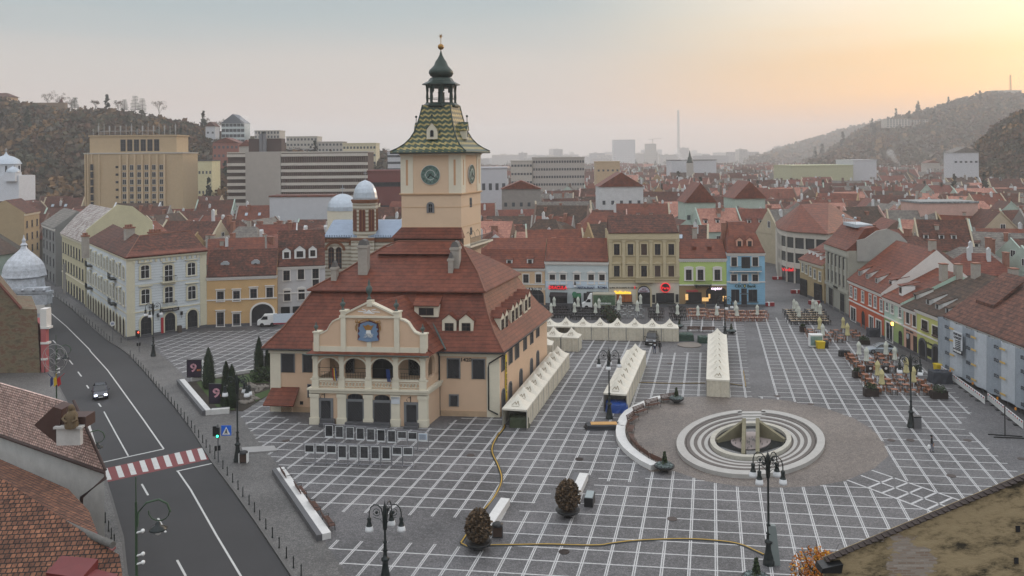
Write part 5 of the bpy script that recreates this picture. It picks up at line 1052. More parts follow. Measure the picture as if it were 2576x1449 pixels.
b=MB();b.box(5.3,7.6,-1.75,-1.68,4.6,6.9,0);b.box(5.3,7.6,-1.76,-1.68,4.0,4.6,1);bn=b.obj('contractor_banner',[M('banner_white',lin(198,202,206),.7,.03),STOK],rb6.t)
text('lettering','DUBY BAU',.42,STOK,bn,6.5,6.5,-1.78);text('lettering','CONCEPT',.42,STOK,bn,6.5,6.05,-1.78)
for k in range(5):text('lettering','renovari fatade',.22,STOK,bn,6.6,5.7-.24*k,-1.78)
text('lettering','0768.260.240',.36,WHITE,bn,6.45,4.3,-1.79)
x,z_=rb6.loc(cR_(2180,1060),3.2);b=MB();b.hexa([(x-2,2.6,z_-.4),(x+2.4,2.6,z_-.4),(x+2.4,6.5,z_+2.9),(x-2,6.5,z_+2.9)],[(x-2,2.6,z_+.1),(x+2.4,2.6,z_+.1),(x+2.4,6.5,z_+3.2),(x-2,6.5,z_+3.2)]);b.obj('long_dormer',MATS['near_brown_tiles'],rb6.roof)
for bl,P in((rb2,((14.5,8.5),)),(rb3,((7,8.5),(6.5,6.5))),(rb5,((1.5,8),(7.5,10)))):
 for x,y in P:bl.chimx(x,y,bl.roof.bound_box[1][2]-1.2,2.6,1.1,.9)
# ---------------------------------------------------------------- fountain
fo=G(1890,1108);t=None
cF0=(G(*gp(5.98,-7.1)))
def wpt(p,z):return G(p,None,z)
fL,fR_,fT,fB=wpt((1704,1106),.5),wpt((2080,1106),.5),wpt((1888,1030),.5),wpt((1888,1194),.5)
fc=Vector(((fL.x+fR_.x)/2,(fT.y+fB.y)/2,ZP));ra,rb_=(fR_.x-fL.x)/2,(fT.y-fB.y)/2
ft=thing('fountain','round sunken fountain with white stone rings, stepped seats and two tall triangular concrete fins','fountain',fc)
STW=M('fountain_white_marble',lin(164,161,156),.6,.1,1.2,fine=.08);STG=M('fountain_grey_stone',lin(94,88,84),.8,.15,1.0,fine=.1)
def ell(r_,z_,n=64,a0=0,a1=2*math.pi,sc=1.):return[(ra*r_*math.cos(a0+(a1-a0)*i/n),rb_*r_*math.sin(a0+(a1-a0)*i/n),z_)for i in range(n+(0 if a1-a0>=6.28 else 1))]
def eband(b,r0,r1,z0_,z1_,m,a0=0,a1=2*math.pi,n=64):
 full=a1-a0>=6.28;A=[ell(r,z_,n,a0,a1)for r,z_ in((r0,z0_),(r1,z0_),(r1,z1_),(r0,z1_))];k=len(A[0]);vs=[p for q in A for p in q];fs=[]
 for j in range(4):
  for i in range(k if full else k-1):fs.append((j*k+i,j*k+(i+1)%k,((j+1)%4)*k+(i+1)%k,((j+1)%4)*k+i))
 if not full:fs+=[(0,k,2*k,3*k),(k-1,2*k-1,3*k-1,4*k-1)]
 b.add(vs,fs,m)
gapN=R(9)
b=MB();eband(b,.895,1.0,0,.4,0,math.pi/2+gapN,math.pi*2.5-gapN-R(0));eband(b,.875,.93,.0,.32,1,math.pi/2+gapN,math.pi*2.5-gapN);b.obj('outer_ring',[STW,STG],ft)
b=MB()
for r_,z_ in((.80,.26),(.70,.18),(.61,.1)):
 eband(b,r_-.03,r_+.022,0,z_,0,math.pi/2+gapN+.02,math.pi*2.5-gapN-.02);eband(b,r_+.022,r_+.068,0,z_+.06,1,math.pi/2+gapN+.02,math.pi*2.5-gapN-.02)
b.obj('seat_steps',[STW,STG],ft)
b=MB()
for k in range(4):b.box(-1.6,1.6,rb_*(.88-.08*k)-.3,rb_*(.9-.08*k)+.25,0,.4-.1*k)
b.obj('entry_steps',STW,ft)
b=MB();eband(b,0.0001,.86,-.01,.02,0);b.obj('basin_floor',STG,ft)
b=MB();eband(b,.485,.55,0,.42,0);b.obj('inner_rim',M('rim_weathered_stone',lin(172,168,156),.8,.15,1.5,fine=.1),ft)
b=MB();eband(b,0.0001,.486,0.02,.12,0);b.obj('water',M('pool_water',(.012,.016,.02),.06,.0),ft)
MOSS=M('fin_mossy_concrete',lin(118,112,90),.85,.22,.9,fine=.1)
def fin(pts,w_,name='fin'):
 pass
for sg in(-1,1):
 b=MB()
 xi,xo=sg*.72,sg*ra*.455;yi,yo=1.3,-.4;zt_=1.95
 d=Vector((xo-xi,yo-yi,0));nrm=Vector((-d.y,d.x,0)).normalized()*.2
 b.hexa([(xi-nrm.x,yi-nrm.y,.0),(xo-nrm.x,yo-nrm.y,.0),(xo-nrm.x,yo-nrm.y,.45),(xi-nrm.x,yi-nrm.y,zt_)],[(xi+nrm.x,yi+nrm.y,.0),(xo+nrm.x,yo+nrm.y,.0),(xo+nrm.x,yo+nrm.y,.45),(xi+nrm.x,yi+nrm.y,zt_)])
 b.hexa([(xi-.2,yi+.2,0),(xi-.2,-rb_*.42,0),(xi-.2,-rb_*.42,.3),(xi-.2,yi+.2,zt_+.1)],[(xi+.2,yi+.2,0),(xi+.2,-rb_*.42,0),(xi+.2,-rb_*.42,.3),(xi+.2,yi+.2,zt_+.1)])
 b.obj('fin',MOSS,ft)
b=MB();
eband(b,.0001,.27,.11,.2,0)
rn=random.Random(2)
for k in range(34):a=rn.uniform(0,6.28);q=rn.uniform(.02,.24);x,y=ra*q*math.cos(a),rb_*q*math.sin(a);b.box(x-.04,x+.04,y-.3,y+.3,.2,.215,1)
b.obj('slotted_dish',[M('dish_pale_pink',lin(150,138,134),.6,.08),BLACKM],ft)
for o in ft.children:
 for v in o.data.vertices:v.co.x+=.29*v.co.y
wo=[(1675,1005),(1646,1010),(1616,1022),(1592,1033),(1572,1046),(1560,1060),(1552,1077),(1549,1098),(1551,1112),(1556,1124),(1568,1140),(1586,1156),(1610,1173),(1637,1187)]
W3=[wpt(p,0)for p in wo];b=MB();cc=fc.copy();cc.z=0
for p,q in zip(W3[:-1],W3[1:]):
 ip=p+(cc-p).normalized()*1.0;iq=q+(cc-q).normalized()*1.0;b.hexa([p,q,iq,ip],[v+Vector((0,0,.62))for v in(p,q,iq,ip)][:],0)
o=b.obj('curved_stone_wall',STONEW);tag(o,'long curved white stone wall along the left of the fountain circle, behind the benches','wall')
BW=M('bench_wood',lin(84,52,38),.6,.15,3)
def bench():
 t=thing('park_bench','x','bench',group='park benches')
 b=MB()
 for k in range(4):b.box(-1.1,1.1,-.28+k*.13,-.18+k*.13,.42,.46)
 b.obj('seat',BW,t);b=MB()
 for k in range(4):b.box(-1.1,1.1,.25+k*.04,.28+k*.04,.52+k*.13,.62+k*.13)
 b.obj('backrest',BW,t)
 for s_ in(-.95,.95):
  b=MB();b.tube([(s_,-.28,0),(s_,-.25,.42),(s_,.22,.42),(s_,.42,1.02)],.035,5);b.tube([(s_,.2,.42),(s_,.34,0)],.035,5);b.tube([(s_,-.25,.42),(s_,-.28,.66),(s_,.28,.66)],.03,5);b.obj('leg',IRON,t)
 return t
bp_=bench();nb=0
inner=[]
for i in range(9):
 tt_=i/8*(len(wo)-1.6)+.3;k=int(tt_);fr_=tt_-k;p=W3[k].lerp(W3[min(k+1,len(W3)-1)],fr_);inner.append(p)
ordn=['top','second','third','fourth','fifth','sixth','seventh','eighth','lowest']
for i,p in enumerate(inner):
 d=(cc-p).normalized();loc=p+d*1.6;loc.z=ZP;rz=math.atan2(d.x,-d.y)
 lb='brown slatted bench inside the curved white wall, %s of the nine counted from its far end'%ordn[i]
 if i==0:bp_.location=loc;bp_.rotation_euler=(0,0,rz);bp_['label']=lb;
 else:dup(bp_,loc,rz,lb)
def plinth(p0,p1,w_,h_,label,name='stone_plinth',side=1):
 A,B_=G(p0,None,ZP),G(p1,None,ZP);f=Fr(A,B_);t=thing(name,label,'stone wall',f.Wd(0,0,ZP),f.a)
 b=MB();b.box(0,f.w,0,w_*.62,0,h_);b.obj('white_top',STONEW,t);b=MB();b.box(0,f.w,w_*.62,w_,0,h_-.01);b.obj('dark_side',STONED,t);return f,t
f,t=plinth(cP(597,835),cP(250,345),1.15,.5,'long white and dark stone plinth beside the left promenade, lined by benches',)
B0,B1=cP(600,770),cP(225,365)
for i in range(4):
 p=[(578,745),(477,632),(375,515),(268,400)][i];loc=G(cP(*p),None,ZP);d=(G(cP(262,345))-G(cP(610,835))).normalized();r_=Vector((d.y,-d.x,0))
 dup(bp_,loc+r_*.0,math.atan2(r_.x,-r_.y),'brown slatted bench beside the long stone plinth, number %s from the near end'%['one','two','three','four'][i])
b=MB();A=G(cP(118,335),None,ZP);
plinth(cW(125,960),cW(300,690),1.3,.6,'short white and grey stone plinth behind the nearer potted shrub')
plinth(cW(880,680),cW(972,470),1.3,.6,'short white and grey stone plinth behind the farther potted shrub')
o=slabp('stone_slab',[(608,1131),(690,1127),(697,1139),(612,1145)],ZP,ZP+.14,M('slab_grey',lin(150,148,146),.7,.1));o['kind']='thing';del o['kind'];tag(o,'low flat white stone slab right of the black bin on the promenade','stone slab')
ORDW='first second third fourth fifth sixth seventh eighth ninth tenth eleventh twelfth thirteenth fourteenth fifteenth sixteenth seventeenth eighteenth nineteenth twentieth'.split();ORDW+=['twenty-'+w_ for w_ in ORDW[:9]]+['thirtieth']+['thirty-'+w_ for w_ in ORDW[:9]];ORDW+=['fortieth']+['forty-'+w_ for w_ in ORDW[:9]]
# ---------------------------------------------------------------- furniture of the square
def GZ(p,y=None):return G(p if y is None else(p,y),None,ZP)
FAB=M('tent_canvas',lin(208,202,188),.85,.05,.6,fine=.06,fscale=5);FABP=M('tent_wall_canvas',lin(196,188,170),.85,.09,.9,fine=.1,fscale=4);INK=M('tent_print',lin(120,104,78),.9,0)
POLEM=M('tent_pole',lin(150,150,148),.5,0,metal=.5)
TENTC={}
def tent_data(w_,d_,openf):
 key=(round(w_,2),round(d_,2),openf)
 if key in TENTC:return TENTC[key]
 hE,hV,hA=2.0,2.2,3.45;b=MB();n=6
 def surf(u,v):
  m_=max(abs(u),abs(v));t=1-m_;return hV+(hA-hV)*(t**1.8)*1.0+.06*(1-abs(abs(u)-abs(v)))*t
 N_=12;idx={};vs=[]
 for i in range(N_+1):
  for j in range(N_+1):
   u,v=-1+2*i/N_,-1+2*j/N_;vs.append((w_/2*u,d_/2*v,surf(u,v)))
 fs=[(i*(N_+1)+j,(i+1)*(N_+1)+j,(i+1)*(N_+1)+j+1,i*(N_+1)+j+1)for i in range(N_)for j in range(N_)]
 b.add(vs,fs,0,True)
 for(a,c)in(((-1,-1),(1,-1)),((1,-1),(1,1)),((1,1),(-1,1)),((-1,1),(-1,-1))):
  b.poly([(w_/2*a[0],d_/2*a[1],hE),(w_/2*c[0],d_/2*c[1],hE),(w_/2*c[0],d_/2*c[1],hV),(w_/2*a[0],d_/2*a[1],hV)])
 for i,(a,c)in enumerate(((-.55,.1),(.35,.5),(.1,.55))):pass
 roof=b.data('canopy',[FAB])
 pr=MB()
 for(x,y0_,s_)in((.0,-.62,1),):
  def sp(x_,y_):u,v=x_/(w_/2),y_/(d_/2);return(x_,y_,surf(u,v)+.02)
  yb=-d_/2*.62
  for A,C_ in(((-.42,yb),(-.1,yb+.34)),((-.1,yb+.34),(.05,yb+.1)),((.05,yb+.1),(.2,yb+.42)),((.2,yb+.42),(.42,yb)),((-.42,yb-.12),(.42,yb-.12))):pr.bar(sp(*A),sp(*C_),.06,.02)
 logo=pr.data('print',INK)
 wl=MB();walls=[((1,-1),(1,1)),((-1,1),(-1,-1)),((1,1),(-1,1))]+([]if openf else[((-1,-1),(1,-1))])
 for a,c in walls:
  K_=12;rn_=random.Random(K_+int(a[0]*3+c[1]))
  for k in range(K_):
   t0_,t1_=k/K_,(k+1)/K_;o0,o1=.05*math.sin(k*2.1)+(.03 if k%2 else 0),.05*math.sin((k+1)*2.1)+(.03 if(k+1)%2 else 0)
   if k==0:o0=0
   if k==K_-1:o1=0
   nx,ny=(a[0]+c[0])/2,(a[1]+c[1])/2
   p=(w_/2*(a[0]+(c[0]-a[0])*t0_)+nx*o0*-1,d_/2*(a[1]+(c[1]-a[1])*t0_)-ny*o0);q=(w_/2*(a[0]+(c[0]-a[0])*t1_)-nx*o1,d_/2*(a[1]+(c[1]-a[1])*t1_)-ny*o1)
   wl.poly([(p[0],p[1],.03),(q[0],q[1],.03),(q[0]*.985,q[1]*.985,hE+.02),(p[0]*.985,p[1]*.985,hE+.02)])
 wd=wl.data('side_wall',FABP)
 po=MB()
 for a in((-1,-1),(1,-1),(1,1),(-1,1)):po.tube([(w_/2*a[0]*.985,d_/2*a[1]*.985,0),(w_/2*a[0]*.985,d_/2*a[1]*.985,hV)],.035,4)
 TENTC[key]=(roof,wd,po.data('frame',POLEM),logo);return TENTC[key]
def tent(loc,w_,d_,rz,label,group,openf=False):
 t=thing('market_tent',label,'market tent',loc,rz,group);r_,wd,po,lg=tent_data(w_,d_,openf)
 c=part('canopy',r_,t);part('print',lg,c);part('side_wall',wd,t);part('frame',po,t);return t
ORD=['nearest','second','third','fourth','fifth','sixth','seventh','eighth','ninth','tenth']
def tentrow(nl,nr,fr,n,desc,group,openfirst=True):
 """nl, nr: near left/right leg bottoms; fr: far right bottom corner"""
 A,B_,C_=GZ(nl),GZ(nr),GZ(fr);ex=(B_-A);ey=(C_-B_)/n;w_=ex.length;d_=ey.length
 rz=math.atan2(-ey.x,ey.y)
 for i in range(n):
  c=A+ex*.5+ey*(i+.5);tent(c,w_*.99,d_*.99,rz,'%s market tent of the %s'%(ORD[i],desc)+(', its front open' if i==0 and openfirst else ''),group,openfirst and i==0)
tentrow(cM(222,1063),cM(432,1072),cM(785,565),9,'white row along the council house wall','tents along the council house')
tentrow(cM(1062,925),cM(1258,935),cM(1418,545),8,'middle row left of the parked black car','tents of the middle row')
tentrow(cM(1915,800),cM(2112,812),cM(2086,402),8,'row standing between the fountain and the café','tents of the right row',False)
A,B_=GZ(cM(557,326)),GZ(cM(1690,347));L_=(B_-A)/7.85;e2=Vector((-L_.y,L_.x,0)).normalized()*3.0
for i in range(9):
 c=B_-L_*(i+.5)+e2*.5;tent(c,L_.length*.99,3.0,math.atan2(L_.y,L_.x),'%s market tent from the right in the long back row before the café umbrellas'%['first','second','third','fourth','fifth','sixth','seventh','eighth','last'][i],'tents of the back row',i==6)
A,B_=GZ(cM(560,418)),GZ(cM(862,432));L_=(B_-A)/2;e2=Vector((-L_.y,L_.x,0)).normalized()*3.0
for i,s_ in enumerate(('right-hand','left-hand')):c=B_-L_*(i+.5)+e2*.5;tent(c,L_.length*.97,3.0,math.atan2(L_.y,L_.x),'%s tent of the pair standing between the wall row and the back row'%s_,'pair of tents')
c=GZ(cM(600,490));tent(c+Vector((-.6,1.2,0)),3,3,R(-8),'single white tent peeking out at the far corner of the council house','pair of tents')
def heap(p,w_,d_,h_,m,label,name='covered_stall',cat='tarpaulin',rz=0,seed=1):
 rn_=random.Random(seed);b=MB();n=10;rings=[]
 for j,(s_,z_)in enumerate(((1.06,0),(1.02,.35*h_),(1.0,.8*h_),(.93,.97*h_),(.6,1.02*h_),(.05,1.0*h_))):
  r_=[]
  for i in range(24):
   a=2*math.pi*i/24;ca,sa=math.cos(a),math.sin(a);k=1/max(abs(ca),abs(sa))**.85;w0_=1+rn_.uniform(-.05,.05)
   r_.append((w_/2*ca*k*s_*w0_,d_/2*sa*k*s_*w0_,z_+rn_.uniform(-.05,.05)*h_*(j>0)))
  rings.append(r_)
 b.ring(rings,smooth=False);o=b.obj(name,m);o.location=GZ(p);o.rotation_euler=(0,0,rz);tag(o,label,cat);return o
heap(cM(368,1035),2.2,2.0,1.15,M('tarp_green',lin(58,66,44),.45,.2,2),'olive green tarpaulin over a counter under the open tent by the council house',seed=2)
heap(cM(1172,915),2.5,2.2,1.1,M('tarp_blue',lin(38,72,140),.4,.15,2),'blue tarpaulin over a counter at the near end of the middle tent row',seed=3)
heap(cM(733,290),2.6,1.4,.9,MATS['tarp_blue'],'blue tarpaulin between the back row tents',seed=4)
heap(cM(1738,330),2.6,2.0,1.1,M('tarp_dark_green',lin(34,62,50),.5,.2,2),'dark green tarpaulin heap right of the back tent row',seed=5)
heap(cM(1890,350),1.6,1.6,1.0,MATS['tarp_dark_green'],'smaller dark green covered bundle near the right tent row',seed=6)
o=heap(cM(1078,1060),4.4,1.7,.5,M('tarp_black',lin(26,28,34),.5,.2,2),'black sheet bundle with a plywood board on top, left of the curved wall',seed=7)
b=MB();b.box(-1.6,1.3,-.5,.5,.5,.56);pb=b.obj('plywood_board',M('plywood',lin(186,142,84),.7,.12),o)
b=MB();b.lathe([(1.9,0),(1.9,.12),(1.35,.14),(1.3,.1),(.01,.1)],n=28,m=0,smooth=False);o=b.obj('well_ring',M('well_stone',lin(120,112,104),.8,.12));o.location=GZ(cM(1775,375));tag(o,'low round stone well cover in the paving right of the black car','well cover')
def big_lamp(loc,rz,hgt,arms,label,arm_angles):
 t=thing('street_lamp',label,'street lamp',loc,rz,'ornate lamps of the square')
 b=MB();b.lathe([(.42,0),(.42,.3),(.36,.38),(.36,.5),(.3,.75),(.22,1.2),(.2,1.55),(.3,1.62),(.3,1.75),(.16,1.85),(.13,2.2),(.2,2.3),(.12,2.4),(.11,2.8),(.17,2.9),(.09,3.0),(.08,hgt*.6),(.07,hgt)],n=12)
 b.tube([(0,0,hgt),(0,0,hgt+.35)],.04,6,0,.005);b.lathe([(.07,hgt-1.9),(.14,hgt-1.8),(.14,hgt-1.2),(.16,hgt-.9),(.14,hgt-.2),(.07,hgt-.05)],n=8);b.obj('post',IRON,t)
 for a in arm_angles:
  ca,sa=math.cos(a),math.sin(a);P=[(.12,-1.7),(.14,-.9),(.25,-.35),(.5,-.1),(.8,-.08),(1.05,-.3),(1.15,-.65),(1.16,-1.0)]
  b=MB();b.tube([(r_*ca,r_*sa,hgt+z_)for r_,z_ in P],.045,6)
  Q=[(.62+.25*math.cos(k*.55),-.62+.25*math.sin(k*.55))for k in range(12)];b.tube([(r_*ca,r_*sa,hgt+z_)for r_,z_ in Q],.025,4);b.ball((.6*ca,.6*sa,hgt-.62),.12,0,6)
  b.tube([(.14*ca,.14*sa,hgt-1.35),(.35*ca,.35*sa,hgt-1.1),(.8*ca,.8*sa,hgt-1.0)],.022,4)
  arm=b.obj('arm',IRON,t);b=MB();x,y=1.16*ca,1.16*sa;b.lathe([(.1,-.0),(.16,-.08),(.13,-.3),(.2,-.55),(.24,-.62)][::1],(x,y,hgt-1.0),10,0);b.lathe([(.24,-.62),(.29,-.85),(.3,-1.0),(.01,-1.0)],(x,y,hgt-1.0),12,1);b.obj('lamp_head',[IRON,LAMPGL],arm)
 return t
def lamp_at(base,top,label,angs,h=None):
 P=GZ(*base);q=Dp(top,P.y);big_lamp(P,0,h or q.z-ZP,4,label,angs)
lamp_at((386,896),(387,762),'black ornate lamp post in front of the white corner building',[R(180),R(40),R(-90)])
lamp_at((598,1160),(598,945),'black ornate lamp post beside the black litter bin on the left promenade',[R(190),R(10),R(70),R(-20)])
lamp_at((1533,1053),(1531,880),'black ornate lamp post between the middle tent row and the fountain',[R(180),R(0),R(-100),R(80)])
lamp_at((1824,848),(1822,745),'black ornate lamp post behind the right tent row before the lime green building',[R(180),R(0),R(-90)])
lamp_at((2292,1075),(2297,893),'black ornate lamp post beside the grey bin and the right-hand café tables',[R(175),R(5),R(140),R(-60)])
lamp_at((1934,1420),(1925,1140),'black ornate lamp post in front of the fountain with a leaning grey cabinet',[R(140),R(40),R(222),R(-42)])
lamp_at((1446,768),(1443,695),'black ornate lamp post before the RESTAURANT ROMA fascia',[R(180),R(0),R(-90)])
lamp_at((1907,765),(1906,702),'black lamp post at the right corner of the sky blue bank',[R(0),R(180)])
P_=Dp((968,1268),61);big_lamp(Vector((P_.x,61,ZP)),0,P_.z-ZP,4,'black ornate lamp post at the bottom edge of the picture near the potted shrubs',[R(172),R(8),R(75)])
GRNI=M('green_iron',lin(52,72,52),.5,.15)
def hook_lamp(p,dist,label,flags=False):
 P=Dp(p,dist);t=thing('street_lamp',label,'street lamp',(P.x,dist,ZP),0,'green hook lamps');h=P.z-ZP
 b=MB();b.lathe([(.2,0),(.2,.5),(.1,.7),(.08,3),(.06,h)],n=8);b.tube([(0,0,h-.2),(0,0,h+1.2)],.03,5);b.obj('post',GRNI,t)
 b=MB();b.tube([(.05,0,h-1.2),(.12,0,h-.5),(.5,0,h-.05),(1.1,0,h+.1),(1.5,0,h-.1),(1.65,0,h-.5)],.05,6);b.tube([(1.1+.5*math.cos(a),0,h-.5+.42*math.sin(a))for a in[R(170)+R(28)*k for k in range(8)]],.03,5);arm=b.obj('arm',GRNI,t)
 b=MB();b.lathe([(.06,0),(.12,-.08),(.14,-.2),(.42,-.34),(.42,-.4),(.2,-.44)],(1.05,0,h-.95),12,0);b.lathe([(.18,-.44),(.12,-.6),(.01,-.66)],(1.05,0,h-.95),10,1);b.obj('lamp_head',[IRON,LAMPGL],arm)
 for z_ in(h-1.5,h-2.6,h-3.0):b=MB();b.tube([(0,0,z_),(.3,-.1,z_+.12)],.05,5);b.ball((.36,-.1,z_+.14),.1,0,6);b.obj('security_camera',WHITE,t)
 b=MB();b.box(-.22,.22,-.25,-.05,h-4.2,h-3.6);b.obj('junction_box',WHITE,t);return t
hook_lamp((342,1262),41,'green hook lamp with white cameras on the near left pavement')
hook_lamp((213,1085),70,'green hook lamp partly hidden by the statue gable roof')
t=hook_lamp((141,870),93,'green hook lamp with flags and a wire ornament on the far left pavement')
h=Dp((141,870),93).z-ZP
b=MB()
for k in range(24):
 a=2*math.pi*k/24;a2=2*math.pi*(k+1)/24;b.tube([(1.35*math.cos(a)-.05,-.15,h-1.3+1.5*math.sin(a)),(1.35*math.cos(a2)-.05,-.15,h-1.3+1.5*math.sin(a2))],.03,4)
for cx3,cz3,r3 in((-.6,-.7,.5),(.5,-.7,.5),(-.6,-1.8,.5),(.5,-1.8,.5),(-.05,-1.3,.6)):b.tube([(cx3+r3*math.cos(k*.6),-.15,h+cz3+r3*math.sin(k*.6))for k in range(12)],.025,4)
o=b.obj('wire_ornament',M('ornament_white',lin(150,150,146),.6,.1),None);o.location=t.location;tag(o,'round wire holiday ornament fixed to the far green lamp post','ornament')
for k,(c,lb)in enumerate(((lin(160,34,40),'red'),(lin(196,160,40),'yellow'),(lin(30,48,100),'dark blue'))):
 b=MB();b.tube([(0,0,0),(1.1-.9*k,-.3,1.0)],.03,4);b.hexa([(.2-.35*k,-.2,.4),(.6-.4*k,-.3,.7),(.7-.45*k,-.25,-.2),(.3-.4*k,-.2,-.5)],[(.2-.35*k,-.16,.4),(.6-.4*k,-.26,.7),(.7-.45*k,-.21,-.2),(.3-.4*k,-.16,-.5)]);o=b.obj('flag',M('cloth_'+lb.replace(' ','_'),c,.8,.05));o.location=t.location+Vector((0,-.1,h-3.9));tag(o,lb+' flag on the far green lamp post','flag','flags on the lamp post')
b=MB();b.lathe([(.07,0),(.07,.1),(.045,.15),(.045,.7),(.06,.74),(.04,.82),(.01,.9)],n=8);BOL=b.data('bollard',IRON);bi=0
R_b=[(750,180),(770,200),(783,220),(797,235),(812,250),(825,265),(840,285),(855,300),(870,320),(885,338),(900,360),(916,375),(935,395),(952,412),(968,430),(987,455),(1005,478),(1024,497),(1043,520),(1062,545),(1082,570),(1103,595),(1123,622),(1145,650),(1168,680),(1188,708),(1210,738),(1238,772),(1285,830),(1310,868),(1341,908),(1372,950),(1400,990),(1436,1037),(1467,1080)]
BP=[cC(x+2,y)for x,y in R_b]+[cP(*p)for p in((72,700),(117,765),(165,830),(215,905),(268,980),(320,1052),(377,1111))]
fb=[cB(422+(1060-422)*t**1.0,835+(1362-835)*t)for t in[k/23 for k in range(24)]]+[cB(1170,1380)]
lb_=[cC(*p)for p in((567,1005),(581,1050),(595,1092),(608,1140),(627,1190),(643,1232),(660,1270),(258,275))]
for grp,lst,lab in(('bollards along the square side of the road',BP,'black bollard of the kerb line between road and square'),('bollards by the white building',fb,'slim black iron bollard in the line beside the white corner building'),('bollards on the left pavement',lb_,'slim black iron bollard on the left pavement by the near roofs')):
 for i,p in enumerate(lst):
  o=bpy.data.objects.new('bollard',BOL);COL.objects.link(o);o.location=GZ(p);tag(o,lab+', %s from its far end'%ORDW[min(i,47)],'bollard',grp)
CRM=M('parasol_pale',lin(196,198,186),.85,.08,2);CRY=M('parasol_yellow',lin(190,180,132),.85,.08,2)
def parasol_data(m_):
 t=MB();rings=[];rn_=random.Random(4)
 for z_,r_ in((.85,.16),(1.0,.3),(1.3,.24),(1.8,.2),(2.3,.26),(2.5,.2),(2.75,.1),(2.85,.02)):rings.append([((r_*(1+.35*(i%2)))*math.cos(2*math.pi*i/12+z_*.5),(r_*(1+.35*(i%2)))*math.sin(2*math.pi*i/12+z_*.5),z_)for i in range(12)])
 t.ring(rings,smooth=False);cz=t.data('canopy',m_);p=MB();p.tube([(0,0,0),(0,0,2.9)],.035,5);pd=p.data('pole',WHITE);q=MB();q.lathe([(.35,0),(.35,.06),(.05,.1)],n=12,smooth=False);return cz,pd,q.data('base',STONED)
PD={0:parasol_data(CRM),1:parasol_data(CRY)}
def parasol(p,kind,label,group):
 t=thing('parasol',label,'parasol',GZ(p),random.uniform(0,6),group);c,pd,bs=PD[kind];part('canopy',c,t);part('pole',pd,t);part('base',bs,t)
 s_=random.uniform(.94,1.06);t.scale=(s_,)*3
ps1=[((cX(375,412)),'before the DRACULA sign'),(cX(405,345),'close to the dark shop under the DRACULA sign'),(cX(603,408),'in front of the green awning'),(cX(637,352),'behind another, by the green awning'),(cX(806,415),'before the delivery truck cab'),(cX(841,362),'before the truck box'),(cX(1030,390),'over white chairs, front'),(cX(1048,330),'over white chairs, back'),(cX(1212,400),'before the art gallery arch'),(cX(1243,325),'next to the art gallery arch'),(cY(195,415),'beneath the round red sign'),(cY(388,430),'right of the round red sign'),(cY(587,440),'before the inmedio window'),(cY(770,440),'before the bakery arch'),(cY(952,395),'left of the bank, behind'),(cY(966,445),'left of the bank, in front'),(cY(1163,430),'before the bank')]
for p,w_ in ps1:parasol(p,0,'closed pale parasol '+w_,'closed parasols on the far side')
ps2=[(cK(125,170),0,'far left one of the dark tables'),(cK(143,190),0,'second of the dark tables'),(cK(157,225),0,'front one of the dark tables'),(cK(249,170),0,'back one at the dark tables, right'),(cK(272,190),0,'middle one at the dark tables, right'),(cK(296,208),0,'right one at the dark tables'),(cK(293,310),1,'behind the painted fridge'),(cK(313,350),0,'next to the yellow bin'),(cK(447,300),1,'in front of the orange building, left'),(cK(475,352),1,'in front of the orange building, right'),(cK(550,480),0,'left of the parked silver car'),(cK(600,525),0,'in front of the silver car'),(cK(728,480),0,'behind the silver car bonnet'),(cK(785,515),0,'right of the silver car'),(cK(672,620),1,'among the wooden tables, left'),(cK(700,680),1,'among the wooden tables, front'),(cK(860,605),1,'among the wooden tables, left of the lamp'),(cK(907,665),1,'right behind the lamp post')]
for p,k,w_ in ps2:parasol(p,k,'closed %s parasol, %s'%('yellowish' if k else 'pale',w_),'closed parasols of the right terrace')
def chair_data(ms,mf,hb=.85):
 b=MB();b.box(-.23,.23,-.23,.23,.42,.46,0);b.box(-.23,.23,.19,.23,.5,hb,0)
 for x in(-.21,.21):
  b.box(x-.02,x+.02,-.22,-.18,0,.62,1);b.box(x-.02,x+.02,.18,.22,0,hb,1);b.box(x-.02,x+.02,-.22,.2,.6,.64,1)
 return b.data('chair',[ms,mf])
def table_data(mt,ml,w_=.42,rnd=False):
 b=MB()
 if rnd:b.lathe([(w_,.71),(w_,.75),(.01,.75)],n=12,m=0,smooth=False)
 else:b.box(-w_,w_,-w_,w_,.71,.75,0)
 for sx in(-1,1):
  for sy in(-1,1):b.box(sx*w_*.8-.025,sx*w_*.8+.025,sy*w_*.8-.025,sy*w_*.8+.025,0,.71,1)
 return b.data('table',[mt,ml])
CW=M('chair_wood',lin(124,78,50),.6,.12);CB=M('chair_black',lin(36,34,36),.5,.1);CWH=M('chair_white',lin(150,152,152),.5,.05);CRD=M('chair_rattan_red',lin(150,96,84),.7,.1,6)
TW_=M('table_wood',lin(138,86,58),.55,.12);TTAN=M('table_tan',lin(150,132,108),.6,.08)
CH={'wood':chair_data(CW,M('chair_leg_brown',lin(78,52,36),.6,.1)),'black':chair_data(CB,CB),'white':chair_data(CWH,CWH),'red':chair_data(CRD,M('rattan_frame',lin(168,120,84),.7,.1))}
TB={'wood':table_data(TW_,M('table_leg',lin(48,38,32),.6,.1),.38),'black':table_data(TTAN,CB,.4),'white':table_data(CWH,CWH,.36,True),'red':table_data(M('table_rattan',lin(178,140,120),.7,.1),CRD,.36),'darkb':table_data(CB,CB,.38)}
CHL=[];SC={}
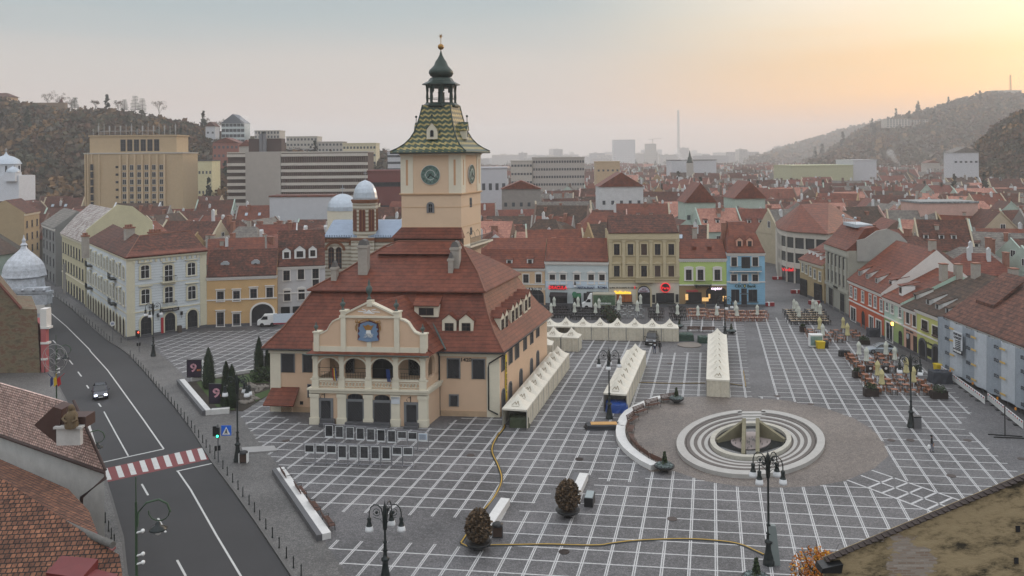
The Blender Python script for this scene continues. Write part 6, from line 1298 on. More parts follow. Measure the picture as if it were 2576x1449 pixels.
def setat(P,kind,tk,rz,n,label,lc,group,d_=.62):
 o=bpy.data.objects.new('cafe_table',TB[tk]);COL.objects.link(o);o.location=P;o.rotation_euler=(0,0,rz);SC[group]=SC.get(group,0)+1;on=ORDW[min(SC[group]-1,47)];tag(o,label+', '+on+' of its block','table',group+' tables')
 for k in range(n):
  a=rz+2*math.pi*k/n+(0 if n!=2 else 0);q=P+Vector((math.cos(a),math.sin(a),0))*(d_+random.uniform(-.04,.08));CHL.append((q.length,len(CHL),kind,q,a-math.pi/2+random.uniform(-.15,.15),lc+', %s side of the %s table'%((('right','left')if n==2 else('right','far','left','near'))[k%4 if n>2 else k%2],on),group))
random.seed(11)
wt=[(495,437),(505,460),(531,487),(562,516),(600,443)*0 or(640,520),(632,492),(625,465),(690,438),(700,465),(727,492),(765,520),(764,440),(590,571),(614,602),(638,632),(668,663),(733,604),(750,636),(780,672),(730,570)*0 or(815,575),(828,608),(855,640),(900,676),(945,610),(980,645),(1021,676)]
for p in wt:
 x,y=cK(*p);P=GZ(x,y+12);setat(P,'wood','wood',R(-4)+random.uniform(-.05,.05),random.choice((2,4,4)),'wooden table on the near right terrace','wooden chair on the near right terrace','wooden terrace')
for p in((228,278),(238,297),(245,318),(340,318),(365,300),(400,283),(430,318),(428,338),(500,285),(522,302),(545,322),(330,345)):
 x,y=cK(*p);P=GZ(x,y+9);setat(P,'wood','wood',R(-4),2,'wooden table before the orange building','wooden chair before the orange building','orange building café')
for r_ in range(6):
 for c_ in range(7):
  x,y=cK(78+c_*36+r_*7+(r_%2)*6,155+r_*15);
  if c_==3 and r_<2 or inside((x,y),[cK(140,140),cK(150,140),cK(160,230),cK(150,230)]):continue
  P=GZ(x,y+5);setat(P,'black','black',R(-4),2,'tan-topped table near the street mouth','black chair near the street mouth','dense black café',.55)
for p0,nx,ny,dx,dy,kd,tk,lb,lc,gr in((cX(345,330),7,4,33,26,'black','darkb','dark table before the DRACULA sign','black chair before the DRACULA sign','restaurant black café'),(cX(590,345),8,4,40,26,'black','darkb','dark table beside the truck','black chair beside the truck','truck black café'),(cX(985,325),4,4,78,30,'white','white','round white table before the art gallery','rounded white chair before the art gallery','white café'),(cY(140,345),3,4,36,29,'black','darkb','dark table beneath the round red sign','black chair beneath the round red sign','red sign café'),(cY(345,335),3,4,40,32,'black','darkb','dark table left of the inmedio window','black chair left of the inmedio window','inmedio black café'),(cY(515,355),4,3,42,33,'red','red','rattan table before the inmedio window','red rattan chair before the inmedio window','first rattan café'),(cY(710,365),4,3,38,33,'red','red','rattan table before the bakery arch','red rattan chair before the bakery arch','second rattan café'),(cY(895,375),4,3,42,33,'red','red','rattan table left of the bank front','red rattan chair left of the bank','third rattan café'),(cY(1095,375),4,3,42,33,'red','red','rattan table before the bank','red rattan chair before the bank','fourth rattan café')):
 for i in range(nx):
  for j in range(ny):
   x,y=p0[0]+(i*dx+(j%2)*dx*.3)/3.859+random.uniform(-.6,.6),p0[1]+j*dy/3.859
   P=GZ(x,y+2);setat(P,kd,tk,R(-6)+random.uniform(-.1,.1),2,lb,lc,gr,.5)
CHL.sort();mbc=MB()
for i,(_,_,kind,q,a,lc,gr)in enumerate(CHL):
 if i<292:c=bpy.data.objects.new('cafe_chair',CH[kind]);COL.objects.link(c);c.location=q;c.rotation_euler=(0,0,a);tag(c,lc,'chair',gr+' chairs')
 else:
  ca,sa=math.cos(a),math.sin(a);me=CH[kind];o_=len(mbc.v);mbc.v+=[(q.x+v.co.x*ca-v.co.y*sa,q.y+v.co.x*sa+v.co.y*ca,q.z+v.co.z)for v in me.vertices]
  k_=('wood','black','white','red').index(kind)
  for p in me.polygons:mbc.f.append([v+o_ for v in p.vertices]);mbc.m.append(k_*2+p.material_index);mbc.sm.append(False)
tag(mbc.obj('cafe_chairs',[m_ for k_ in('wood','black','white','red')for m_ in CH[k_].materials]),'many small chairs on the far side of the square before the shops',kind='stuff')
def leafy(b,c,r_,n,m=0,sq=1.,size=.12,seed=0):
 rn_=random.Random(seed)
 for k in range(n):
  u=rn_.uniform(-1,1);a=rn_.uniform(0,6.283);q=(rn_.random()**.4)*r_;s_=math.sqrt(1-u*u)
  p=Vector((c[0]+q*s_*math.cos(a),c[1]+q*s_*math.sin(a),c[2]+q*u*sq));d1=Vector((rn_.gauss(0,1),rn_.gauss(0,1),rn_.gauss(0,1))).normalized();d2=d1.cross(Vector((rn_.gauss(0,1),rn_.gauss(0,1),rn_.gauss(0,1)))).normalized()
  z_=size*rn_.uniform(.6,1.4);b.poly([p-d1*z_,p+d2*z_*.6,p+d1*z_,p-d2*z_*.6],m if isinstance(m,int)else rn_.choice(m))
L1=M('leaf_dark_green',lin(34,48,30),.8,.2);L2=M('leaf_green',lin(60,76,42),.8,.2);L3=M('leaf_brown',lin(70,56,40),.8,.2);L4=M('leaf_brown_light',lin(96,76,54),.8,.2);LO=M('leaf_orange',lin(176,104,34),.8,.2);LO2=M('leaf_yellow',lin(196,140,48),.8,.2);LS=M('leaf_silver',lin(140,152,150),.8,.15)
BOWL=M('planter_black',lin(32,33,34),.5,.15)
def bowl(p,kind,label,s_=1.):
 t=thing('bowl_planter',label,'planter',GZ(p),0,'bowl planters');b=MB();b.lathe([(.35,0),(.3,.12),(.55,.2),(.95,.45),(1.05,.62),(1.0,.66),(.9,.6),(.01,.58)],n=24);
 for k in range(4):b.box(.4*math.cos(k*1.57+.7)-.06,.4*math.cos(k*1.57+.7)+.06,.4*math.sin(k*1.57+.7)-.06,.4*math.sin(k*1.57+.7)+.06,-.02,.2)
 b.obj('bowl',BOWL,t);b=MB()
 if kind=='shrub':leafy(b,(0,0,1.75),1.08,2600,(0,0,1),1.12,.13,3);leafy(b,(.05,0,2.3),.8,900,(0,1),1.1,.13,4);b.obj('foliage',[L3,L4,LO],t);b=MB();b.tube([(0,0,.5),(0,0,1.8)],.08,6);b.obj('trunk',BROWNW,t)
 else:
  leafy(b,(0,0,.68),.85,700,0,.3,.1,5);b.obj('ground_plants',[LS],t);b=MB()
  for k in range(5):leafy(b,(0,0,.9+k*.25),.32-.05*k,160,(0,1),1,.08,6+k)
  b.obj('conifer',[L1,L2],t)
 t.scale=(s_,)*3;return t
bowl(cP(1683,915),'shrub','brown leafy shrub in a black bowl beside the litter bin, nearer of the two',1.0)
bowl(cP(2340,675),'shrub','brown leafy shrub in a black bowl at the farther stone plinth',1.0)
bowl(cM(1570,1420),'c','black bowl planter with small conifer at the near end of the curved wall',.95);bowl(cM(1668,850),'c','black bowl planter with small conifer at the far end of the curved wall',.92)
bowl(cM(2122,280),'c','black bowl planter with conifer beside the far lamp post',.85);bowl(cM(1692,235),'c','black planter with a small conifer behind the back tent row',.8)
P_=Dp((1903,1440),44);t=bowl((1903,1475),'c','tip of a small conifer at the bottom edge beside the lamp post',1.0)
def boxpl(p,w_,d_,h_,label,seed=1,m=None):
 t=thing('box_planter',label,'planter',GZ(p),R(-3),'dark box planters');b=MB();b.box(-w_/2,w_/2,-d_/2,d_/2,0,h_);b.obj('box',m or M('planter_brown_black',lin(44,34,30),.6,.15),t);b=MB();leafy(b,(0,0,h_+.15),w_*.45,260,(0,1),.7,.12,seed);b.obj('foliage',[L1,L2],t)
for p,w_,d_,h_,lb in((cK(182,292),.9,.9,1.0,'tall black box planter at the corner of the dense black tables'),(cK(583,372),1.7,.7,.7,'long dark box planter left of the silver car'),(cK(533,590),.9,.9,.9,'dark box planter left of the wooden tables'),(cK(628,710),1.7,.9,1.0,'wide brown box planter at the near left corner of the wooden terrace'),(cK(1075,727),1.9,.8,1.0,'wide brown box planter at the near right corner of the wooden terrace'),(cK(935,570),1.2,.8,.8,'dark box planter among the wooden tables beyond the lamp post')):boxpl(p,w_,d_,h_,lb,int(p[0]))
for p,lb in((cK(620,555),'left'),(cK(722,555),'middle'),(cK(812,560),'right')):
 b=MB();b.box(-.42,.42,-.3,.3,0,.95,0);b.prism([(.18*math.cos(k*.785),.6+.18*math.sin(k*.785))for k in range(8)],-.32,-.3,1);o=b.obj('service_cabinet',[M('cabinet_black',lin(36,28,26),.6,.1),WTR]);o.location=GZ(p);o.rotation_euler=(0,0,R(-4));tag(o,'small black waiter cabinet with round emblem among the wooden tables, %s of three'%lb,'cabinet','waiter cabinets')
heap(cK(455,450),1.6,.8,.9,BOWL,'black covered box at the far left corner of the wooden terrace',seed=9,cat='box',name='covered_box')
heap(cK(655,320),2.4,1.4,1.3,M('cover_grey',lin(48,52,60),.7,.15),'dark grey covered stack before the orange building doorway',seed=10)
heap(cK(1080,620),2.6,1.9,1.5,MATS['cover_grey'],'dark grey covered furniture heap before the scaffolded building',seed=11)
def bin_(p,label,kind):
 t=thing('litter_bin',label,'litter bin',GZ(p),R(0));b=MB()
 if kind=='yellow':b.hexa([(-.5,-.45,0),(.5,-.45,0),(.5,.45,0),(-.5,.45,0)],[(-.6,-.52,1.0),(.6,-.52,1.0),(.6,.52,1.0),(-.6,.52,1.0)]);b.obj('body',M('bin_yellow',lin(206,176,30),.5,.05),t);b=MB();b.box(-.64,.64,-.56,.56,1.0,1.1);b.obj('lid',MATS['bin_yellow'],t)
 elif kind=='grey':b.box(-.4,.4,-.3,.3,0,1.2);b.obj('body',M('bin_steel',lin(104,104,106),.4,.1,metal=.4),t);b=MB();b.box(-.43,.43,-.33,.33,1.2,1.3);b.obj('lid',BLACKM,t)
 else:
  for s_ in(-.42,.36):b.box(s_,s_+.08,-.3,.3,0,.95)
  b.obj('frame',WHITE if kind=='promenade' else STONED,t);b=MB();b.box(-.34,.36,-.28,.28,.1,.85);b.obj('body',BROWNW,t);b=MB();b.lathe([(.45,.9),(.42,1.05),(.25,1.15),(.01,1.18)],n=10);b.obj('lid',BLACKM,t)
bin_((613,1163),'brown litter bin with white sides beside the promenade lamp post','promenade');bin_(cP(1822,822),'brown litter bin with a dark hood right of the nearer potted shrub','b');bin_(cK(905,812)if False else(2306,1076),'grey steel litter bin beside the right lamp post','grey')
bin_(cK(297,398),'yellow bin beside the painted fridge','yellow');bin_(cK(1075,552),'yellow bin left of the barrier at the scaffolded building','yellow')
heap(cK(327,395),.9,.8,1.1,BLACKM,'black bin bag pile right of the yellow bin',seed=12,cat='bin bags',name='bin_bags')
t=thing('display_fridge','white fridge with a painted mountain scene beside the yellow bin','fridge',GZ(cK(266,388)),R(-4));b=MB();b.box(-1.0,1.0,-.5,.5,.1,2.0);b.obj('body',WHITE,t);b=MB();b.box(-.9,.9,-.53,-.5,.3,1.75);b.obj('picture_panel',M('mountain_print',lin(110,134,130),.5,.5,2.2),t)
b=MB();b.hexa([(-.35,-.25,0),(.35,-.25,0),(.35,.25,0),(-.35,.25,0)],[(-.5,-.2,2.9),(.05,-.2,2.9),(.05,.2,2.9),(-.5,.2,2.9)]);o=b.obj('electric_cabinet',M('cabinet_grey',lin(120,128,126),.6,.08));o.location=GZ(1949,1419);tag(o,'tall leaning grey-green cabinet behind the front lamp post','cabinet')
t=thing('floor_spotlight','dark glass-topped floor light box right of the farther potted shrub','floor light',GZ(cP(2500,575)),R(-12));b=MB();b.box(-.38,.38,-.9,.9,0,.75);b.obj('body',BLACKM,t);b=MB();b.box(-.34,.34,-.8,.8,.75,.79);b.obj('top_glass',M('pale_glass',lin(130,140,140),.2,.05),t)
def hose(pts,label,w_=.34):
 W_=[GZ(p)for p in pts];fine=[]
 for i in range(len(W_)-1):
  p0_,p1_,p2_,p3_=W_[max(i-1,0)],W_[i],W_[i+1],W_[min(i+2,len(W_)-1)]
  for k in range(5):
   t=k/5;fine.append(.5*((2*p1_)+(p2_-p0_)*t+(2*p0_-5*p1_+4*p2_-p3_)*t*t+(-p0_+3*p1_-3*p2_+p3_)*t**3))
 fine.append(W_[-1]);b=MB()
 for p,q in zip(fine,fine[1:]):
  d=(q-p).normalized();n=Vector((-d.y,d.x,0))*w_/2;z1=Vector((0,0,.07));b.hexa([p-n,q-n,q+n,p+n],[p-n*.55+z1,q-n*.55+z1,q+n*.55+z1,p+n*.55+z1],0);b.hexa([p-n*.3+z1,q-n*.3+z1,q+n*.3+z1,p+n*.3+z1],[p-n*.27+z1*1.35,q-n*.27+z1*1.35,q+n*.27+z1*1.35,p+n*.27+z1*1.35],1)
 o=b.obj('cable_ramp',[BLACKM,M('ramp_yellow',lin(176,142,54),.6,.15,1.0)]);tag(o,label,'cable ramp')
hose([cM(250,985),cM(240,1060),cM(185,1130),cP(1835,60),cP(1780,180),cP(1830,310),cP(1852,410),cP(1800,530),cP(1730,620),cP(1660,720),cP(1590,815),cP(1552,872)],'yellow and black cable ramp snaking from the council house to the nearer potted shrub')
hose([cP(1555,875),cP(1640,910),cP(1740,890),cP(2000,885),cP(2200,882),cP(2400,888),cP(2576,888),cW(1180,1020),cW(1400,996),cW(1800,983),cW(2100,1000),cW(2280,1030),cW(2400,1080),cW(2480,1118)],'yellow and black cable ramp running from the potted shrub to the front lamp post')
hose([cM(1355,685),cM(1600,693),cM(1905,692)],'thin dark cable ramp between the middle and right tent rows',.2);hose([cM(2110,697),cM(2215,712)],'short dark cable ramp right of the right tent row',.16);hose([cM(2223,590),cM(2243,722)],'short yellow cable piece right of the right tent row',.2)
b=MB();b.lathe([(.42,0),(.42,.02),(.01,.02)],n=20,smooth=False);MH=b.data('manhole',M('manhole_iron',lin(70,60,56),.7,.2,4))
for i,p in enumerate([cP(265,117),cP(1622,225),cP(2310,935),cW(895,293),cW(1693,808),cW(765,1090),cV(1122,148),cV(1308,148),cV(1860,150),cV(1703,492),cV(2385,328),cP(2423,252),cM(2200,850)if 0 else(2040,1017),(1955,997),(1685,915)]):
 o=bpy.data.objects.new('manhole_cover',MH);COL.objects.link(o);o.location=GZ(p)+Vector((0,0,.012));tag(o,'round dark iron manhole cover, '+['beside the left plinth','below the photo stands right','among the near centre grid','left of the curved wall','in front of the fountain','before the nearer shrub','right of the fountain disc','near the walking person','at the right grid edge','by the diagonal strip','at the right picture edge','under the front lamp','behind the curved wall end','at the disc far edge','before the right tent row'][i],'manhole cover','manhole covers')
PRW=M('print_border',lin(206,208,208),.6,0);
def pic(name,seed):return M(name,(.02,.021,.023),.5,1.1,3.0+seed*.3)
PICS=[M('photo_print_%s'%'abcde'[k],(.028+.01*k,.029+.01*k,.032+.01*k),.5,.9,2.0+k)for k in range(5)]
def exhib(p,i,kind,row,n):
 P=GZ(p);t=thing('photo_stand','metal stand with %s photo print, %s from left in the %s exhibition row'%({'t':'tall','w':'small','x':'text'}[kind],n,row),'photo stand',P,R(-6),'%s row of photo stands'%row)
 b=MB();wS=1.15
 for x in(0,wS):b.tube([(x,0,0),(x,0,2.0)],.03,4)
 b.tube([(-.1,0,2.0),(wS+.05,0,2.0)],.035,4);b.tube([(0,0,.06),(wS,0,.06)],.04,4);b.tube([(wS,-.5,.04),(wS,.5,.04)],.04,4);b.obj('frame',M('alu_frame',lin(140,140,144),.4,0,metal=.4),t)
 b=MB();w_,h_=(.86,1.32)if kind=='t' else(.95,.85);z1=1.88;b.box(wS/2-w_/2,wS/2+w_/2,-.05,-.02,z1-h_,z1,0);b.box(wS/2-w_/2+.06,wS/2+w_/2-.06,-.055,-.05,z1-h_+.16,z1-.06,1 if kind!='x' else 2);
 if kind=='x':
  for k in range(8):b.box(wS/2-.38,wS/2+.3,-.058,-.055,z1-.2-.07*k,z1-.17-.07*k,1)
 b.obj('print',[PRW,PICS[(i*7)%5],M('text_panel',lin(178,190,204),.6,0)],t)
ks1='tttttttwwx';ks2='wwwtttttww'
names=['first','second','third','fourth','fifth','sixth','seventh','eighth','ninth','tenth']
for i in range(10):
 A,B_=cD(612,1180),cD(1388,1250);exhib((A[0]+(B_[0]-A[0])*i/9,A[1]+(B_[1]-A[1])*i/9),i,ks1[i],'rear',names[i])
 A,B_=cD(448,1352),cD(1262,1375);exhib((A[0]+(B_[0]-A[0])*i/9,A[1]+(B_[1]-A[1])*i/9),i+3,ks2[i],'front',names[i])
def wheel(par,x,y,r_=.33,w_=.2):
 b=MB();P=[(x-w_/2*s_,y+r_*math.cos(2*math.pi*i/14),r_+r_*math.sin(2*math.pi*i/14))for s_ in(1,)for i in range(14)]
 A=[(x-w_/2,y+r_*math.cos(2*math.pi*i/14),r_+r_*math.sin(2*math.pi*i/14))for i in range(14)];B_=[(x+w_/2,q[1],q[2])for q in A];b.ring([A,B_],0,smooth=False)
 A2=[(x-w_/2-.01,y+.6*r_*math.cos(2*math.pi*i/14),r_+.6*r_*math.sin(2*math.pi*i/14))for i in range(14)];B2=[(x+w_/2+.01,q[1],q[2])for q in A2];b.ring([A2,B2],1,smooth=False)
 b.obj('wheel',[M('tyre',(.012,.012,.012),.9,0),M('wheel_rim',lin(130,132,136),.4,0,metal=.6)],par)
def car(label,loc,rz,paint,L_=4.5,W_=1.78,Hc=1.48,suv=False,lit=False,name='parked_car'):
 """nose towards -y"""
 t=thing(name,label,'car',loc,rz);w2=W_/2
 sec=[(-L_/2,.62,.30,.56),(-L_/2+.12,.88,.22,.68),(-L_/2+.6,.97,.2,.82),(-L_*.22,1.0,.2,.92),(-L_*.05,1.0,.2,.95),(L_*.2,1.0,.2,.97),(L_/2-.5,.97,.22,.96),(L_/2-.08,.9,.28,.88),(L_/2,.8,.4,.7)]
 if suv:sec=[(y,w,z0+.1,z1+.22)for y,w,z0,z1 in sec]
 b=MB();rings=[]
 for y,w_,z0_,z1_ in sec:rings.append([(-w2*w_*.94,y,z0_),(w2*w_*.94,y,z0_),(w2*w_,y,z0_+.2),(w2*w_,y,z1_-.14),(w2*w_*.88,y,z1_),(-w2*w_*.88,y,z1_),(-w2*w_,y,z1_-.14),(-w2*w_,y,z0_+.2)])
 b.ring(rings,0,smooth=False);zb_=.93+(.22 if suv else 0);
 g0,g1,g2,g3=(-L_*.22,-L_*.06,L_*.26,L_*.42)if not suv else(-L_*.2,-L_*.1,L_*.36,L_*.46)
 roof=[(-w2*.68,g1,Hc),(w2*.68,g1,Hc),(w2*.68,g2,Hc-.03),(-w2*.68,g2,Hc-.03)];base=[(-w2*.86,g0,zb_),(w2*.86,g0,zb_),(w2*.86,g3,zb_),(-w2*.86,g3,zb_)]
 b.hexa([(x,y,z_)for x,y,z_ in roof],[(x*.97,y*.97,z_+.05)for x,y,z_ in roof],0)
 for(x,y)in((-1,0),(1,0)):
  for a,c in((base[0 if x<0 else 1],roof[0 if x<0 else 1]),(base[3 if x<0 else 2],roof[3 if x<0 else 2])):b.bar(a,c,.09,.07,0)
  b.bar((x*w2*.86,(g0+g3)/2,zb_),(x*w2*.68,(g1+g2)/2,Hc),.1,.07,0)
 body=b.obj('body',[paint],t);b=MB();b.hexa([(x*.985,y*.99,z_)for x,y,z_ in base],[(x*.99,y,z_-.01)for x,y,z_ in roof]);b.obj('windows',[M('car_glass',(.01,.012,.014),.08,0,spec=.8)],t)
 for x in(-w2+.1,w2-.1):
  for y in(-L_*.31,L_*.3):wheel(t,x,y,.34 if not suv else.4)
 for s_ in(-1,1):
  b=MB();b.box(s_*w2*.62-.18,s_*w2*.62+.18,-L_/2-.02,-L_/2+.2,.56+(.22 if suv else 0),.72+(.22 if suv else 0));b.obj('headlight',M('headlight_lit',(.75,.8,1.0),.3,0,emit=4.0)if lit else M('headlight',lin(190,194,198),.2,0),t)
  b=MB();b.box(s_*(w2+.1)-.09,s_*(w2+.1)+.09,g0+.1,g0+.25,zb_,zb_+.14);b.obj('wing_mirror',paint,t)
 b=MB();b.box(-.4,.4,-L_/2-.03,-L_/2+.1,.5+(.2 if suv else 0),.68+(.22 if suv else 0));b.obj('grille',M('chrome_grille',lin(120,122,126),.3,0,metal=.6),t);b=MB();b.box(-.26,.26,-L_/2-.05,-L_/2,.38,.49);b.obj('number_plate',WHITE,t);return t
NAVYP=M('paint_navy',(.012,.014,.03),.2,0,spec=.8)
A_,B2_=G(cC(500,348)),G(cC(583,472));dd=(G(cC(945,715))-G(cC(700,370))).normalized()
car('dark blue estate car with lit headlights driving on the road',G(cC(553,425))+Vector((0,1.2,0)),math.atan2(dd.x,-dd.y)-R(6),NAVYP,4.6,1.8,1.45,lit=True,name='driving_car')
car('black off-road car parked before the back tent row, seen from the front',GZ(cM(1473,378))+Vector((0.1,1.6,0)),R(-14),M('paint_black',(.012,.01,.01),.25,0,spec=.7),4.4,1.85,1.75,suv=True)
car('silver hatchback parked by the mint green building on the right terrace',GZ(cK(695,428)),R(-97),M('paint_silver',lin(150,158,164),.3,0,metal=.4),4.5,1.75,1.42)
def truck(label,loc,rz,boxm,L_=6.6,pic_=None):
 """side view: cab at -x"""
 t=thing('delivery_truck',label,'truck',loc,rz);b=MB();b.prism([(-L_/2,.4),(-L_/2+2.0,.4),(-L_/2+2.0,2.2),(-L_/2+1.1,2.15),(-L_/2+.6,1.35),(-L_/2,1.05)],-.95,.95);b.obj('cab',WHITE,t)
 b=MB();b.prism([(-L_/2+.72,1.4),(-L_/2+1.7,1.4),(-L_/2+1.7,2.0),(-L_/2+1.15,2.0)],-.97,.97);b.hexa([(-L_/2+.62,-.85,1.42),(-L_/2+.62,.85,1.42),(-L_/2+1.1,.8,2.1),(-L_/2+1.1,-.8,2.1)],[(-L_/2+.58,-.85,1.42),(-L_/2+.58,.85,1.42),(-L_/2+1.06,.8,2.1),(-L_/2+1.06,-.8,2.1)]);b.obj('cab_windows',GLASS,t)
 b=MB();b.prism([(-L_/2+1.1,2.15),(-L_/2+2.0,2.2),(-L_/2+2.0,3.0),(-L_/2+1.6,2.95)],-.85,.85);b.obj('wind_deflector',WHITE,t)
 b=MB();b.box(-L_/2+2.1,L_/2,-1.05,1.05,.8,3.1);bx=b.obj('cargo_box',[M('truck_box_beige',lin(176,170,150),.6,.06)],t);b=MB();b.box(-L_/2+2.25,L_/2-.1,-1.09,-1.05,.9,2.85);b.obj('side_picture',boxm,bx)
 for x in(-L_/2+.9,L_/2-1.4):
  for y in(-.9,.9):
   w_=MB();A=[(x+.38*math.cos(2*math.pi*i/14),y-.12,.38+.38*math.sin(2*math.pi*i/14))for i in range(14)];w_.ring([A,[(q[0],q[1]+.24,q[2])for q in A]],smooth=False);w_.obj('wheel',M('tyre',(.012,.012,.012),.9,0),t)
 for y in(-.7,.7):b=MB();b.box(-L_/2-.03,-L_/2+.05,y-.15,y+.15,.85,1.05);b.obj('headlight',M('headlight',lin(190,194,198),.2,0),t)
 return t,bx
t,bx=truck('white delivery truck with a forest and mountain hut picture and CARAIMAN lettering',GZ(cX(843,335))+Vector((0,1.0,0)),R(-6),M('forest_print',lin(74,98,72),.5,.6,1.1,fine=.3,fscale=3))
text('lettering','CARAIMAN',.5,WHITE,bx,1.1,1.2,-1.11)
t=thing('advert_van','white van towing a pale advertising panel before the archway of the ochre building','van',GZ(cD(155,222)),R(8))
b=MB();b.prism([(-2.0,.35),(1.2,.35),(1.2,2.1),(-.9,2.1),(-1.5,1.3),(-2.0,1.1)],0,1.8);b.obj('body',WHITE,t);b=MB();b.prism([(-1.4,1.3),(-.2,1.3),(-.2,1.9),(-.95,1.9)],-.02,1.82);b.obj('windows',GLASS,t);b=MB();b.box(.9,4.9,-.6,-.5,.5,2.4,0);b.box(.9,4.9,-.62,-.6,.5,.75,1);b.obj('advert_panel',[M('advert_pale',lin(196,206,216),.5,.08,3),M('advert_red',lin(140,50,60),.6,.2,4)],t)
for x in(-1.2,.6):
 w_=MB();A=[(x+.36*math.cos(2*math.pi*i/14),-.05,.36+.36*math.sin(2*math.pi*i/14))for i in range(14)];w_.ring([A,[(q[0],.2,q[2])for q in A]],smooth=False);w_.obj('wheel',M('tyre',(.012,.012,.012),.9,0),t)
def person(loc,rz,top,legs,label,hat=None,bag=False,stride=.12,hgt=1.76,vest=None):
 t=thing('person',label,'person',loc,rz);k=hgt/1.76
 V=[(0,0,.96),(0,0,1.15),(0,.01,1.38),(0,0,1.5),(0,-.02,1.62),(.1,0,.9),(.11,-stride,.5),(.12,-stride*.6,.06),(.12,-stride*.6-.16,.03),(-.1,0,.9),(-.11,stride*.6,.5),(-.12,stride*1.3,.07),(-.12,stride*1.3-.16,.03),(.2,.0,1.42),(.27,.02,1.15),(.28,-.12,.92),(.28,-.16,.84),(-.2,.0,1.42),(-.27,.02,1.15),(-.26,-.1,.93),(-.26,-.14,.85)]
 E_=[(0,1),(1,2),(2,3),(3,4),(0,5),(5,6),(6,7),(7,8),(0,9),(9,10),(10,11),(11,12),(2,13),(13,14),(14,15),(15,16),(2,17),(17,18),(18,19),(19,20)]
 rad=[.16,.15,.17,.06,.1,.1,.075,.055,.045,.1,.075,.055,.045,.075,.055,.042,.038,.075,.055,.042,.038]
 me=bpy.data.meshes.new('body');me.from_pydata([(x*k,y*k,z_*k)for x,y,z_ in V],E_,[]);o=bpy.data.objects.new('body',me);COL.objects.link(o);o.parent=t
 sk=o.modifiers.new('skin','SKIN');sk.use_smooth_shade=True
 for i,r_ in enumerate(rad):me.skin_vertices[0].data[i].radius=(r_*k,r_*.8*k)
 me.skin_vertices[0].data[0].use_root=True
 o.modifiers.new('sub','SUBSURF').levels=1;o.modifiers['sub'].render_levels=1
 m,T,bs=nmat('clothing');tcn=T.nodes.new('ShaderNodeTexCoord');s_=T.nodes.new('ShaderNodeSeparateXYZ');T.links.new(tcn.outputs['Object'],s_.inputs[0])
 r_=ramp(mth('DIVIDE',s_.outputs[2],2.0,T=T),[(0,(.012,.012,.014)),(.055*k,legs),(.46*k,top),(.765*k,lin(170,128,106))],T=T,interp='CONSTANT');T.links.new(r_,bs.inputs['Base Color']);bs.inputs['Roughness'].default_value=.85;me.materials.append(m)
 b=MB();b.lathe([(.03,-.02),(.1,.0),(.125,.08),(.115,.15),(.06,.2),(.01,.21)],(0,.02*k,1.6*k),10);b.obj('hat' if hat else 'hair',hat or M('hair_dark',(.015,.012,.01),.8,0),t)
 for sx in(-.28,.28):
  b=MB();b.box(sx*k-.015,sx*k+.015,-.2*k,-.12*k,.76*k,.86*k)
  for q in range(4):b.box(sx*k-.008,sx*k+.01,-.2*k+.021*q,-.183*k+.021*q,(.68+.012*abs(q-1.5))*k,.77*k)
  b.bar((sx*k,-.2*k,.83*k),(sx*k,-.235*k,.77*k),.02,.02);b.obj('hand',M('skin',lin(170,128,106),.7,0),t)
 if bag:pass
 if vest:b=MB();b.box(-.17,.17,.09,.125,1.3,1.42);b.obj('back_print',vest,t)
 return t
person(GZ(2344,1138),R(60),(.012,.012,.014),lin(104,108,120),'person in a black jacket, cap and grey trousers carrying a white bag across the square',hat=BLACKM)
b=MB();b.ring([[(.16*math.cos(a)*s_,.1*math.sin(a)*s_,z_)for a in[k*math.pi/4 for k in range(8)]]for s_,z_ in((.3,-.02),(1,-.12),(1.1,-.35),(.8,-.45))],smooth=False);o=b.obj('plastic_bag',WHITE);o.location=GZ(2344,1138)+Vector((-.32,-.1,.85));tag(o,'white plastic bag in the walking person\'s hand','bag')
person(GZ(cM(1487,445)),R(190),lin(36,44,66),lin(40,52,78),'person in a navy jacket with a white back print standing by the black car',vest=WHITE,stride=.03)
person(GZ(cM(1530,435)),R(150),(.014,.014,.016),(.014,.014,.018),'person all in black standing beside the black car, right of the navy jacket',stride=.05)
person(GZ(cM(716,262)),R(90),(.014,.014,.016),(.014,.014,.018),'dark-clothed person inside the open tent of the back row',stride=.15)
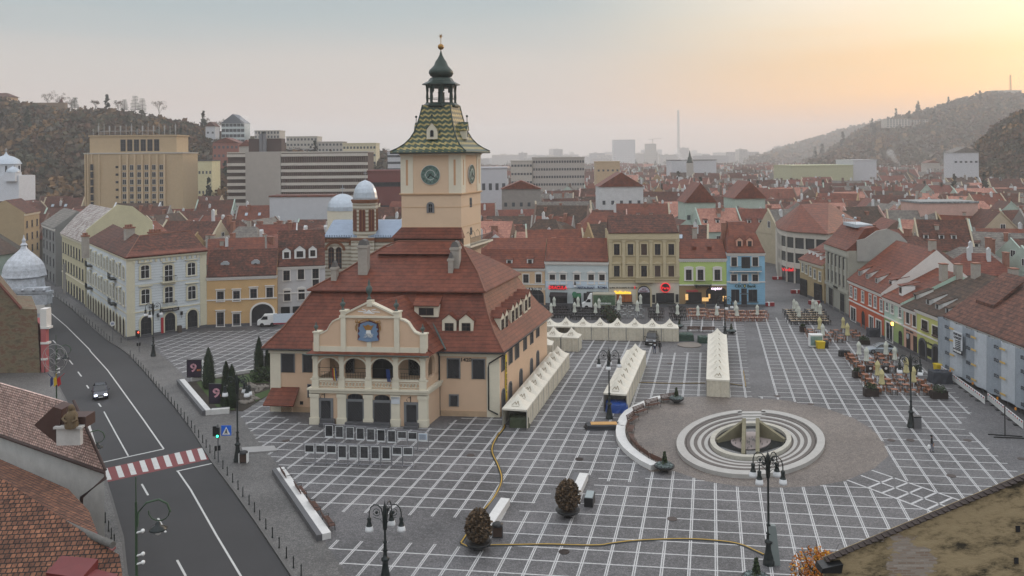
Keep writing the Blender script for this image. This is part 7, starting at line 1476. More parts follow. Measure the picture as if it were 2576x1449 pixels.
def traffic(p,hgt,label,sign=True):
 t=thing('traffic_light',label,'traffic light',GZ(p));b=MB();b.tube([(0,0,0),(0,0,hgt)],.05,6);b.obj('pole',M('pole_grey',lin(90,94,98),.5,0,metal=.3),t)
 for dx,z_,lit in((-.25,hgt-.6,None),(.05,hgt-.75,'g' if sign else 'r')):
  b=MB();b.box(dx-.17,dx+.17,-.32,-.08,z_-.5,z_+.5);h_=b.obj('signal_head',BLACKM,t)
  if lit:b=MB();b.prism([(dx+.12*math.cos(k*.785),z_+(-.33 if lit=='g' else.33)+.12*math.sin(k*.785))for k in range(8)],-.35,-.32);b.obj('lamp',M('green_light' if lit=='g' else 'red_light',(.05,1.0,.5)if lit=='g' else(1.0,.08,.04),.4,0,emit=3),h_)
 b=MB();b.box(-.3,-.08,-.2,-.05,hgt-2.6,hgt-2.1);b.box(.05,.28,-.2,-.05,hgt-2.55,hgt-2.05);b.obj('pedestrian_signal',BLACKM,t)
 if sign:
  b=MB();b.box(.35,1.35,-.08,-.04,hgt-1.1,hgt-.1,0);b.prism([(.45,hgt-1.0),(1.25,hgt-1.0),(.85,hgt-.22)],-.1,-.08,1);b.prism([(.83,hgt-.45),(.92,hgt-.45),(.9,hgt-.62),(1.0,hgt-.9),(.9,hgt-.9),(.85,hgt-.75),(.76,hgt-.9),(.68,hgt-.9),(.8,hgt-.62)],-.12,-.1,2);b.obj('crossing_sign',[M('sign_blue',lin(24,84,176),.5,0,emit=.15),WHITE,BLACKM],t)
 return t
P_=GZ(548,1164);traffic((549,1163),Dp((549,1076),P_.y).z-ZP+.3,'traffic light showing green with a blue pedestrian crossing sign by the road')
P_=GZ(352,873);traffic((350,886),3.6,'traffic light showing red near the corner of the white building',False)
t=thing('speed_sign','round white speed limit sign reading 30 on a pole by the white building','road sign',GZ(cB(1088,1362)),R(10));b=MB();b.tube([(0,0,0),(0,0,2.8)],.03,5);b.obj('pole',MATS['pole_grey'],t);b=MB();b.prism([(.42*math.cos(k*math.pi/10),2.9+.42*math.sin(k*math.pi/10))for k in range(20)],-.06,-.03,0);sg_=b.obj('disc',WHITE,t);text('lettering','30',.45,M('blue_sign_letters',lin(40,84,140),.6,0),sg_,0,2.9,-.08)
for i,(p,lb)in enumerate(((cR_(360,1085),'at the right foot of the sky blue bank'),(cR_(433,865),'far up the street left of the store'),(cR_(590,980),'before the corner of the store'),(cR_(738,1070),'by the beige house'))):
 b=MB();b.box(-1.1,1.1,-.4,.4,0,.75,0);b.box(-.15,.15,-.42,.42,.1,.77,1);b.box(-1.12,1.12,-.1,.1,.74,.78,1);o=b.obj('concrete_barrier',[M('barrier_red',lin(140,32,36),.6,.1),WHITE]);o.location=GZ(p);tag(o,'red and white concrete barrier block '+lb,'barrier','red barrier blocks')
b=MB();b.box(0,2.0,-.03,.03,.15,.2,0);b.box(0,2.0,-.03,.03,.95,1.0,0);b.box(0,2.0,-.02,.02,.72,.95,0)
for k in range(12):b.box(.05+k*.17,.11+k*.17,-.03,.03,.15,.75,0)
for k in range(3):b.box(.2+.66*k,.5+.66*k,-.035,.035,.75,.92,1 if k%2==0 else 2)
bd=b.data('panel',[WHITE,M('stripe_red',lin(170,40,44),.6,0),M('stripe_blue',lin(40,50,110),.6,0)]);ft_=MB();ft_.box(-.15,.35,-.35,.35,0,.12);fd=ft_.data('foot',BLACKM)
def barr(pa,pb,lb):
 A,B_=GZ(pa),GZ(pb);d=(B_-A);n=max(1,round(d.length/2.05));rz=math.atan2(d.y,d.x)
 for i in range(n):
  t=thing('site_barrier',lb+', panel %s from the left'%ORD[i%10],'barrier',A+d*(i/n),rz,'barrier fence');part('panel',bd,t).scale=(d.length/n/2.03,1,1);part('foot',fd,t)
barr(cN(1578,600),cN(1945,872),'white striped plastic barrier, left run before the scaffolding');barr(cN(1968,835),cN(2262,1078),'white striped plastic barrier, right run before the scaffolding')
for p in((1658,640),(1845,745),(2050,875),(2200,965)):b=MB();b.box(-.08,.08,-.06,.06,1.0,1.3);o=b.obj('warning_lamp',M('amber_lamp',lin(220,140,30),.4,0));o.location=GZ(cN(p[0],p[1]+20));tag(o,'small amber warning lamp on the white barrier, %s from left'%{1658:'first',1845:'second',2050:'third',2200:'last'}[p[0]],'warning lamp','warning lamps on the barrier')
b=MB();b.tube([(0,0,0),(0,0,3.2)],.06,5);b.bar((-1.6,.4,.06),(1.6,-.4,.06),.12,.1);b.bar((-1.5,-.5,.06),(1.6,-1.0,.06),.12,.1);o=b.obj('sign_stand',BLACKM);o.location=GZ(cN(2112,1125));tag(o,'black pole on a flat cross base in front of the right barrier run','stand')
ga=[c8(90,430),c8(340,715),c8(505,700),c8(640,700),c8(893,540),c8(893,350),c8(740,320),c8(380,385),c8(230,410)]
sheet('garden_soil',ga,ZP+.02,M('garden_soil',lin(52,46,38),.95,.25,1.0,fine=.2))
def lawn(pts,nm):
 o=sheet(nm,pts,ZP+.05,M('lawn_green',lin(58,76,36),.95,.15,1.5,fine=.3,fscale=20));o['kind']='structure'
lawn([c8(200,430),c8(420,700),c8(560,690),c8(520,560),c8(470,400),c8(300,400)],'lawn');lawn([c8(470,400),c8(730,345),c8(890,440),c8(700,430),c8(600,500),c8(520,520)],'lawn');lawn([c8(700,560),c8(893,495),c8(893,540),c8(760,610)],'lawn')
f,t=plinth(c8(338,722),c8(88,428),1.0,.6,'low white and granite garden wall along the promenade');
f,t=plinth(c8(338,725),c8(508,712),.9,.6,'short white garden wall facing the road crossing');f,t=plinth(c8(150,412),c8(742,325),.5,.45,'low white garden wall along the far side of the garden')
def cypress(p,hgt,r_,label,seed):
 t=thing('cypress',label,'cypress',GZ(p),0,'garden cypresses');b=MB();rn_=random.Random(seed)
 core=MB();prof=[(r_*.5,.1),(r_*.9,.35),(r_*.92,hgt*.3),(r_*.8,hgt*.55),(r_*.5,hgt*.8),(r_*.15,hgt*.96),(.01,hgt)]
 def rad(z_):
  for(r0,z0_),(r1,z1_)in zip(prof,prof[1:]):
   if z0_<=z_<=z1_:return r0+(r1-r0)*(z_-z0_)/(z1_-z0_)
  return.05
 core.lathe([(a*.82,z_)for a,z_ in prof],n=12)
 for k in range(1500):
  z_=rn_.uniform(.1,hgt);a=rn_.uniform(0,6.283);q=rad(z_)*rn_.uniform(.75,1.12);p_=Vector((q*math.cos(a),q*math.sin(a),z_));s_=rn_.uniform(.08,.2);d1=Vector((math.cos(a)*.4,math.sin(a)*.4,1)).normalized()*s_;d2=Vector((-math.sin(a),math.cos(a),rn_.uniform(-.3,.3)))*s_*.4
  core.poly([p_-d1*.4-d2,p_-d1*.4+d2,p_+d1],rn_.choice((0,0,1)))
 core.obj('crown',[L1,L2],t);b.tube([(0,0,0),(0,0,.6)],.08,6);b.obj('trunk',BROWNW,t)
for p,h_,r_,lb in((c8(315,480),5.4,1.0,'big cypress between the two poster stands'),(c8(480,480),3.6,.62,'small cypress behind the nearer poster stand, left one'),(c8(535,655),5.2,.95,'dark cypress right of the nearer poster stand'),(c8(470,660),4.0,.7,'cypress touching the nearer poster stand'),(c8(788,360),5.4,.85,'tall cypress near the left corner of the council house'),(c8(872,350),4.6,.6,'slim cypress close against the council house corner')):cypress(p,h_,r_,lb,int(p[0]))
def bush(p,r_,label,seed,ms,name='juniper_bush',sq=.5):
 b=MB();leafy(b,(0,0,r_*.45),r_,900,tuple(range(len(ms))),sq,.16,seed);o=b.obj(name,ms);o.location=GZ(p);tag(o,label,'bush')
bush(c8(825,400),1.9,'spreading juniper bush beside the council house corner',3,[L1,L2])
rb=MB();rn=random.Random(8)
for k in range(170):
 t_=rn.random();P=[c8(600,500),c8(690,440),c8(760,470),c8(870,460),c8(690,540),c8(770,580),c8(640,620),c8(600,600)];a=P[int(t_*7)];c=P[int(t_*7)+1];u=rn.random();q=GZ(a[0]+(c[0]-a[0])*u+rn.uniform(-5,5),a[1]+(c[1]-a[1])*u+rn.uniform(-3,3));rb.ball((q.x,q.y,q.z+.08),rn.uniform(.12,.26),0,4,.7)
o=rb.obj('rock_border',M('rocks_pale',lin(128,122,114),.9,.2,2));tag(o,'winding border of pale rocks in the garden','rocks',kind='stuff')
def poster(p,label):
 t=thing('poster_stand',label,'poster stand',GZ(p),R(-2),'poster stands');b=MB();b.box(1.05,1.3,-.15,.15,0,2.9);b.obj('post',WHITE,t);b=MB();b.box(-1.05,1.05,-.12,.08,.55,3.0,0);b.box(-.95,.95,-.14,-.12,.68,2.9,1);o=b.obj('poster',[BLACKM,M('poster_dark',lin(40,30,48),.4,.3,2)],t)
 text('lettering','9',1.5,M('poster_multicolour',lin(190,140,150),.5,.9,2.4),o,-.1,1.85,-.16,sx=1.2);text('lettering','ani',.45,M('poster_orange',lin(190,110,60),.5,0),o,.62,1.62,-.16)
poster(c8(185,412),'upright dark poster panel with a coloured 9, farther one at the garden');poster(c8(400,662),'upright dark poster panel with a coloured 9, nearer one at the garden')
for p in(cM(1808,262),cM(1930,265)):dup(bp_,GZ(p),R(180),'brown bench right of the back tent row, %s of two'%('left' if p[0]<1810*0+cM(1850,0)[0]else 'right'))
for p,r_,lb in((cX(935,420),1.5,'dark shrub at the tents before the truck box'),(cX(985,460),1.3,'brown shrub behind the back tent row')):bush(p,r_,lb,5,[L1,L2,L3],'shrub',1.2)
# ---------------------------------------------------------------- hills with woods
def npmesh(name,V,Fq,cols,m,kind=None):
 me=bpy.data.meshes.new(name);n=len(V);k=len(Fq);nv=Fq.shape[1]
 me.vertices.add(n);me.vertices.foreach_set('co',V.astype(np.float32).ravel());me.loops.add(k*nv);me.loops.foreach_set('vertex_index',Fq.astype(np.int32).ravel())
 me.polygons.add(k);me.polygons.foreach_set('loop_start',np.arange(0,k*nv,nv,dtype=np.int32));me.update(calc_edges=True);me.validate()
 if cols is not None:
  ca=me.color_attributes.new('tint','FLOAT_COLOR','POINT');c4=np.ones((n,4),np.float32);c4[:,:3]=cols;ca.data.foreach_set('color',c4.ravel())
 me.materials.append(m);o=bpy.data.objects.new(name,me);COL.objects.link(o)
 if kind:o['kind']=kind
 return o
m,T,bs=nmat('woodland_leaves');a_=T.nodes.new('ShaderNodeVertexColor');a_.layer_name='tint';T.links.new(a_.outputs[0],bs.inputs['Base Color']);bs.inputs['Roughness'].default_value=.9;bs.inputs['Specular IOR Level'].default_value=.1;WOOD=m
rg=np.random.default_rng(5)
def crownproto(nq,size,conif=False):
 P=[]
 for _ in range(nq):
  u=rg.uniform(-.75,1);a=rg.uniform(0,6.283);q=rg.random()**.33;s_=math.sqrt(1-u*u)
  if conif:h_=rg.random();c=np.array([(1-h_)*.55*math.cos(a)*q,(1-h_)*.55*math.sin(a)*q,h_*2.6-.6])
  else:lob=1+.25*math.sin(3*a+u*4);c=np.array([q*s_*math.cos(a)*lob,q*s_*math.sin(a)*lob,u*q*.9])
  d1=rg.normal(size=3);d1/=np.linalg.norm(d1);d2=np.cross(d1,rg.normal(size=3));d2/=np.linalg.norm(d2);z_=size*rg.uniform(.6,1.5)
  P+=[c-d1*z_,c+d2*z_*.7,c+d1*z_,c-d2*z_*.7]
 return np.array(P)
PRO=[crownproto(90,.2)for _ in range(4)];PROC=[crownproto(90,.16,True)for _ in range(2)]
TINT=[lin(92,76,60),lin(84,72,58),lin(78,72,56),lin(108,86,62),lin(72,70,54),lin(92,70,56),lin(66,66,54),lin(120,94,64),lin(90,84,74)]
CONT=[lin(38,50,38),lin(44,54,40)]
def forest(name,spots,r0,r1,conif=.08):
 Vs,Cs=[],[]
 for x,y,z_ in spots:
  if rg.random()<conif:p=PROC[rg.integers(2)];c=CONT[rg.integers(2)]
  else:p=PRO[rg.integers(4)];c=TINT[rg.integers(len(TINT))]
  s_=rg.uniform(r0,r1);a=rg.uniform(0,6.283);ca,sa=math.cos(a),math.sin(a);R_=np.array([[ca,-sa,0],[sa,ca,0],[0,0,1]])
  Vs.append(p@R_.T*s_+np.array([x,y,z_+s_*.6]));q=np.repeat(rg.uniform(.75,1.25,(len(p)//4,1)),4,axis=0);Cs.append(np.clip(np.array(c)[None]*q,0,1))
 V=np.concatenate(Vs);C=np.concatenate(Cs);o=npmesh(name,V,np.arange(len(V)).reshape(-1,4),C,WOOD,'stuff');return o
def interp(P,x):
 if x<=P[0][0]:return P[0][1]
 for(a,b_),(c,d)in zip(P,P[1:]):
  if a<=x<=c:return b_+(d-b_)*(x-a)/(c-a)
 return P[-1][1]
HILLM=M('hill_soil',lin(70,58,44),.95,.25,.02)
def hill(name,prof,dr,db,px0,px1,r0,r1,n,zb_=0,dback=120,treelow=.0,conif=.08):
 """prof: skyline (px, py); dr ridge distance; db foot distance"""
 N_,Mm=60,14;rows=[];tr=r1*1.3
 def pt(px,t):
  py_=interp(prof,px);R_=Dp((px,py_),dr);zt=R_.z-tr
  d=db+(dr-db)*t if t<=1 else dr+dback*(t-1)
  x=(px-1288)/F*d;z_=zb_+(zt-zb_)*(math.sin(t*math.pi/2)**1.25)if t<=1 else zt-(t-1)*(zt-zb_)*.9
  return(x,d,max(z_,-.5))
 V=[pt(px0+(px1-px0)*i/N_,2*j/Mm)for i in range(N_+1)for j in range(Mm+1)];Fq=[(i*(Mm+1)+j,(i+1)*(Mm+1)+j,(i+1)*(Mm+1)+j+1,i*(Mm+1)+j+1)for i in range(N_)for j in range(Mm)]
 npmesh(name,np.array(V),np.array(Fq),None,HILLM,'structure')
 sp=[pt(rg.uniform(px0,px1),treelow+(1.08-treelow)*rg.random()**.75)for _ in range(n)];forest(name+'_woods',sp,r0,r1,conif)
 return pt
LP_=[(-200,225),(0,248),(60,258),(165,276),(250,272),(330,282),(400,295),(470,308),(540,328),(600,345),(680,360),(760,368),(850,374),(930,378),(1000,384),(1100,392),(1180,400)]
hl=hill('wooded_hill',LP_,620,400,-260,1150,5,8.5,2600,conif=.015)
h2=hill('far_hill',[(1890,398),(1930,384),(1980,366),(2060,343),(2140,320),(2200,306),(2260,294),(2330,287),(2420,285),(2576,280)],2900,2100,1890,2500,13,21,1500,conif=0)
h3=hill('mast_hill',[(2040,400),(2080,385),(2130,352),(2180,322),(2230,302),(2290,288),(2340,276),(2400,258),(2440,244),(2490,236),(2576,238),(2800,210)],1750,1050,2040,2760,10,17,2600,conif=.01)
h4=hill('dark_wooded_hill',[(2425,478),(2445,430),(2458,380),(2475,345),(2500,328),(2530,300),(2576,276),(2750,230)],640,520,2425,2760,4,7,900,conif=.03)
sp=[]
for _ in range(700):
 d=rg.uniform(430,2600);px=rg.uniform(1180,2576);sp.append(((px-1288)/F*d,d,2.0))
forest('town_trees',sp,3,7,.12)
sp=[((rg.uniform(200,1000)-1288)/F*d,d,1.5)for d in rg.uniform(340,430,260)];forest('park_trees',sp,3.2,6,.05)
def bare_tree(p,d,hgt,label,conif=False,seed=0):
 P=Dp(p,d);rn_=random.Random(seed);t=thing('conifer' if conif else 'tree',label,'tree',P-Vector((0,0,1.5)));b=MB();b.tube([(0,0,0),(.1,0,hgt*.35),(0,.1,hgt*(.95 if conif else.6))],.28,6,0,.06)
 tips=[]
 if not conif:
  for k in range(9):
   a=k*2.4;z0_=hgt*(.3+.04*k);e=Vector((math.cos(a)*hgt*.28*rn_.uniform(.6,1.1),math.sin(a)*hgt*.28,z0_+hgt*rn_.uniform(.2,.45)));b.tube([(0,0,z0_),e*.5+Vector((0,0,z0_*.55)),e],.1,4,0,.03);tips.append(e)
 b.obj('trunk',M('bark',lin(70,60,52),.9,.1),t);b=MB()
 if conif:
  for k in range(10):
   z_=hgt*(.3+.07*k);r_=hgt*.26*(1-.075*k)
   for q in range(12):a=q*.52+k;c=Vector((math.cos(a)*r_*rn_.uniform(.4,1),math.sin(a)*r_*rn_.uniform(.4,1),z_));b.poly([c+Vector((-.9,-.5,0)),c+Vector((.9,-.4,-.15)),c+Vector((.7,.6,.15)),c+Vector((-.7,.5,.3))],q%2)
 else:
  for e in tips+[Vector((0,0,hgt*.85))]:leafy(b,e,hgt*.14,42,(0,1),.8,.28,rn_.randint(0,99))
 b.obj('crown',[L1,L2]if conif else[L3,L4],t)
for i,(px,c,h_,w_)in enumerate(((120,0,12,'bare tree right of the fortress wall'),(150,0,12,'second bare tree right of the fortress wall'),(258-70,1,11,'dark conifer left on the ridge'),(316-60+62-5,1,11,'dark conifer further right on the left ridge'),(180,0,10,'small bare tree between the two ridge conifers'),(240,0,8,'low yellowish tree on the ridge'),(297,0,9,'small reddish tree on the ridge'),(340,1,15,'big ragged pine on the ridge, left of the pair'),(358,1,14,'big ragged pine on the ridge, right of the pair'),(400,0,15,'tall bare tree right of the big pines'),(518,0,9,'bare tree left of the glass-fronted hill house'),(552,0,10,'bare tree touching the glass-fronted hill house'))):
 bare_tree((px,interp(LP_,px)+2),618,h_,w_,bool(c),i)
# ---------------------------------------------------------------- big buildings beyond the old town
def block(name,label,cat,pxl,pxr,ytop,d,dep,m,roofm=None,win=None,zbase=0,rz=0,wcol=None,gable=0,glass=None):
 """flat-roofed (or gabled) block from its photo outline; win=(cols, rows, w, h)"""
 A=Dp((pxl,ytop),d);B_=Dp((pxr,ytop),d);w_=B_.x-A.x;zt=A.z;t=thing(name,label,cat,(A.x,d,zbase),rz);h_=zt-zbase;b=MB();b.box(0,w_,0,dep,0,h_);b.obj('wall',m,t)
 b=MB()
 if gable:b.prism([(-.4,h_),(w_+.4,h_),(w_/2,h_+gable)],-.4,dep+.4)
 else:b.box(-.25,w_+.25,-.25,dep+.25,h_,h_+.5)
 b.obj('roof',roofm or m,t)
 if win:
  nc,nr,ww,wh=win;b=MB()
  for r_ in range(nr):
   for c in range(nc):x=w_*(c+.5)/nc;z_=h_*(r_+.35)/nr;b.box(x-ww/2,x+ww/2,-.06,.02,z_,z_+wh)
  o=b.obj('windows',glass or M('far_window',(.05,.06,.07),.3,.3,.5),t);o['kind']='stuff'
 return t,w_,h_
TANB=plaster('tan_tile',180,158,126);CONC2=plaster('grey_concrete',178,172,162);WHB=plaster('white_render',188,189,192);SLB=plaster('slab_stone',168,162,154)
d=330;t,w_,h_=block('tan_hotel','tall tan hotel block with vertical ribs and rooftop antennas left of the long balcony hotel','hotel',212,459,388,d,16,TANB,CONC2)
b=MB();b.box(w_*.03,w_*.92,2,14,h_,h_+6.8);b.box(w_*.02,w_*.93,1.7,14.3,h_+6.8,h_+7.3);b.obj('top_storey',TANB,t)
k=F/d;X=lambda px:(px-212)/k;Zz=lambda py:H-(py-392-9*.5)/k
b=MB()
for i in range(7):x=X(303+i*18.6);b.box(x-.35,x+.35,-.7,0,0,h_-.3)
for px_ in(215,222,232,250):x=X(px_);b.box(x-.2,x+.2,-.5,0,0,h_)
b.obj('ribs',plaster('tan_ribs',190,168,136),t)
wm=winmesh(1.5,2.0,WHITE,None,mull=(1,0),sill=False)
for r_ in range(7):
 for c in range(6):part('window',wm,t,(X(312.5+18.6*c),-.02,Zz(424+r_*18.2)-0))
for r_ in range(6):part('window',winmesh(1.1,.9,STONED,None,mull=(0,0),sill=False),t,(X(294),-.02,Zz(419+r_*19)))
for r_ in range(6):part('window',winmesh(1.2,2.4,STONED,None,mull=(0,2),sill=False),t,(X(232.5),-.55,Zz(424+r_*19)))
for c in range(6):part('window',winmesh(2.0,4.6,STONED,None,mull=(1,2),sill=False),t,(X(304+17*c),1.98,h_+1.0))
b=MB();rn=random.Random(1)
for k_ in range(16):x=X(222+k_*14);b.tube([(x,4,h_+7),(x,4,h_+9.5+rn.uniform(0,3))],.12,4);b.box(x-.22,x+.22,3.7,4.1,h_+9,h_+11)if k_%2 else None
b.box(w_*.1,w_*.7,3,3.2,h_+8.8,h_+9.0);b.obj('antennas',M('antenna_grey',lin(150,150,150),.5,.1),t)
d=350;k=F/d;t,w_,h_=block('balcony_hotel','long grey-white hotel slab with stacked balcony bands and a blank stone stair tower','hotel',573,925,386,d,15,M('hotel_recess',lin(84,72,66),.8,.25,.4),CONC2)
X=lambda px:(px-573)/k;Zz=lambda py:H-(py-396)/k
b=MB()
for i in range(8):
 y_=386+i*16.6+(0 if i==0 else 6);b.box(X(707),w_,-1.2,.0,Zz(y_+7),Zz(y_));b.box(0,X(622),-1.2,.0,Zz(y_+7),Zz(y_))
b.obj('balconies',plaster('balcony_cream',190,184,174),t);b=MB();b.box(X(620),X(708),-1.6,12,0,h_+.6);b.obj('stair_tower',plaster('stair_stone',164,158,150,scale=.5),t)
b=MB()
for i in range(40):x=X(712)+i*(w_-X(712))/40;b.box(x,x+.25,-1.1,0,0,h_-1)
b.obj('dividers',M('divider_brown',lin(120,104,94),.8,.1),t)
b=MB();b.box(X(622),X(705),2,8,h_+.6,h_+6.0,0);b.tube([(X(656),1,h_),(X(656),1,h_+8)],.9,10,1);b.tube([(X(664),1,h_),(X(664),1,h_+8)],.9,10,1)
for px_ in(728,745,762,778):b.lathe([(.05,0),(1.3,.3),(1.5,.6)],(X(px_),2,h_+1.2),12,2)
b.obj('rooftop_plant',[M('plant_brown',lin(74,60,56),.8,.1),M('flue_steel',lin(120,122,126),.4,.1,metal=.5),WHB],t)
for(a)in(('office_block','dark red modern office with ribbon windows left of the clock tower','office',925,1012,432,310,14,plaster('oxblood',110,62,58),None,(10,3,2.0,1.6)),('white_gabled_building','white building with two gabled white end walls before the balcony hotel','building',678,836,496,285,10,WHB,T_RED,(4,1,1,1)),('striped_tower','white tower block with vertical window slits alone on the hazy skyline','tower block',1543,1598,352,2300,30,plaster('pale_tower',206,204,204),None,(14,14,1.1,2.6)),('crane_tower','unfinished grey tower block with a crane on its roof','tower block',1625,1651,362,2500,26,CONC2,None,(7,10,1.5,2)),('long_office_slab','long grey office slab with ribbon windows beyond the old town roofs','office',1340,1470,398,470,14,SLB,None,(20,7,1.0,1.3)),('office_slab_wing','lower left wing of the long grey office slab','office',1285,1339,406,468,14,CONC2,None,(7,6,1.2,1.2)),('tan_office','small tan office block with satellite dishes right of the grey slab','office',1500,1559,408,520,14,TANB,None,(5,3,1.2,1.2)),('white_modern_block','white modern block with few dark windows right of the clock tower','building',1208,1275,424,330,14,WHB,None,(4,2,1.2,2.6)),('shopping_centre','wide yellow-green windowless shopping centre in front of the right hills','shopping centre',1993,2146,418,560,40,plaster('mall_lime',172,172,140),None,(2,1,8,1.5)),('white_mall_wing','white block adjoining the yellow-green shopping centre','shopping centre',2146,2205,404,565,30,WHB,None,(3,1,1,2)),('long_shed','dark-roofed long hall behind the small church spire','hall',1690,1802,404,700,25,WHB,M('dark_roof_sheet',lin(70,68,70),.7,.1),(16,1,1.5,1.5)),('yellow_villa','pale yellow villa with a stepped gable below the left hill','villa',488,533,405,420,12,plaster('villa_yellow',200,192,154),M('slate_dark',lin(80,78,84),.7,.1),(5,3,.9,1.4)),('apartment_block','grey apartment block with balconies on the left hill crest','apartments',640,703,330,560,14,CONC2,None,(8,5,1.2,1.6)),('stepped_apartments','pale stepped apartment block right of the smoking flue','apartments',720,798,345,560,14,CONC2,None,(9,4,1.3,1.4)),('cream_apartments','cream apartment block at the end of the left hill','apartments',862,946,362,520,14,plaster('cream_block',200,190,160),None,(10,3,1.2,1.4)),('pale_apartments','pale apartment block between the cream one and the stepped one','apartments',800,862,358,560,14,SLB,None,(7,4,1.2,1.4)),('white_balcony_block','white balconied block just left of the clock tower','apartments',975,1012,385,450,14,WHB,None,(3,4,3,1.2)),('white_hill_house','small bright white house on the left hill','house',517,541,318,540,8,WHB,T_BROWN,(2,2,1.2,1.2),3),('glass_fronted_house','large gabled house with a dark glass front on the left hill','house',557,615,310,560,12,plaster('pale_blue_grey',1,1,1),M('slate_blue',lin(92,98,106),.7,.1),(6,4,2.2,2.0),6),('red_roof_hill_house','brick-coloured house under a red roof below the glass-fronted one','house',535,600,360,470,12,plaster('brickish',140,90,78),T_RED,(6,3,1.2,1.4),3),('orange_roof_hill_house','small house with orange-red roof right of the brick-coloured one','house',602,637,368,450,10,SLB,T_RED,(3,1,1.2,1.4),3.4),('chalet_hotel','big white chalet with wide gable on the right hill slope','house',2398,2462,384,540,12,WHB,M('slate_dark',0,0,0)if 0 else T_GREY,(5,3,1.6,1.2),3.5),('terrace_block','grey terraced block high on the mast hill','apartments',2230,2290,300,1400,20,CONC2,None,(8,4,2.5,2)),('terrace_block_wing','left wing of the grey terraced block on the mast hill','apartments',2292,2335,302,1400,20,SLB,None,(6,4,2.5,2)),('mast_fort','squat pale fort-like building on top of the mast hill','building',2497,2570,228,1740,26,CONC2,None,None),('apartment_villa','grey-roofed apartment house left of the orange roof','house',2330,2364,410,800,10,SLB,T_RED,(4,2,1,1),2.5)):
 g_=a[11]if len(a)>11 else 0
 zb_={'apartments':-1,'house':-1}.get(a[2],0)
 zt_=Dp((a[3],a[5]),a[6]).z
 base=0 if zt_<31 and a[0]not in('terrace_block',)else max(0,zt_-14)if a[0]not in('striped_tower','crane_tower')else 0
 block(a[0],a[1],a[2],a[3],a[4],a[5],a[6],a[7],a[8],a[9],a[10],base,0,gable=g_)
P=Dp((2512,390),600);b=MB();b.prism([(0,-7),(3,-9),(7,-7.5),(14.5,-5),(14.5,0),(0,0)],-1.5,1.5);o=b.obj('retaining_wall',plaster('chalk_white',196,198,200,var=.2,scale=.3));o.location=P;tag(o,'irregular white stone retaining wall on the dark wooded slope at the right edge','wall')
P=Dp((1707,372),3600);b=MB();b.lathe([(6.5,-40),(4.5,(372-277)/F*3600)],(0,0,0),12);o=b.obj('power_chimney',CONC2);o.location=P;tag(o,'very tall thin power station chimney fading in the haze','chimney')
P=Dp((2542,236),1745);t=thing('radio_mast','lattice radio mast on top of the right hill','mast',P);b=MB();hM=48/F*1745
for sx_,sy_ in((-1,-1),(1,-1),(1,1),(-1,1)):b.tube([(sx_*1.6,sy_*1.6,-2),(sx_*.9,sy_*.9,hM)],.28,4)
for k_ in range(9):
 z0_,z1_=hM*k_/9,hM*(k_+1)/9;b.tube([(-1.5,-1.5,z0_),(1.3,-1.3,z1_)],.2,4);b.tube([(1.5,-1.5,z0_),(-1.3,-1.3,z1_)],.2,4);b.tube([(-1.5,-1.5,z0_),(1.5,-1.5,z0_)],.2,4)
b.obj('lattice',M('mast_ochre',lin(170,128,60),.6,.1),t)
P=Dp((1642,362),2500);t=thing('tower_crane','small tower crane on the unfinished tower block','crane',P);b=MB();b.box(-1,1,-1,1,0,15);b.bar((-13,0,13),(25,0,16),1.4,1.4);b.obj('jib',CONC2,t)
P=Dp((1737,420),640);t=thing('church_spire','small dark church tower with a stepped helmet before the far city','church',Vector((P.x,640,0)));b=MB();zt_=P.z;b.box(-2.2,2.2,0,4.4,0,zt_+3,0);b.lathe([(2.4,3),(2.6,3.6),(1.6,5),(1.7,6.5),(.9,8),(.7,9.5),(.1,12.5)],(0,2.2,zt_),8,1);b.obj('tower',[SLB,DGR],t)
WC_=plaster('church_white',206,210,216)
P=Dp((16,455),350);t=thing('white_domed_church','white church with a silver main dome and small corner domes at the left edge','church',P);b=MB();k=F/350;b.lathe([(5.2,0),(5.2,42/k)],(0,0,0),16,0);b.box(-9,8.5,-6,6,-8,14/k,0);b.box(3.5,8,-7.5,-3,0,22/k,0)
for q in range(12):a=q*.5236;b.box(5.3*math.cos(a)-.25,5.3*math.cos(a)+.25,5.3*math.sin(a)-.25,5.3*math.sin(a)+.25,22/k,38/k,2)
b.lathe([(5.8,42/k),(5.5,46/k),(4.8,53/k),(3,60/k),(1,64/k),(.5,68/k),(.1,74/k)],(0,0,0),16,1);b.lathe([(2.6,22/k),(2.4,28/k),(1.4,33/k),(.3,36/k),(.05,40/k)],(5.8,-5.2,0),12,1);b.box(-.1,.1,-.1,.1,72/k,82/k,1);b.box(-.6,.6,-.1,.1,77/k,78.5/k,1);b.obj('body',[WC_,SILV,DARK],t)
P=Dp((-20,266),600);t=thing('hill_fortress','pale fortress bastion with a brown roof on the left hill crest','fortress',P);b=MB();b.box(0,12.5,0,10,-2,6.2,0);b.box(12.5,50,2,6,-4,2.0,1);b.obj('wall',[plaster('fort_peach',196,166,136),plaster('fort_stone',128,108,88)],t);b=MB();b.hexa([(-1,-1,6.2),(13.5,-1,6.2),(13.5,11,6.2),(-1,11,6.2)],[(3,4,9.2),(8,4,9.2),(8,6,9.2),(3,6,9.2)]);b.lathe([(1.6,2),(.1,5)],(47,3,0),8);b.obj('roof',T_BROWN,t)
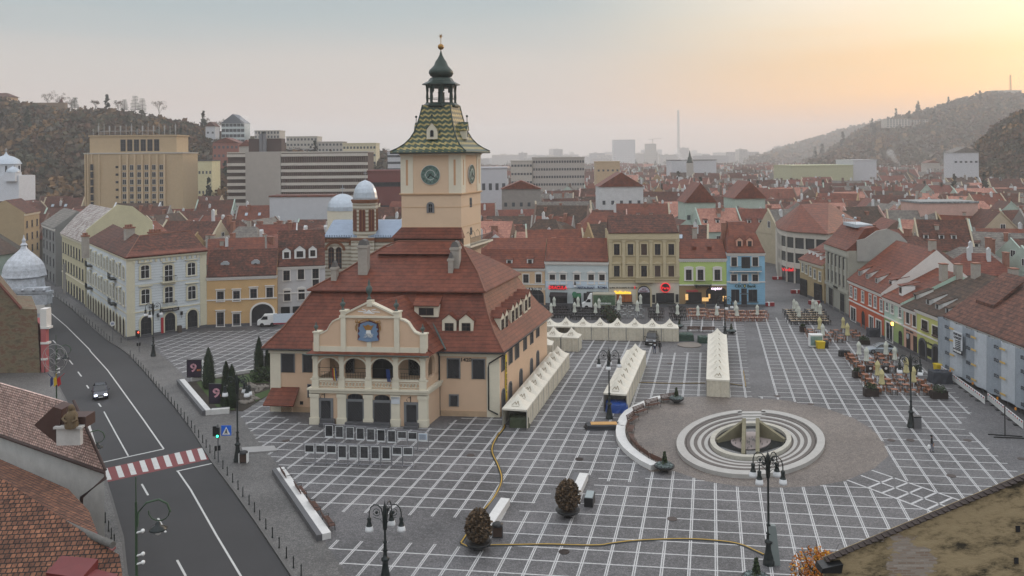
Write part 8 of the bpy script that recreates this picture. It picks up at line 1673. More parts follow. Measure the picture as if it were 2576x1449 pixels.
for i,(p,d,r_,lb)in enumerate((((655,355),352,2.2,'white smoke drifting from the hotel flue'),((1725,412),600,2.5,'white smoke from a chimney beside the small church spire'),((2262,415),620,3,'white smoke among the houses left of the white mall wing'))):
 P=Dp(p,d);b=MB();rn_=random.Random(i)
 for q in range(7):b.ball((-q*1.1+rn_.uniform(-.4,.4),0,q*1.5),r_*(.35+.1*q),0,8,.9)
 o=b.obj('smoke',None);m=bpy.data.materials.new('smoke_%s'%'abc'[i]);m.use_nodes=True;T=m.node_tree
 for n_ in list(T.nodes):T.nodes.remove(n_)
 oo=T.nodes.new('ShaderNodeOutputMaterial');vp=T.nodes.new('ShaderNodeVolumePrincipled');vp.inputs['Density'].default_value=.09;vp.inputs['Color'].default_value=(1,1,1,1);T.links.new(vp.outputs[0],oo.inputs['Volume']);o.data.materials.clear();o.data.materials.append(m);o.location=P;tag(o,lb,'smoke',kind='stuff')
cq={}
rn=random.Random(12);HZB=[plaster('far_block_a',176,170,164),plaster('far_block_b',190,182,172),plaster('far_block_c',160,156,154)]
for i,px in enumerate(sorted([rn.uniform(1215,2010)for _ in range(90)]+[rn.uniform(960,1215)for _ in range(14)])):
 pass;d=rn.uniform(2200,5200);hh=rn.uniform(16,38)if rn.random()<.75 else rn.uniform(40,62);ww=rn.uniform(30,110)if hh<39 else rn.uniform(22,40);dp_=rn.uniform(14,24)
 if abs(px-1570)<45 and d<2500:continue
 lq=('beyond the clock tower','under the striped tower','beyond the grey slab','before the right hills')[int((px-960)/270)%4];cq[lq]=cq.get(lq,0)+1
 t=thing('tower_block','hazy far-off %s apartment block %s, %s from the left of those'%(('greyish','cream','dull grey')[i%3],lq,ORDW[cq[lq]-1]),'tower block',((px-1288)/F*d,d,0),rn.uniform(-.4,.4),'far apartment blocks');b=MB();b.box(0,ww,0,dp_,0,hh,0);b.box(ww*.3,ww*.5,dp_*.3,dp_*.7,hh,hh+3,0)
 b.obj('wall',HZB[i%3],t);b=MB()
 for r_ in range(int(hh/3.2)):b.box(.8,ww-.8,-.15,0,1.6+r_*3.2,3.0+r_*3.2)
 b.obj('window_bands',M('far_glass_band',lin(112,112,116),.6,.2,.4),t)
# ---------------------------------------------------------------- the old town
WALLS=[plaster('wall_'+n_,*c,var=.12)for n_,c in(('cream',(176,164,140)),('grey',(138,134,128)),('white',(196,198,198)),('ochre',(158,134,98)),('brickgrey',(112,92,80)),('mint',(166,182,170)),('pink',(190,158,146)),('darkgrey',(112,108,102)))]
WN=['cream','grey','white','ochre','brick-grey','pale mint','pinkish','dark grey']
ROOFS=[T_BROWN,T_BROWN,T_RED,T_BROWN,T_DARK,T_RED,tile('rust_roof_tiles',lin(86,44,34),lin(116,62,46),.7,2.5,.4,.25),T_GREY,T_PINK]
RN=['old brown','old brown','red','old brown','dark mossy','red','rust-red','grey','pale pink']
PRH={}
def hproto(ri,wi,ty,near):
 key=(ri,wi,ty,near)
 if key in PRH:return PRH[key]
 w_,dd,h_=12.0,10.0,6.3;rh=(5.2,4.2,6.0,5.2)[ty];b=MB();b.box(-w_/2,w_/2,-dd/2,dd/2,0,h_);wall=b.data('wall',WALLS[wi]);b=MB();e=.35;zr_=h_+rh;xi=0 if ty!=1 else 3.5
 if ty==3:
  L_=[(-w_/2-e,-dd/2-.1,h_),(w_/2+e,-dd/2-.1,h_),(0,-dd/2-.1,zr_)];b.add(L_+[(x,dd/2+.1,z_)for x,_,z_ in L_],[(0,1,2)],1);b.add(L_+[(x,dd/2+.1,z_)for x,_,z_ in L_],[(1,4,5,2),(0,2,5,3),(0,3,4,1)],0);b.add([(x,dd/2+.1,z_)for x,_,z_ in L_],[(0,2,1)],1)
 else:
  V=[(-w_/2,-dd/2-e,h_-.1),(w_/2,-dd/2-e,h_-.1),(w_/2,dd/2+e,h_-.1),(-w_/2,dd/2+e,h_-.1),(-w_/2+xi,0,zr_),(w_/2-xi,0,zr_)];b.add(V,[(0,1,5,4),(2,3,4,5),(0,3,2,1)],0);b.add(V,[(1,2,5),(3,0,4)],0 if xi else 1)
  if ty in(0,2):
   for s_ in(-1,1):x=s_*w_/2;b.hexa([(x-.18,-dd/2-e,h_),(x+.18,-dd/2-e,h_),(x+.18,0,zr_),(x-.18,0,zr_)],[(x-.18,-dd/2-e,h_+.3),(x+.18,-dd/2-e,h_+.3),(x+.18,0,zr_+.3),(x-.18,0,zr_+.3)],1)
 roof=b.data('roof',[ROOFS[ri],WALLS[wi]]);PRH[key]=(wall,roof);return PRH[key]
b=MB();b.box(-.45,.45,-.4,.4,-2,1.5,0);b.box(-.55,.55,-.5,.5,1.5,1.7,1);CHD=[b.data('chimney',[CHIM,CHIMB])];b=MB();b.box(-.4,.4,-.8,.8,-2,1.9,0);b.box(-.5,.5,-.9,.9,1.9,2.1,0);CHD.append(b.data('chimney',[CHIMB]));b=MB();b.box(-.35,.35,-.35,.35,-2,2.2,0);b.prism([(-.4,2.2),(.4,2.2),(0,2.7)],-.4,.4,0);CHD.append(b.data('chimney',[WALLS[2]]))
b=MB();b.box(-.55,.55,-.1,2,-.6,.9,0);b.hexa([(-.7,-.3,.9),(.7,-.3,.9),(.7,2.4,1.5),(-.7,2.4,1.5)],[(-.7,-.3,1.0),(.7,-.3,1.0),(.7,2.4,1.6),(-.7,2.4,1.6)],1);b.box(-.35,.35,-.13,-.1,-.1,.75,2);DMD=b.data('dormer',[WHITE,T_BROWN,GLASS])
b=MB();b.hexa([(-.4,0,0),(.4,0,0),(.4,.9,.75),(-.4,.9,.75)],[(-.4,-.06,.08),(.4,-.06,.08),(.4,.84,.83),(-.4,.84,.83)]);SKD=b.data('skylight',[M('skylight_glass',lin(150,164,176),.15,0,spec=.8)])
WIND=winmesh(1.1,1.5,WHITE,None,mull=(1,0),sill=False);WIND2=winmesh(1.0,1.4,BROWNW,None,mull=(1,0),sill=False)
RING=[wb,yb.t,gb.t,cb_.t,R1.t,R2.t,R3.t,R4.t,R5.t,mb_,rb0.t,rb1.t,rb2.t,rb3.t,rb4.t,rb5.t,rb6.t]
def blocked(px,d,x):
 if d<192 and-78<x<61 or d<200 and 60<x<80:return True
 if px<200:
  if 60<px<118 and d<330:return True
  if d<215:return px>118 or True
 if px<530 and d<188:return True
 if 150<px<225 and d<262:return True
 if 530<=px<700 and d<176:return True
 if 690<=px<1010 and d<200:return True
 if 1000<=px<1240 and d<150:return True
 if 1200<=px<1830 and d<190:return True
 if 1825<=px<1925 and d<192:return True
 if 44<x<60.5 and d<300:return True
 if 60.5<=x<84 and d<232:return True
 if x>=84 and d<100:return True
 if x>=60 and x<80 and d<232:return True
 if 190<px<480 and 322<d<352:return True
 if 560<px<935 and 338<d<372:return True
 if 670<px<845 and 276<d<300:return True
 if 915<px<1020 and 300<d<330:return True
 if 1190<px<1290 and 318<d<350:return True
 if 830<px<1000 and d<212:return True
 return False
LANDS=[(-999,200,'beyond the silver turret'),(200,330,'below the tan hotel'),(330,530,'behind the white corner building'),(530,700,'behind the ochre building'),(700,860,'behind the narrow grey building'),(860,1010,'behind the striped church'),(1010,1215,'hidden close to the clock tower'),(1215,1372,'behind the peach shop building'),(1372,1532,'behind the RESTAURANT ROMA building'),(1532,1709,'behind the beige palace'),(1709,1829,'behind the lime green building'),(1829,1950,'behind the sky blue bank'),(1950,2080,'behind the curved store'),(2080,2200,'behind the grey classical facade'),(2200,2330,'behind the orange building'),(2330,2480,'behind the dark mossy roofs'),(2480,2700,'at the right edge behind the scaffolded roof')]
rn=random.Random(21);houses=[];d=112.0;cnt={}
while d<1500:
 step=11+d*.012;x=-.68*d-20+rn.uniform(0,10)
 while x<.68*d+20:
  wd=rn.uniform(9.5,17)*(1+d*.0004);cx3=x+wd/2;dj=d+rn.uniform(-2.5,2.5);px=1288+cx3/dj*F
  if not blocked(px,dj,cx3)and not(d<215 and px<1950 and False)and-120<px<2700:houses.append((dj,cx3,wd,px))
  x+=wd*rn.uniform(.98,1.12)+(rn.uniform(3,9)if rn.random()<.12 else 0)+(d-430)*.02*(d>430)
 d+=step
houses=[h_ for h_ in houses if not(h_[0]>395 and h_[3]<1130)]
houses.sort(key=lambda q:q[0]);NIND=296;farV=MB()
for i,(dj,x,wd,px)in enumerate(houses):
 ri=rn.randrange(9);wi=rn.choice((0,1,1,2,3,4,4,7,0,5,6));ty=rn.choice((0,0,0,1,2,3));rz=rn.choice((-.11,.05,.17,-.25,.3,1.35,-.6))if ty!=1 else rn.uniform(-.3,.3)
 sx_,sy_,sz_=wd/12.0*1.02,rn.uniform(1.0,1.35),rn.uniform(.88,1.3)*(1 if dj<600 else 1.1)
 if dj<160 and x>60:sz_=rn.uniform(.85,1.0)
 if i<NIND:
  land=next((l for a,c,l in LANDS if a<=px<c),'in the old town');key=(ri,wi,land);cnt[key]=cnt.get(key,0)+1;kk_=(land,);cnt[kk_]=cnt.get(kk_,0)+1
  t=thing('old_town_house','%s roofed %s house %s, %s back from the square%s'%(RN[ri],WN[wi],land,ORDW[min(cnt[kk_]-1,37)],(', hipped' if ty==1 else ', gable to the front' if ty==3 else '')),'house',(x,dj,0),rz,'old town houses');t.scale=(sx_,sy_,sz_)
  wl,rf=hproto(ri,wi,ty,1);part('wall',wl,t);r_=part('roof',rf,t)
  for q in range(rn.choice((1,1,2,2,3))):
   cx4,cy4=rn.uniform(-5,5),rn.uniform(-2.5,1.0);c=part('chimney',CHD[rn.randrange(3)],r_,(cx4,cy4,6.3+4.8*(1-abs(cy4)/5)*.9));c.scale=(1/sx_,1/sy_,1/sz_)
  if rn.random()<.4 and ty in(0,2):
   for q in range(rn.choice((1,2,3))):c=part('dormer',DMD,r_,(-4+q*3+rn.uniform(-.5,.5),-3.2,8.2));c.scale=(1/sx_,1/sy_,1/sz_)
  elif rn.random()<.35 and ty in(0,2):
   for q in range(2):part('skylight',SKD,r_,(-3+q*4,-3.0,6.6+5.0*.42))
  for q in range(4):part('window',WIND if wi!=2 else WIND2,t,(-4.5+q*3,-5.02,3.8))
  if ty==3:part('window',WIND,r_,(-1.2,-5.12,7.2));part('window',WIND,r_,(1.2,-5.12,7.2))
  else:
   for s_ in(-1,1):part('window',WIND,r_,(s_*6.0 if ty!=1 else s_*3,s_*.5 if ty!=1 else-5.05,7.6 if ty!=1 else 1.5),R(90)*s_ if ty!=1 else 0)
 else:
  wl,rf=hproto(ri,wi,ty,1);ca,sa=math.cos(rz),math.sin(rz);Fm={0:0}
  for me,base in((wl,0),(rf,None)):
   vs=[(x+(v.co.x*sx_)*ca-(v.co.y*sy_)*sa,dj+(v.co.x*sx_)*sa+(v.co.y*sy_)*ca,v.co.z*sz_)for v in me.vertices];o_=len(farV.v);farV.v+=vs
   for p in me.polygons:farV.f.append([v+o_ for v in p.vertices]);farV.m.append((9+wi)if(base==0 or p.material_index==1)else ri);farV.sm.append(False)
  for q in range(2):
   cx4=x+rn.uniform(-3,3);farV.box(cx4-.5,cx4+.5,dj-.5,dj+.5,8*sz_,12.8*sz_,9+rn.choice((1,2,4)))
far=farV.obj('distant_rooftops',ROOFS+WALLS);tag(far,kind='stuff')
for pxl,pxr,y_,d,dep,m_,rm_,lb,gz_ in((1508,1618,470,300,14,WALLS[2],T_RED,'large white gabled building rising above the old roofs beyond the beige palace',5),(1725,1800,510,258,12,WALLS[5],T_RED,'pale mint gabled building rising behind the lime green building',6),(1848,1925,500,270,14,WALLS[5],T_RED,'pale mint stepped gable wall behind the sky blue bank',5.5),(1262,1360,476,300,12,WALLS[1],T_RED,'long grey building with a red roof right of the clock tower',3),(2315,2460,512,240,12,WALLS[6],tile('patchy_slate',lin(74,80,84),lin(140,146,146),.6,1.6,.8,.3),'pinkish building with a patchy blue-grey slate roof in the right-hand old town',0)):
 block('gabled_building' if gz_ else 'slate_roofed_building',lb,'building',pxl,pxr,y_,d,dep,m_,rm_,(5,2,1.0,1.4),0,gable=gz_)
q1=Bld('cream_corner_building','tall cream building with striped sheet roof and row of dormers behind the white corner building',G(157,733),G(214,774),12,13.5,[(3,17.5,0,0),(6,20,0,0),(12.4,13.5,0,0)],plaster('cream_street',184,176,146),tile('striped_sheet',lin(96,70,62),lin(176,170,164),.5,1.2,.6,.3),cm=CREAM,fascia=4.6)
for k_ in range(8):
 for z_ in(5.4,9.3):q1.winx(q1.w*(k_+.6)/8.2,z_,1.1,2.3,frame=STONED,mull=(1,1))
 q1.winx(q1.w*(k_+.6)/8.2,.5,1.5,3.0,frame=STONED,mull=(1,1),arch=.7,sill=False)
b=MB();b.prism([(0,0),(13,0),(13,5),(9,8.5),(6,9),(0,4)],-.2,.2);o=b.obj('party_wall',plaster('party_cream',196,190,158),q1.t);o.location=(q1.w,.3,12.0);o.rotation_euler=(0,0,R(90))
q2=Bld('tan_street_building','tan four-storey building closing the street canyon at the left',G(62,668),G(100,655),12,15,[(5,19,0,0),(12.4,15,0,0)],plaster('tan_street',166,146,114),T_BROWN,cm=CREAM)
for k_ in range(3):
 for z_ in(3.6,7.2,10.8):q2.winx(q2.w*(k_+.5)/3,z_,1.1,2.0,frame=STONED,mull=(1,1))
q3=Bld('grey_street_building','dark grey building on the right side of the street canyon',G(108,700),G(140,722),12,14,[(5,18,0,0),(12.4,14,0,0)],plaster('grey_street',124,124,122),T_GREY,cm=WTR)
for k_ in range(4):
 for z_ in(1,4.6,8.2,11):q3.winx(q3.w*(k_+.5)/4,z_,1.1,2.0,frame=STONED,mull=(1,1))
# ---------------------------------------------------------------- near roofs at the left, near wall at the right
def tilemat(name,c1,c2,mort,w_=.24,h_=.2,rough=.75,bumpd=.05,moss=.4):
 m,T,b=nmat(name);tcn=T.nodes.new('ShaderNodeTexCoord');br=T.nodes.new('ShaderNodeTexBrick');T.links.new(tcn.outputs['Object'],br.inputs['Vector'])
 for nme,c in(('Color1',c1),('Color2',c2),('Mortar',mort)):br.inputs[nme].default_value=(*c,1)
 br.inputs['Scale'].default_value=1;br.inputs['Brick Width'].default_value=w_;br.inputs['Row Height'].default_value=h_;br.inputs['Mortar Size'].default_value=.035;br.inputs['Mortar Smooth'].default_value=.4;br.inputs['Bias'].default_value=0
 n=T.nodes.new('ShaderNodeTexNoise');n.inputs['Scale'].default_value=.9;n.inputs['Detail'].default_value=8;n.inputs['Roughness'].default_value=.7;T.links.new(tcn.outputs['Object'],n.inputs['Vector'])
 v=T.nodes.new('ShaderNodeTexVoronoi');v.inputs['Scale'].default_value=4.2;T.links.new(tcn.outputs['Object'],v.inputs['Vector']);s_=T.nodes.new('ShaderNodeSeparateXYZ');T.links.new(v.outputs['Color'],s_.inputs[0])
 k=mth('MULTIPLY',mth('MULTIPLY_ADD',mth('SUBTRACT',n.outputs[0],.5,T=T),moss*4,1.0,T=T),mth('MULTIPLY_ADD',s_.outputs[0],.6,.7,T=T),T=T)
 sc=T.nodes.new('ShaderNodeVectorMath');sc.operation='SCALE';T.links.new(br.outputs['Color'],sc.inputs[0]);T.links.new(k,sc.inputs['Scale']);T.links.new(sc.outputs[0],b.inputs['Base Color']);b.inputs['Roughness'].default_value=rough
 bp=T.nodes.new('ShaderNodeBump');bp.inputs['Strength'].default_value=1;bp.inputs['Distance'].default_value=bumpd;bp.invert=True;T.links.new(br.outputs['Fac'],bp.inputs['Height']);T.links.new(bp.outputs[0],b.inputs['Normal']);return m
def roofplane(name,P,m,parent=None,th=.18):
 """P: world points of a flat roof; P[0]->P[1] runs along the eave"""
 o0=P[0];ex=(P[1]-P[0]).normalized();nz=(P[1]-P[0]).cross(P[2]-P[0]).normalized();nz=nz if nz.z>0 else-nz;ey=nz.cross(ex)
 L_=[((p-o0).dot(ex),(p-o0).dot(ey))for p in P];ar=sum(L_[i][0]*L_[(i+1)%len(L_)][1]-L_[(i+1)%len(L_)][0]*L_[i][1]for i in range(len(L_)))
 if ar<0:L_=L_[::-1]
 b=MB();b.slab(L_,-th,0);o=b.obj(name,m);o.matrix_world=Matrix(((ex.x,ey.x,nz.x,o0.x),(ex.y,ey.y,nz.y,o0.y),(ex.z,ey.z,nz.z,o0.z),(0,0,0,1)))
 if parent:o.parent=parent
 return o
PINKT=tilemat('near_pink_tiles',lin(196,164,152),lin(218,190,178),lin(122,94,86),.28,.2,.6,.05,.15)
MOSST=tilemat('near_mossy_tiles',lin(96,60,44),lin(132,88,64),lin(34,28,24),.3,.3,.85,.07,.5)
GRW=plaster('grey_lime_plaster',186,184,180,var=.14,scale=.9)
t=thing('pink_roofed_house','near house with pale pink tiled roof and stone statue gable over the left pavement','house')
e0,e1=G((-140,1042),None,8.0),G((262,1183),None,8.0);r0,r1=G((-140,876),None,12.0),G((182,1008),None,12.0);rm_=G((214,1076),None,10.6)
roofplane('roof',[e0,e1,rm_,r1,r0],PINKT,t)
b=MB();v=Vector((0,0,-.3));d1=Vector((-.25,.5,0))
b.hexa([Vector((p.x,p.y,0))for p in(e0+d1,e1+d1,e1+d1+Vector((-7.6,13,0)),e0+d1+Vector((-7.6,13,0)))],[e0+d1+v,e1+d1+v,e1+d1+Vector((-7.6,13,0))+v,e0+d1+Vector((-7.6,13,0))+v]);b.obj('wall',GRW,t)
b=MB();b.tube([e0+Vector((0,-.12,-.1)),e1+Vector((.05,-.12,-.1)),e1+Vector((.15,-.1,-.5)),e1+Vector((-1.6,-.1,-1.9)),e1+Vector((-1.7,-.1,-4.5))],.13,8);b.tube([e1+Vector((.1,0,0)),rm_+Vector((.1,0,0)),r1+Vector((.1,0,0))],.12,6);b.obj('gutter',M('gutter_brown',lin(58,38,32),.5,.1),t)
sg=Dp(cC(430,560),61);b=MB();b.box(-1.2,.5,-.2,.2,-1.6,-.4,0);b.box(-1.35,.65,-.35,.35,-.4,-.25,0);b.box(-1.4,.7,.2,1.6,-.5,.3,1);b.prism([(-2.9,-.2),(-1.2,-1.6),(-.9,.9),(-1.5,1.1)],.0,1.4,1);b.obj('gable',[GRW,M('gable_brown_sheet',lin(70,48,42),.6,.15)],t).location=sg
b=MB();b.lathe([(.55,-.3),(.6,0),(.5,.5),(.55,.8),(.35,1.15),(.15,1.3)],(0,0,0),10);b.ball((0,-.05,1.5),.26,0,8,1.15);b.tube([(.4,-.1,.9),(.65,-.35,.5),(.3,-.5,.35)],.13,6);b.tube([(-.4,-.1,.9),(-.6,-.4,.6),(-.2,-.5,.3)],.13,6);b.lathe([(.3,1.45),(.34,1.2),(.3,.9)],(-.05,.1,0),8);st=b.obj('statue',M('statue_stone',lin(104,88,66),.9,.25,4),t);st.location=sg+Vector((-.1,-.2,-.1));st.scale=(.8,.8,.8)
t=thing('mossy_roofed_house','nearest house with worn orange mossy tiles and red roof hatches at the bottom left corner','house')
a0,a1=G((-160,1205),None,9),G((284,1378),None,9);b0,b1,b2=G((-160,1085),None,7.2),G((172,1230),None,7.2),G((224,1285),None,7.4)
roofplane('roof',[b0,b1,b2,a1,a0],MOSST,t,.25)
c0,c1=G((-200,1560),None,7.0),G((318,1530),None,7.0);c2=G((300,1395),None,8.6)
rr1=roofplane('roof',[c0,c1,c2,a1,a0],MOSST,t,.25)
b=MB();b.tube([a0+Vector((0,0,.3)),a0.lerp(a1,.5)+Vector((0,0,.45)),a1+Vector((0,0,.15))],.2,8);b.obj('mortar_ridge',M('mortar_grey',lin(96,94,90),.9,.2,3,fine=.1),t)
b=MB();P=[Vector((p.x,p.y,0))for p in(c0,c1,G((300,1395),None,8.6),b1)];b.hexa([(p.x-.5,p.y+.3,0)for p in(c0,c1,a1,a0)],[(p.x-.5,p.y+.3,p.z-.35)for p in(c0,c1,a1,a0)]);b.obj('wall',GRW,t)
RHM=M('red_hatch_sheet',lin(104,40,40),.45,.12,2)
for p in(cC(455,1275),cC(450,1435)):
 P=G(p,None,8.3);b=MB();b.hexa([(-1.3,-.5,-.5),(.7,-.7,-.5),(.8,.6,-.5),(-1.2,.6,-.5)],[(-1.4,-.6,.35),(.6,-.8,.15),(.8,.6,.5),(-1.2,.6,.7)]);b.hexa([(.7,-.7,.0),(2.0,-.8,-.3),(2.0,.3,-.3),(.8,.3,.0)],[(.7,-.7,.1),(2.0,-.8,-.2),(2.0,.3,-.2),(.8,.3,.1)]);o=b.obj('roof_hatch',RHM,rr1);o.matrix_parent_inverse=rr1.matrix_world.inverted();o.location=P
t=thing('mottled_gable_house','house with mottled brick and plaster gable wall and a pink pilastered street front left of the road','house');d=122;k=F/d
Q=lambda px,py_:Dp((px,py_),d)
m,T,bs=nmat('mottled_wall');gg=T.nodes.new('ShaderNodeNewGeometry');n1=T.nodes.new('ShaderNodeTexNoise');n1.inputs['Scale'].default_value=.55;n1.inputs['Detail'].default_value=9;n1.inputs['Roughness'].default_value=.7;mpn=T.nodes.new('ShaderNodeMapping');mpn.inputs['Scale'].default_value=(1,1,2.2);T.links.new(gg.outputs['Position'],mpn.inputs[0]);T.links.new(mpn.outputs[0],n1.inputs['Vector'])
rc_=ramp(n1.outputs[0],[(0,lin(60,56,48)),(.4,lin(96,86,68)),(.5,lin(118,106,84)),(.58,lin(104,72,56)),(.66,lin(128,120,104)),(1,lin(150,146,136))],T=T);T.links.new(rc_,bs.inputs['Base Color']);bs.inputs['Roughness'].default_value=.95;MOTT=m
pts=[(-160,540),(0,712),(52,776),(93,778),(93,1010),(-160,1010)];b=MB();PP_=[(Q(*p).x,Q(*p).z)for p in pts[:4]]+[(Q(93,1).x,0),(Q(-160,1).x,0)];b.hexa([(x-7.5,d+12,z_)for x,z_ in PP_],[(x,d,z_)for x,z_ in PP_]);b.obj('wall',MOTT,t)
b=MB();A,B_=Q(-160,534),Q(54,776);b.bar((A.x,d-.05,A.z),(B_.x,d-.05,B_.z),.5,.3);b.obj('coping',M('coping_rust',lin(92,48,38),.8,.2,2),t)
b=MB();x0_,x1_=Q(93,0).x,Q(106,0).x;z1_=Q(100,828).z;b.box(x0_,x1_,d+.2,d+1,0,z1_,0);b.hexa([(x0_-6,d+9,0),(x1_-5.4,d+9,0),(x1_,d+1,0),(x0_,d+1,0)],[(x0_-6,d+9,z1_),(x1_-5.4,d+9,z1_),(x1_,d+1,z1_),(x0_,d+1,z1_)],0);b.box(x0_,x1_+.5,d+.1,d+1.2,z1_,z1_+.3,1);b.box(x0_,x1_+.35,d+.1,d+1,z1_-2.2,z1_-1.9,1);b.box(x0_,x1_+.1,d+.15,d+.5,z1_-4.5,z1_-4.2,1)
b.box(x0_-.1,x1_+.1,d+.2,d+1.5,z1_+.3,Q(100,778).z,1);b.obj('street_front',[plaster('rose_pink',168,92,92),WTR],t)
t=thing('silver_turret','ornate silver sheet-metal domed turret with cornices at the left edge above the road','turret');d=150;k=F/d;c=Dp((28,690),d);cx5=c.x
SM=M('aged_zinc',lin(184,188,194),.5,.3,1.6,metal=.15,fine=.15,fscale=6)
zz_=lambda py_:Dp((36,py_),d).z
oc3=lambda r_,z_:[(cx5+r_*math.cos(math.pi/8+math.pi*i/4),d+4+r_*math.sin(math.pi/8+math.pi*i/4),z_)for i in range(8)]
b=MB();b.ring([oc3(r_/k*.98,zz_(y_))for r_,y_ in((50,705),(54,702),(52,696),(50,684),(46,672),(38,660),(26,648),(17,640),(9,632),(6,625),(9,622),(4,616),(5,610),(2,604),(.6,596))],0,smooth=False)
b.ring([oc3(r_/k*1.1,zz_(y_))for r_,y_ in((62,760),(44,730),(42,706))],0,smooth=False);b.obj('dome',SM,t)
b=MB();xr_=Dp((106,1),d).x;xl_=xr_-22
for y0p,y1p,e,m_ in((740,768,.45,0),(768,790,.1,1),(735,742,.7,0),(790,828,.25,0),(726,736,.2,0)):b.box(xl_,xr_+e-.3,d+.3,d+2.2,zz_(y1p),zz_(y0p),m_)
b.box(xl_,xr_-.4,d+.6,d+2,0,zz_(790),1);b.obj('mansard',[SM,WTR],t)
for q in range(6):
 b=MB();a0_=Vector((xr_-.2-q*1.9,d+.2,zz_(735)));b.ball(a0_+Vector((0,0,.3)),.28,0,6);o=b.obj('finial',SM,t)
t=thing('stained_gable_house','near house with a big stained ochre plaster gable wall, bare brick patches and tiled verge at the bottom right','house');d=25.0
Q=lambda px,py_:Dp((px,py_),d)
A,B_,C_=Q(2078,1412),Q(2576,1205),Q(2760,1128);V3=lambda P,dy,dz=0:(P.x,P.y+dy,P.z+dz)
m,T,bs=nmat('stained_plaster');tcn=T.nodes.new('ShaderNodeNewGeometry');n1=T.nodes.new('ShaderNodeTexNoise');n1.inputs['Scale'].default_value=1.1;n1.inputs['Detail'].default_value=10;n1.inputs['Roughness'].default_value=.72
mpn=T.nodes.new('ShaderNodeMapping');mpn.inputs['Rotation'].default_value=(0,R(-35),0);mpn.inputs['Scale'].default_value=(1,1,2.4);T.links.new(tcn.outputs['Position'],mpn.inputs[0]);T.links.new(mpn.outputs[0],n1.inputs['Vector'])
base=ramp(n1.outputs[0],[(0,lin(30,27,22)),(.39,lin(62,56,44)),(.45,lin(122,108,82)),(.55,lin(160,142,110)),(1,lin(180,162,130))],T=T)
br=T.nodes.new('ShaderNodeTexBrick');mp2=T.nodes.new('ShaderNodeMapping');mp2.inputs['Rotation'].default_value=(R(90),0,0);T.links.new(tcn.outputs['Position'],mp2.inputs[0]);T.links.new(mp2.outputs[0],br.inputs['Vector'])
br.inputs['Scale'].default_value=1;br.inputs['Brick Width'].default_value=.26;br.inputs['Row Height'].default_value=.075;br.inputs['Mortar Size'].default_value=.012;br.inputs['Color1'].default_value=(*lin(140,120,104),1);br.inputs['Color2'].default_value=(*lin(166,156,146),1);br.inputs['Mortar'].default_value=(*lin(150,142,132),1)
mask=None
for(px_,py_,rad)in((2298,1412,.62),(2270,1380,.35),(2240,1268,.34),(2262,1256,.3),(2290,1455,.5)):
 P=Q(px_,py_);dn=T.nodes.new('ShaderNodeVectorMath');dn.operation='DISTANCE';T.links.new(tcn.outputs['Position'],dn.inputs[0]);dn.inputs[1].default_value=P
 q=mth('LESS_THAN',mth('ADD',dn.outputs['Value'],mth('MULTIPLY',mth('SUBTRACT',n1.outputs[0],.5,T=T),2.4,T=T),T=T),rad,T=T);mask=q if mask is None else mth('MAXIMUM',mask,q,T=T)
mxn=T.nodes.new('ShaderNodeMixRGB');T.links.new(mask,mxn.inputs[0]);T.links.new(base,mxn.inputs[1]);T.links.new(br.outputs['Color'],mxn.inputs[2]);T.links.new(mxn.outputs[0],bs.inputs['Base Color']);bs.inputs['Roughness'].default_value=.95
bp=T.nodes.new('ShaderNodeBump');bp.inputs['Strength'].default_value=.7;bp.inputs['Distance'].default_value=.06;T.links.new(n1.outputs[0],bp.inputs['Height']);T.links.new(bp.outputs[0],bs.inputs['Normal']);STN=m
b=MB();b.prism([(A.x,A.z),(B_.x,B_.z),(C_.x,C_.z),(C_.x,0),(A.x,0)],d,d+.28);b.obj('wall',STN,t)
b=MB();n=90
for q in range(n):
 u=q/n;P=A.lerp(C_,u);Pn=A.lerp(C_,(q+.93)/n);zt_=.03+.03*(q%2);b.hexa([(P.x,d-.05,P.z-.01),(Pn.x,d-.05,Pn.z-.01),(Pn.x,d+.2,Pn.z),(P.x,d+.2,P.z)],[(P.x,d-.12,P.z+.01+zt_),(Pn.x,d-.12,Pn.z-.01+zt_),(Pn.x,d+.2,Pn.z+.03),(P.x,d+.2,P.z+.03)])
b.obj('verge_tiles',M('verge_dark_tiles',lin(54,44,40),.8,.2,3),t)
b=MB();P=Q(2086,1420);b.hexa([(P.x-.35,d-.3,P.z-.12),(P.x+.25,d-.3,P.z-.12),(P.x+.25,d+.2,P.z-.12),(P.x-.35,d+.2,P.z-.12)],[(P.x-.3,d-.3,P.z+.02),(P.x+.3,d-.3,P.z+.14),(P.x+.3,d+.2,P.z+.14),(P.x-.3,d+.2,P.z+.02)]);b.obj('gutter_end',BLACKM,t)
for p in((2560,1330),(2556,1410)):P=Q(*p);b=MB();b.box(P.x-.06,P.x+.06,d-.03,d+.02,P.z-.09,P.z+.09);b.obj('vent_hole',DARK,t)
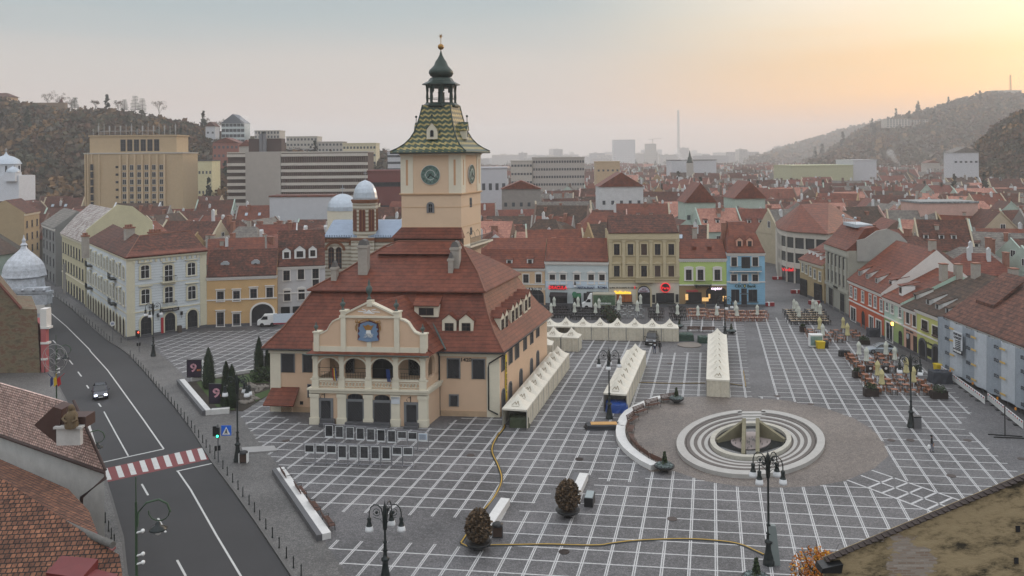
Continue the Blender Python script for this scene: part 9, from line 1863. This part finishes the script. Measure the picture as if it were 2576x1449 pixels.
P=Dp((2046,1412),33);t=thing('autumn_tree','orange autumn tree whose top shows beside the stained gable wall','tree',(P.x,33,0));b=MB();b.tube([(0,0,0),(.1,0,P.z*.5),(.2,.1,P.z-.6)],.22,7,0,.06)
rn=random.Random(6)
for q in range(14):a=q*2.4;b.tube([(.15,.05,P.z-1.8+.1*q),(.15+math.cos(a)*.5,math.sin(a)*.5,P.z-1.1+.09*q),(.15+math.cos(a)*.8,math.sin(a)*.8,P.z-.7+.11*q)],.03,4,0,.008)
b.obj('trunk',M('bark',0,0)if 0 else MATS['bark'],t);b=MB();leafy(b,(.1,0,P.z-.5),1.0,1500,(0,0,1,2),1.05,.06,2);leafy(b,(.55,0,P.z-.2),.6,400,(0,1),1.0,.06,9);leafy(b,(-.1,0,P.z-1.8),1.3,1200,(0,1,2),1.0,.07,3);b.obj('crown',[LO,LO2,L4],t)
# ---------------------------------------------------------------- haze
HAZE=True
if HAZE:
 hb=MB();hb.box(-3400,3900,-40,6200,-1.5,235)
 hm=bpy.data.materials.new('haze_air');hm.use_nodes=True;T=hm.node_tree
 for n in list(T.nodes):T.nodes.remove(n)
 o_=T.nodes.new('ShaderNodeOutputMaterial');pv=T.nodes.new('ShaderNodeVolumePrincipled')
 pv.inputs['Color'].default_value=(1,.99,.985,1);pv.inputs['Density'].default_value=.00027;pv.inputs['Anisotropy'].default_value=.3
 T.links.new(pv.outputs[0],o_.inputs['Volume'])
 ho=hb.obj('haze',hm);ho['kind']='stuff'
# ---------------------------------------------------------------- lettering becomes plain meshes
bpy.context.view_layer.update();dg=bpy.context.evaluated_depsgraph_get()
for o in[o for o in COL.objects if o.type=='FONT']:
 me=bpy.data.meshes.new_from_object(o.evaluated_get(dg));n=bpy.data.objects.new('tmp',me);COL.objects.link(n);n.parent=o.parent;n.matrix_local=o.matrix_local.copy();nm=o.name.split('.')[0];bpy.data.objects.remove(o);n.name=nm
for o in COL.objects:
 if 'label' in o:
  w_=o['label'].split();o['label']=' '.join(w_[:16]).rstrip(',')
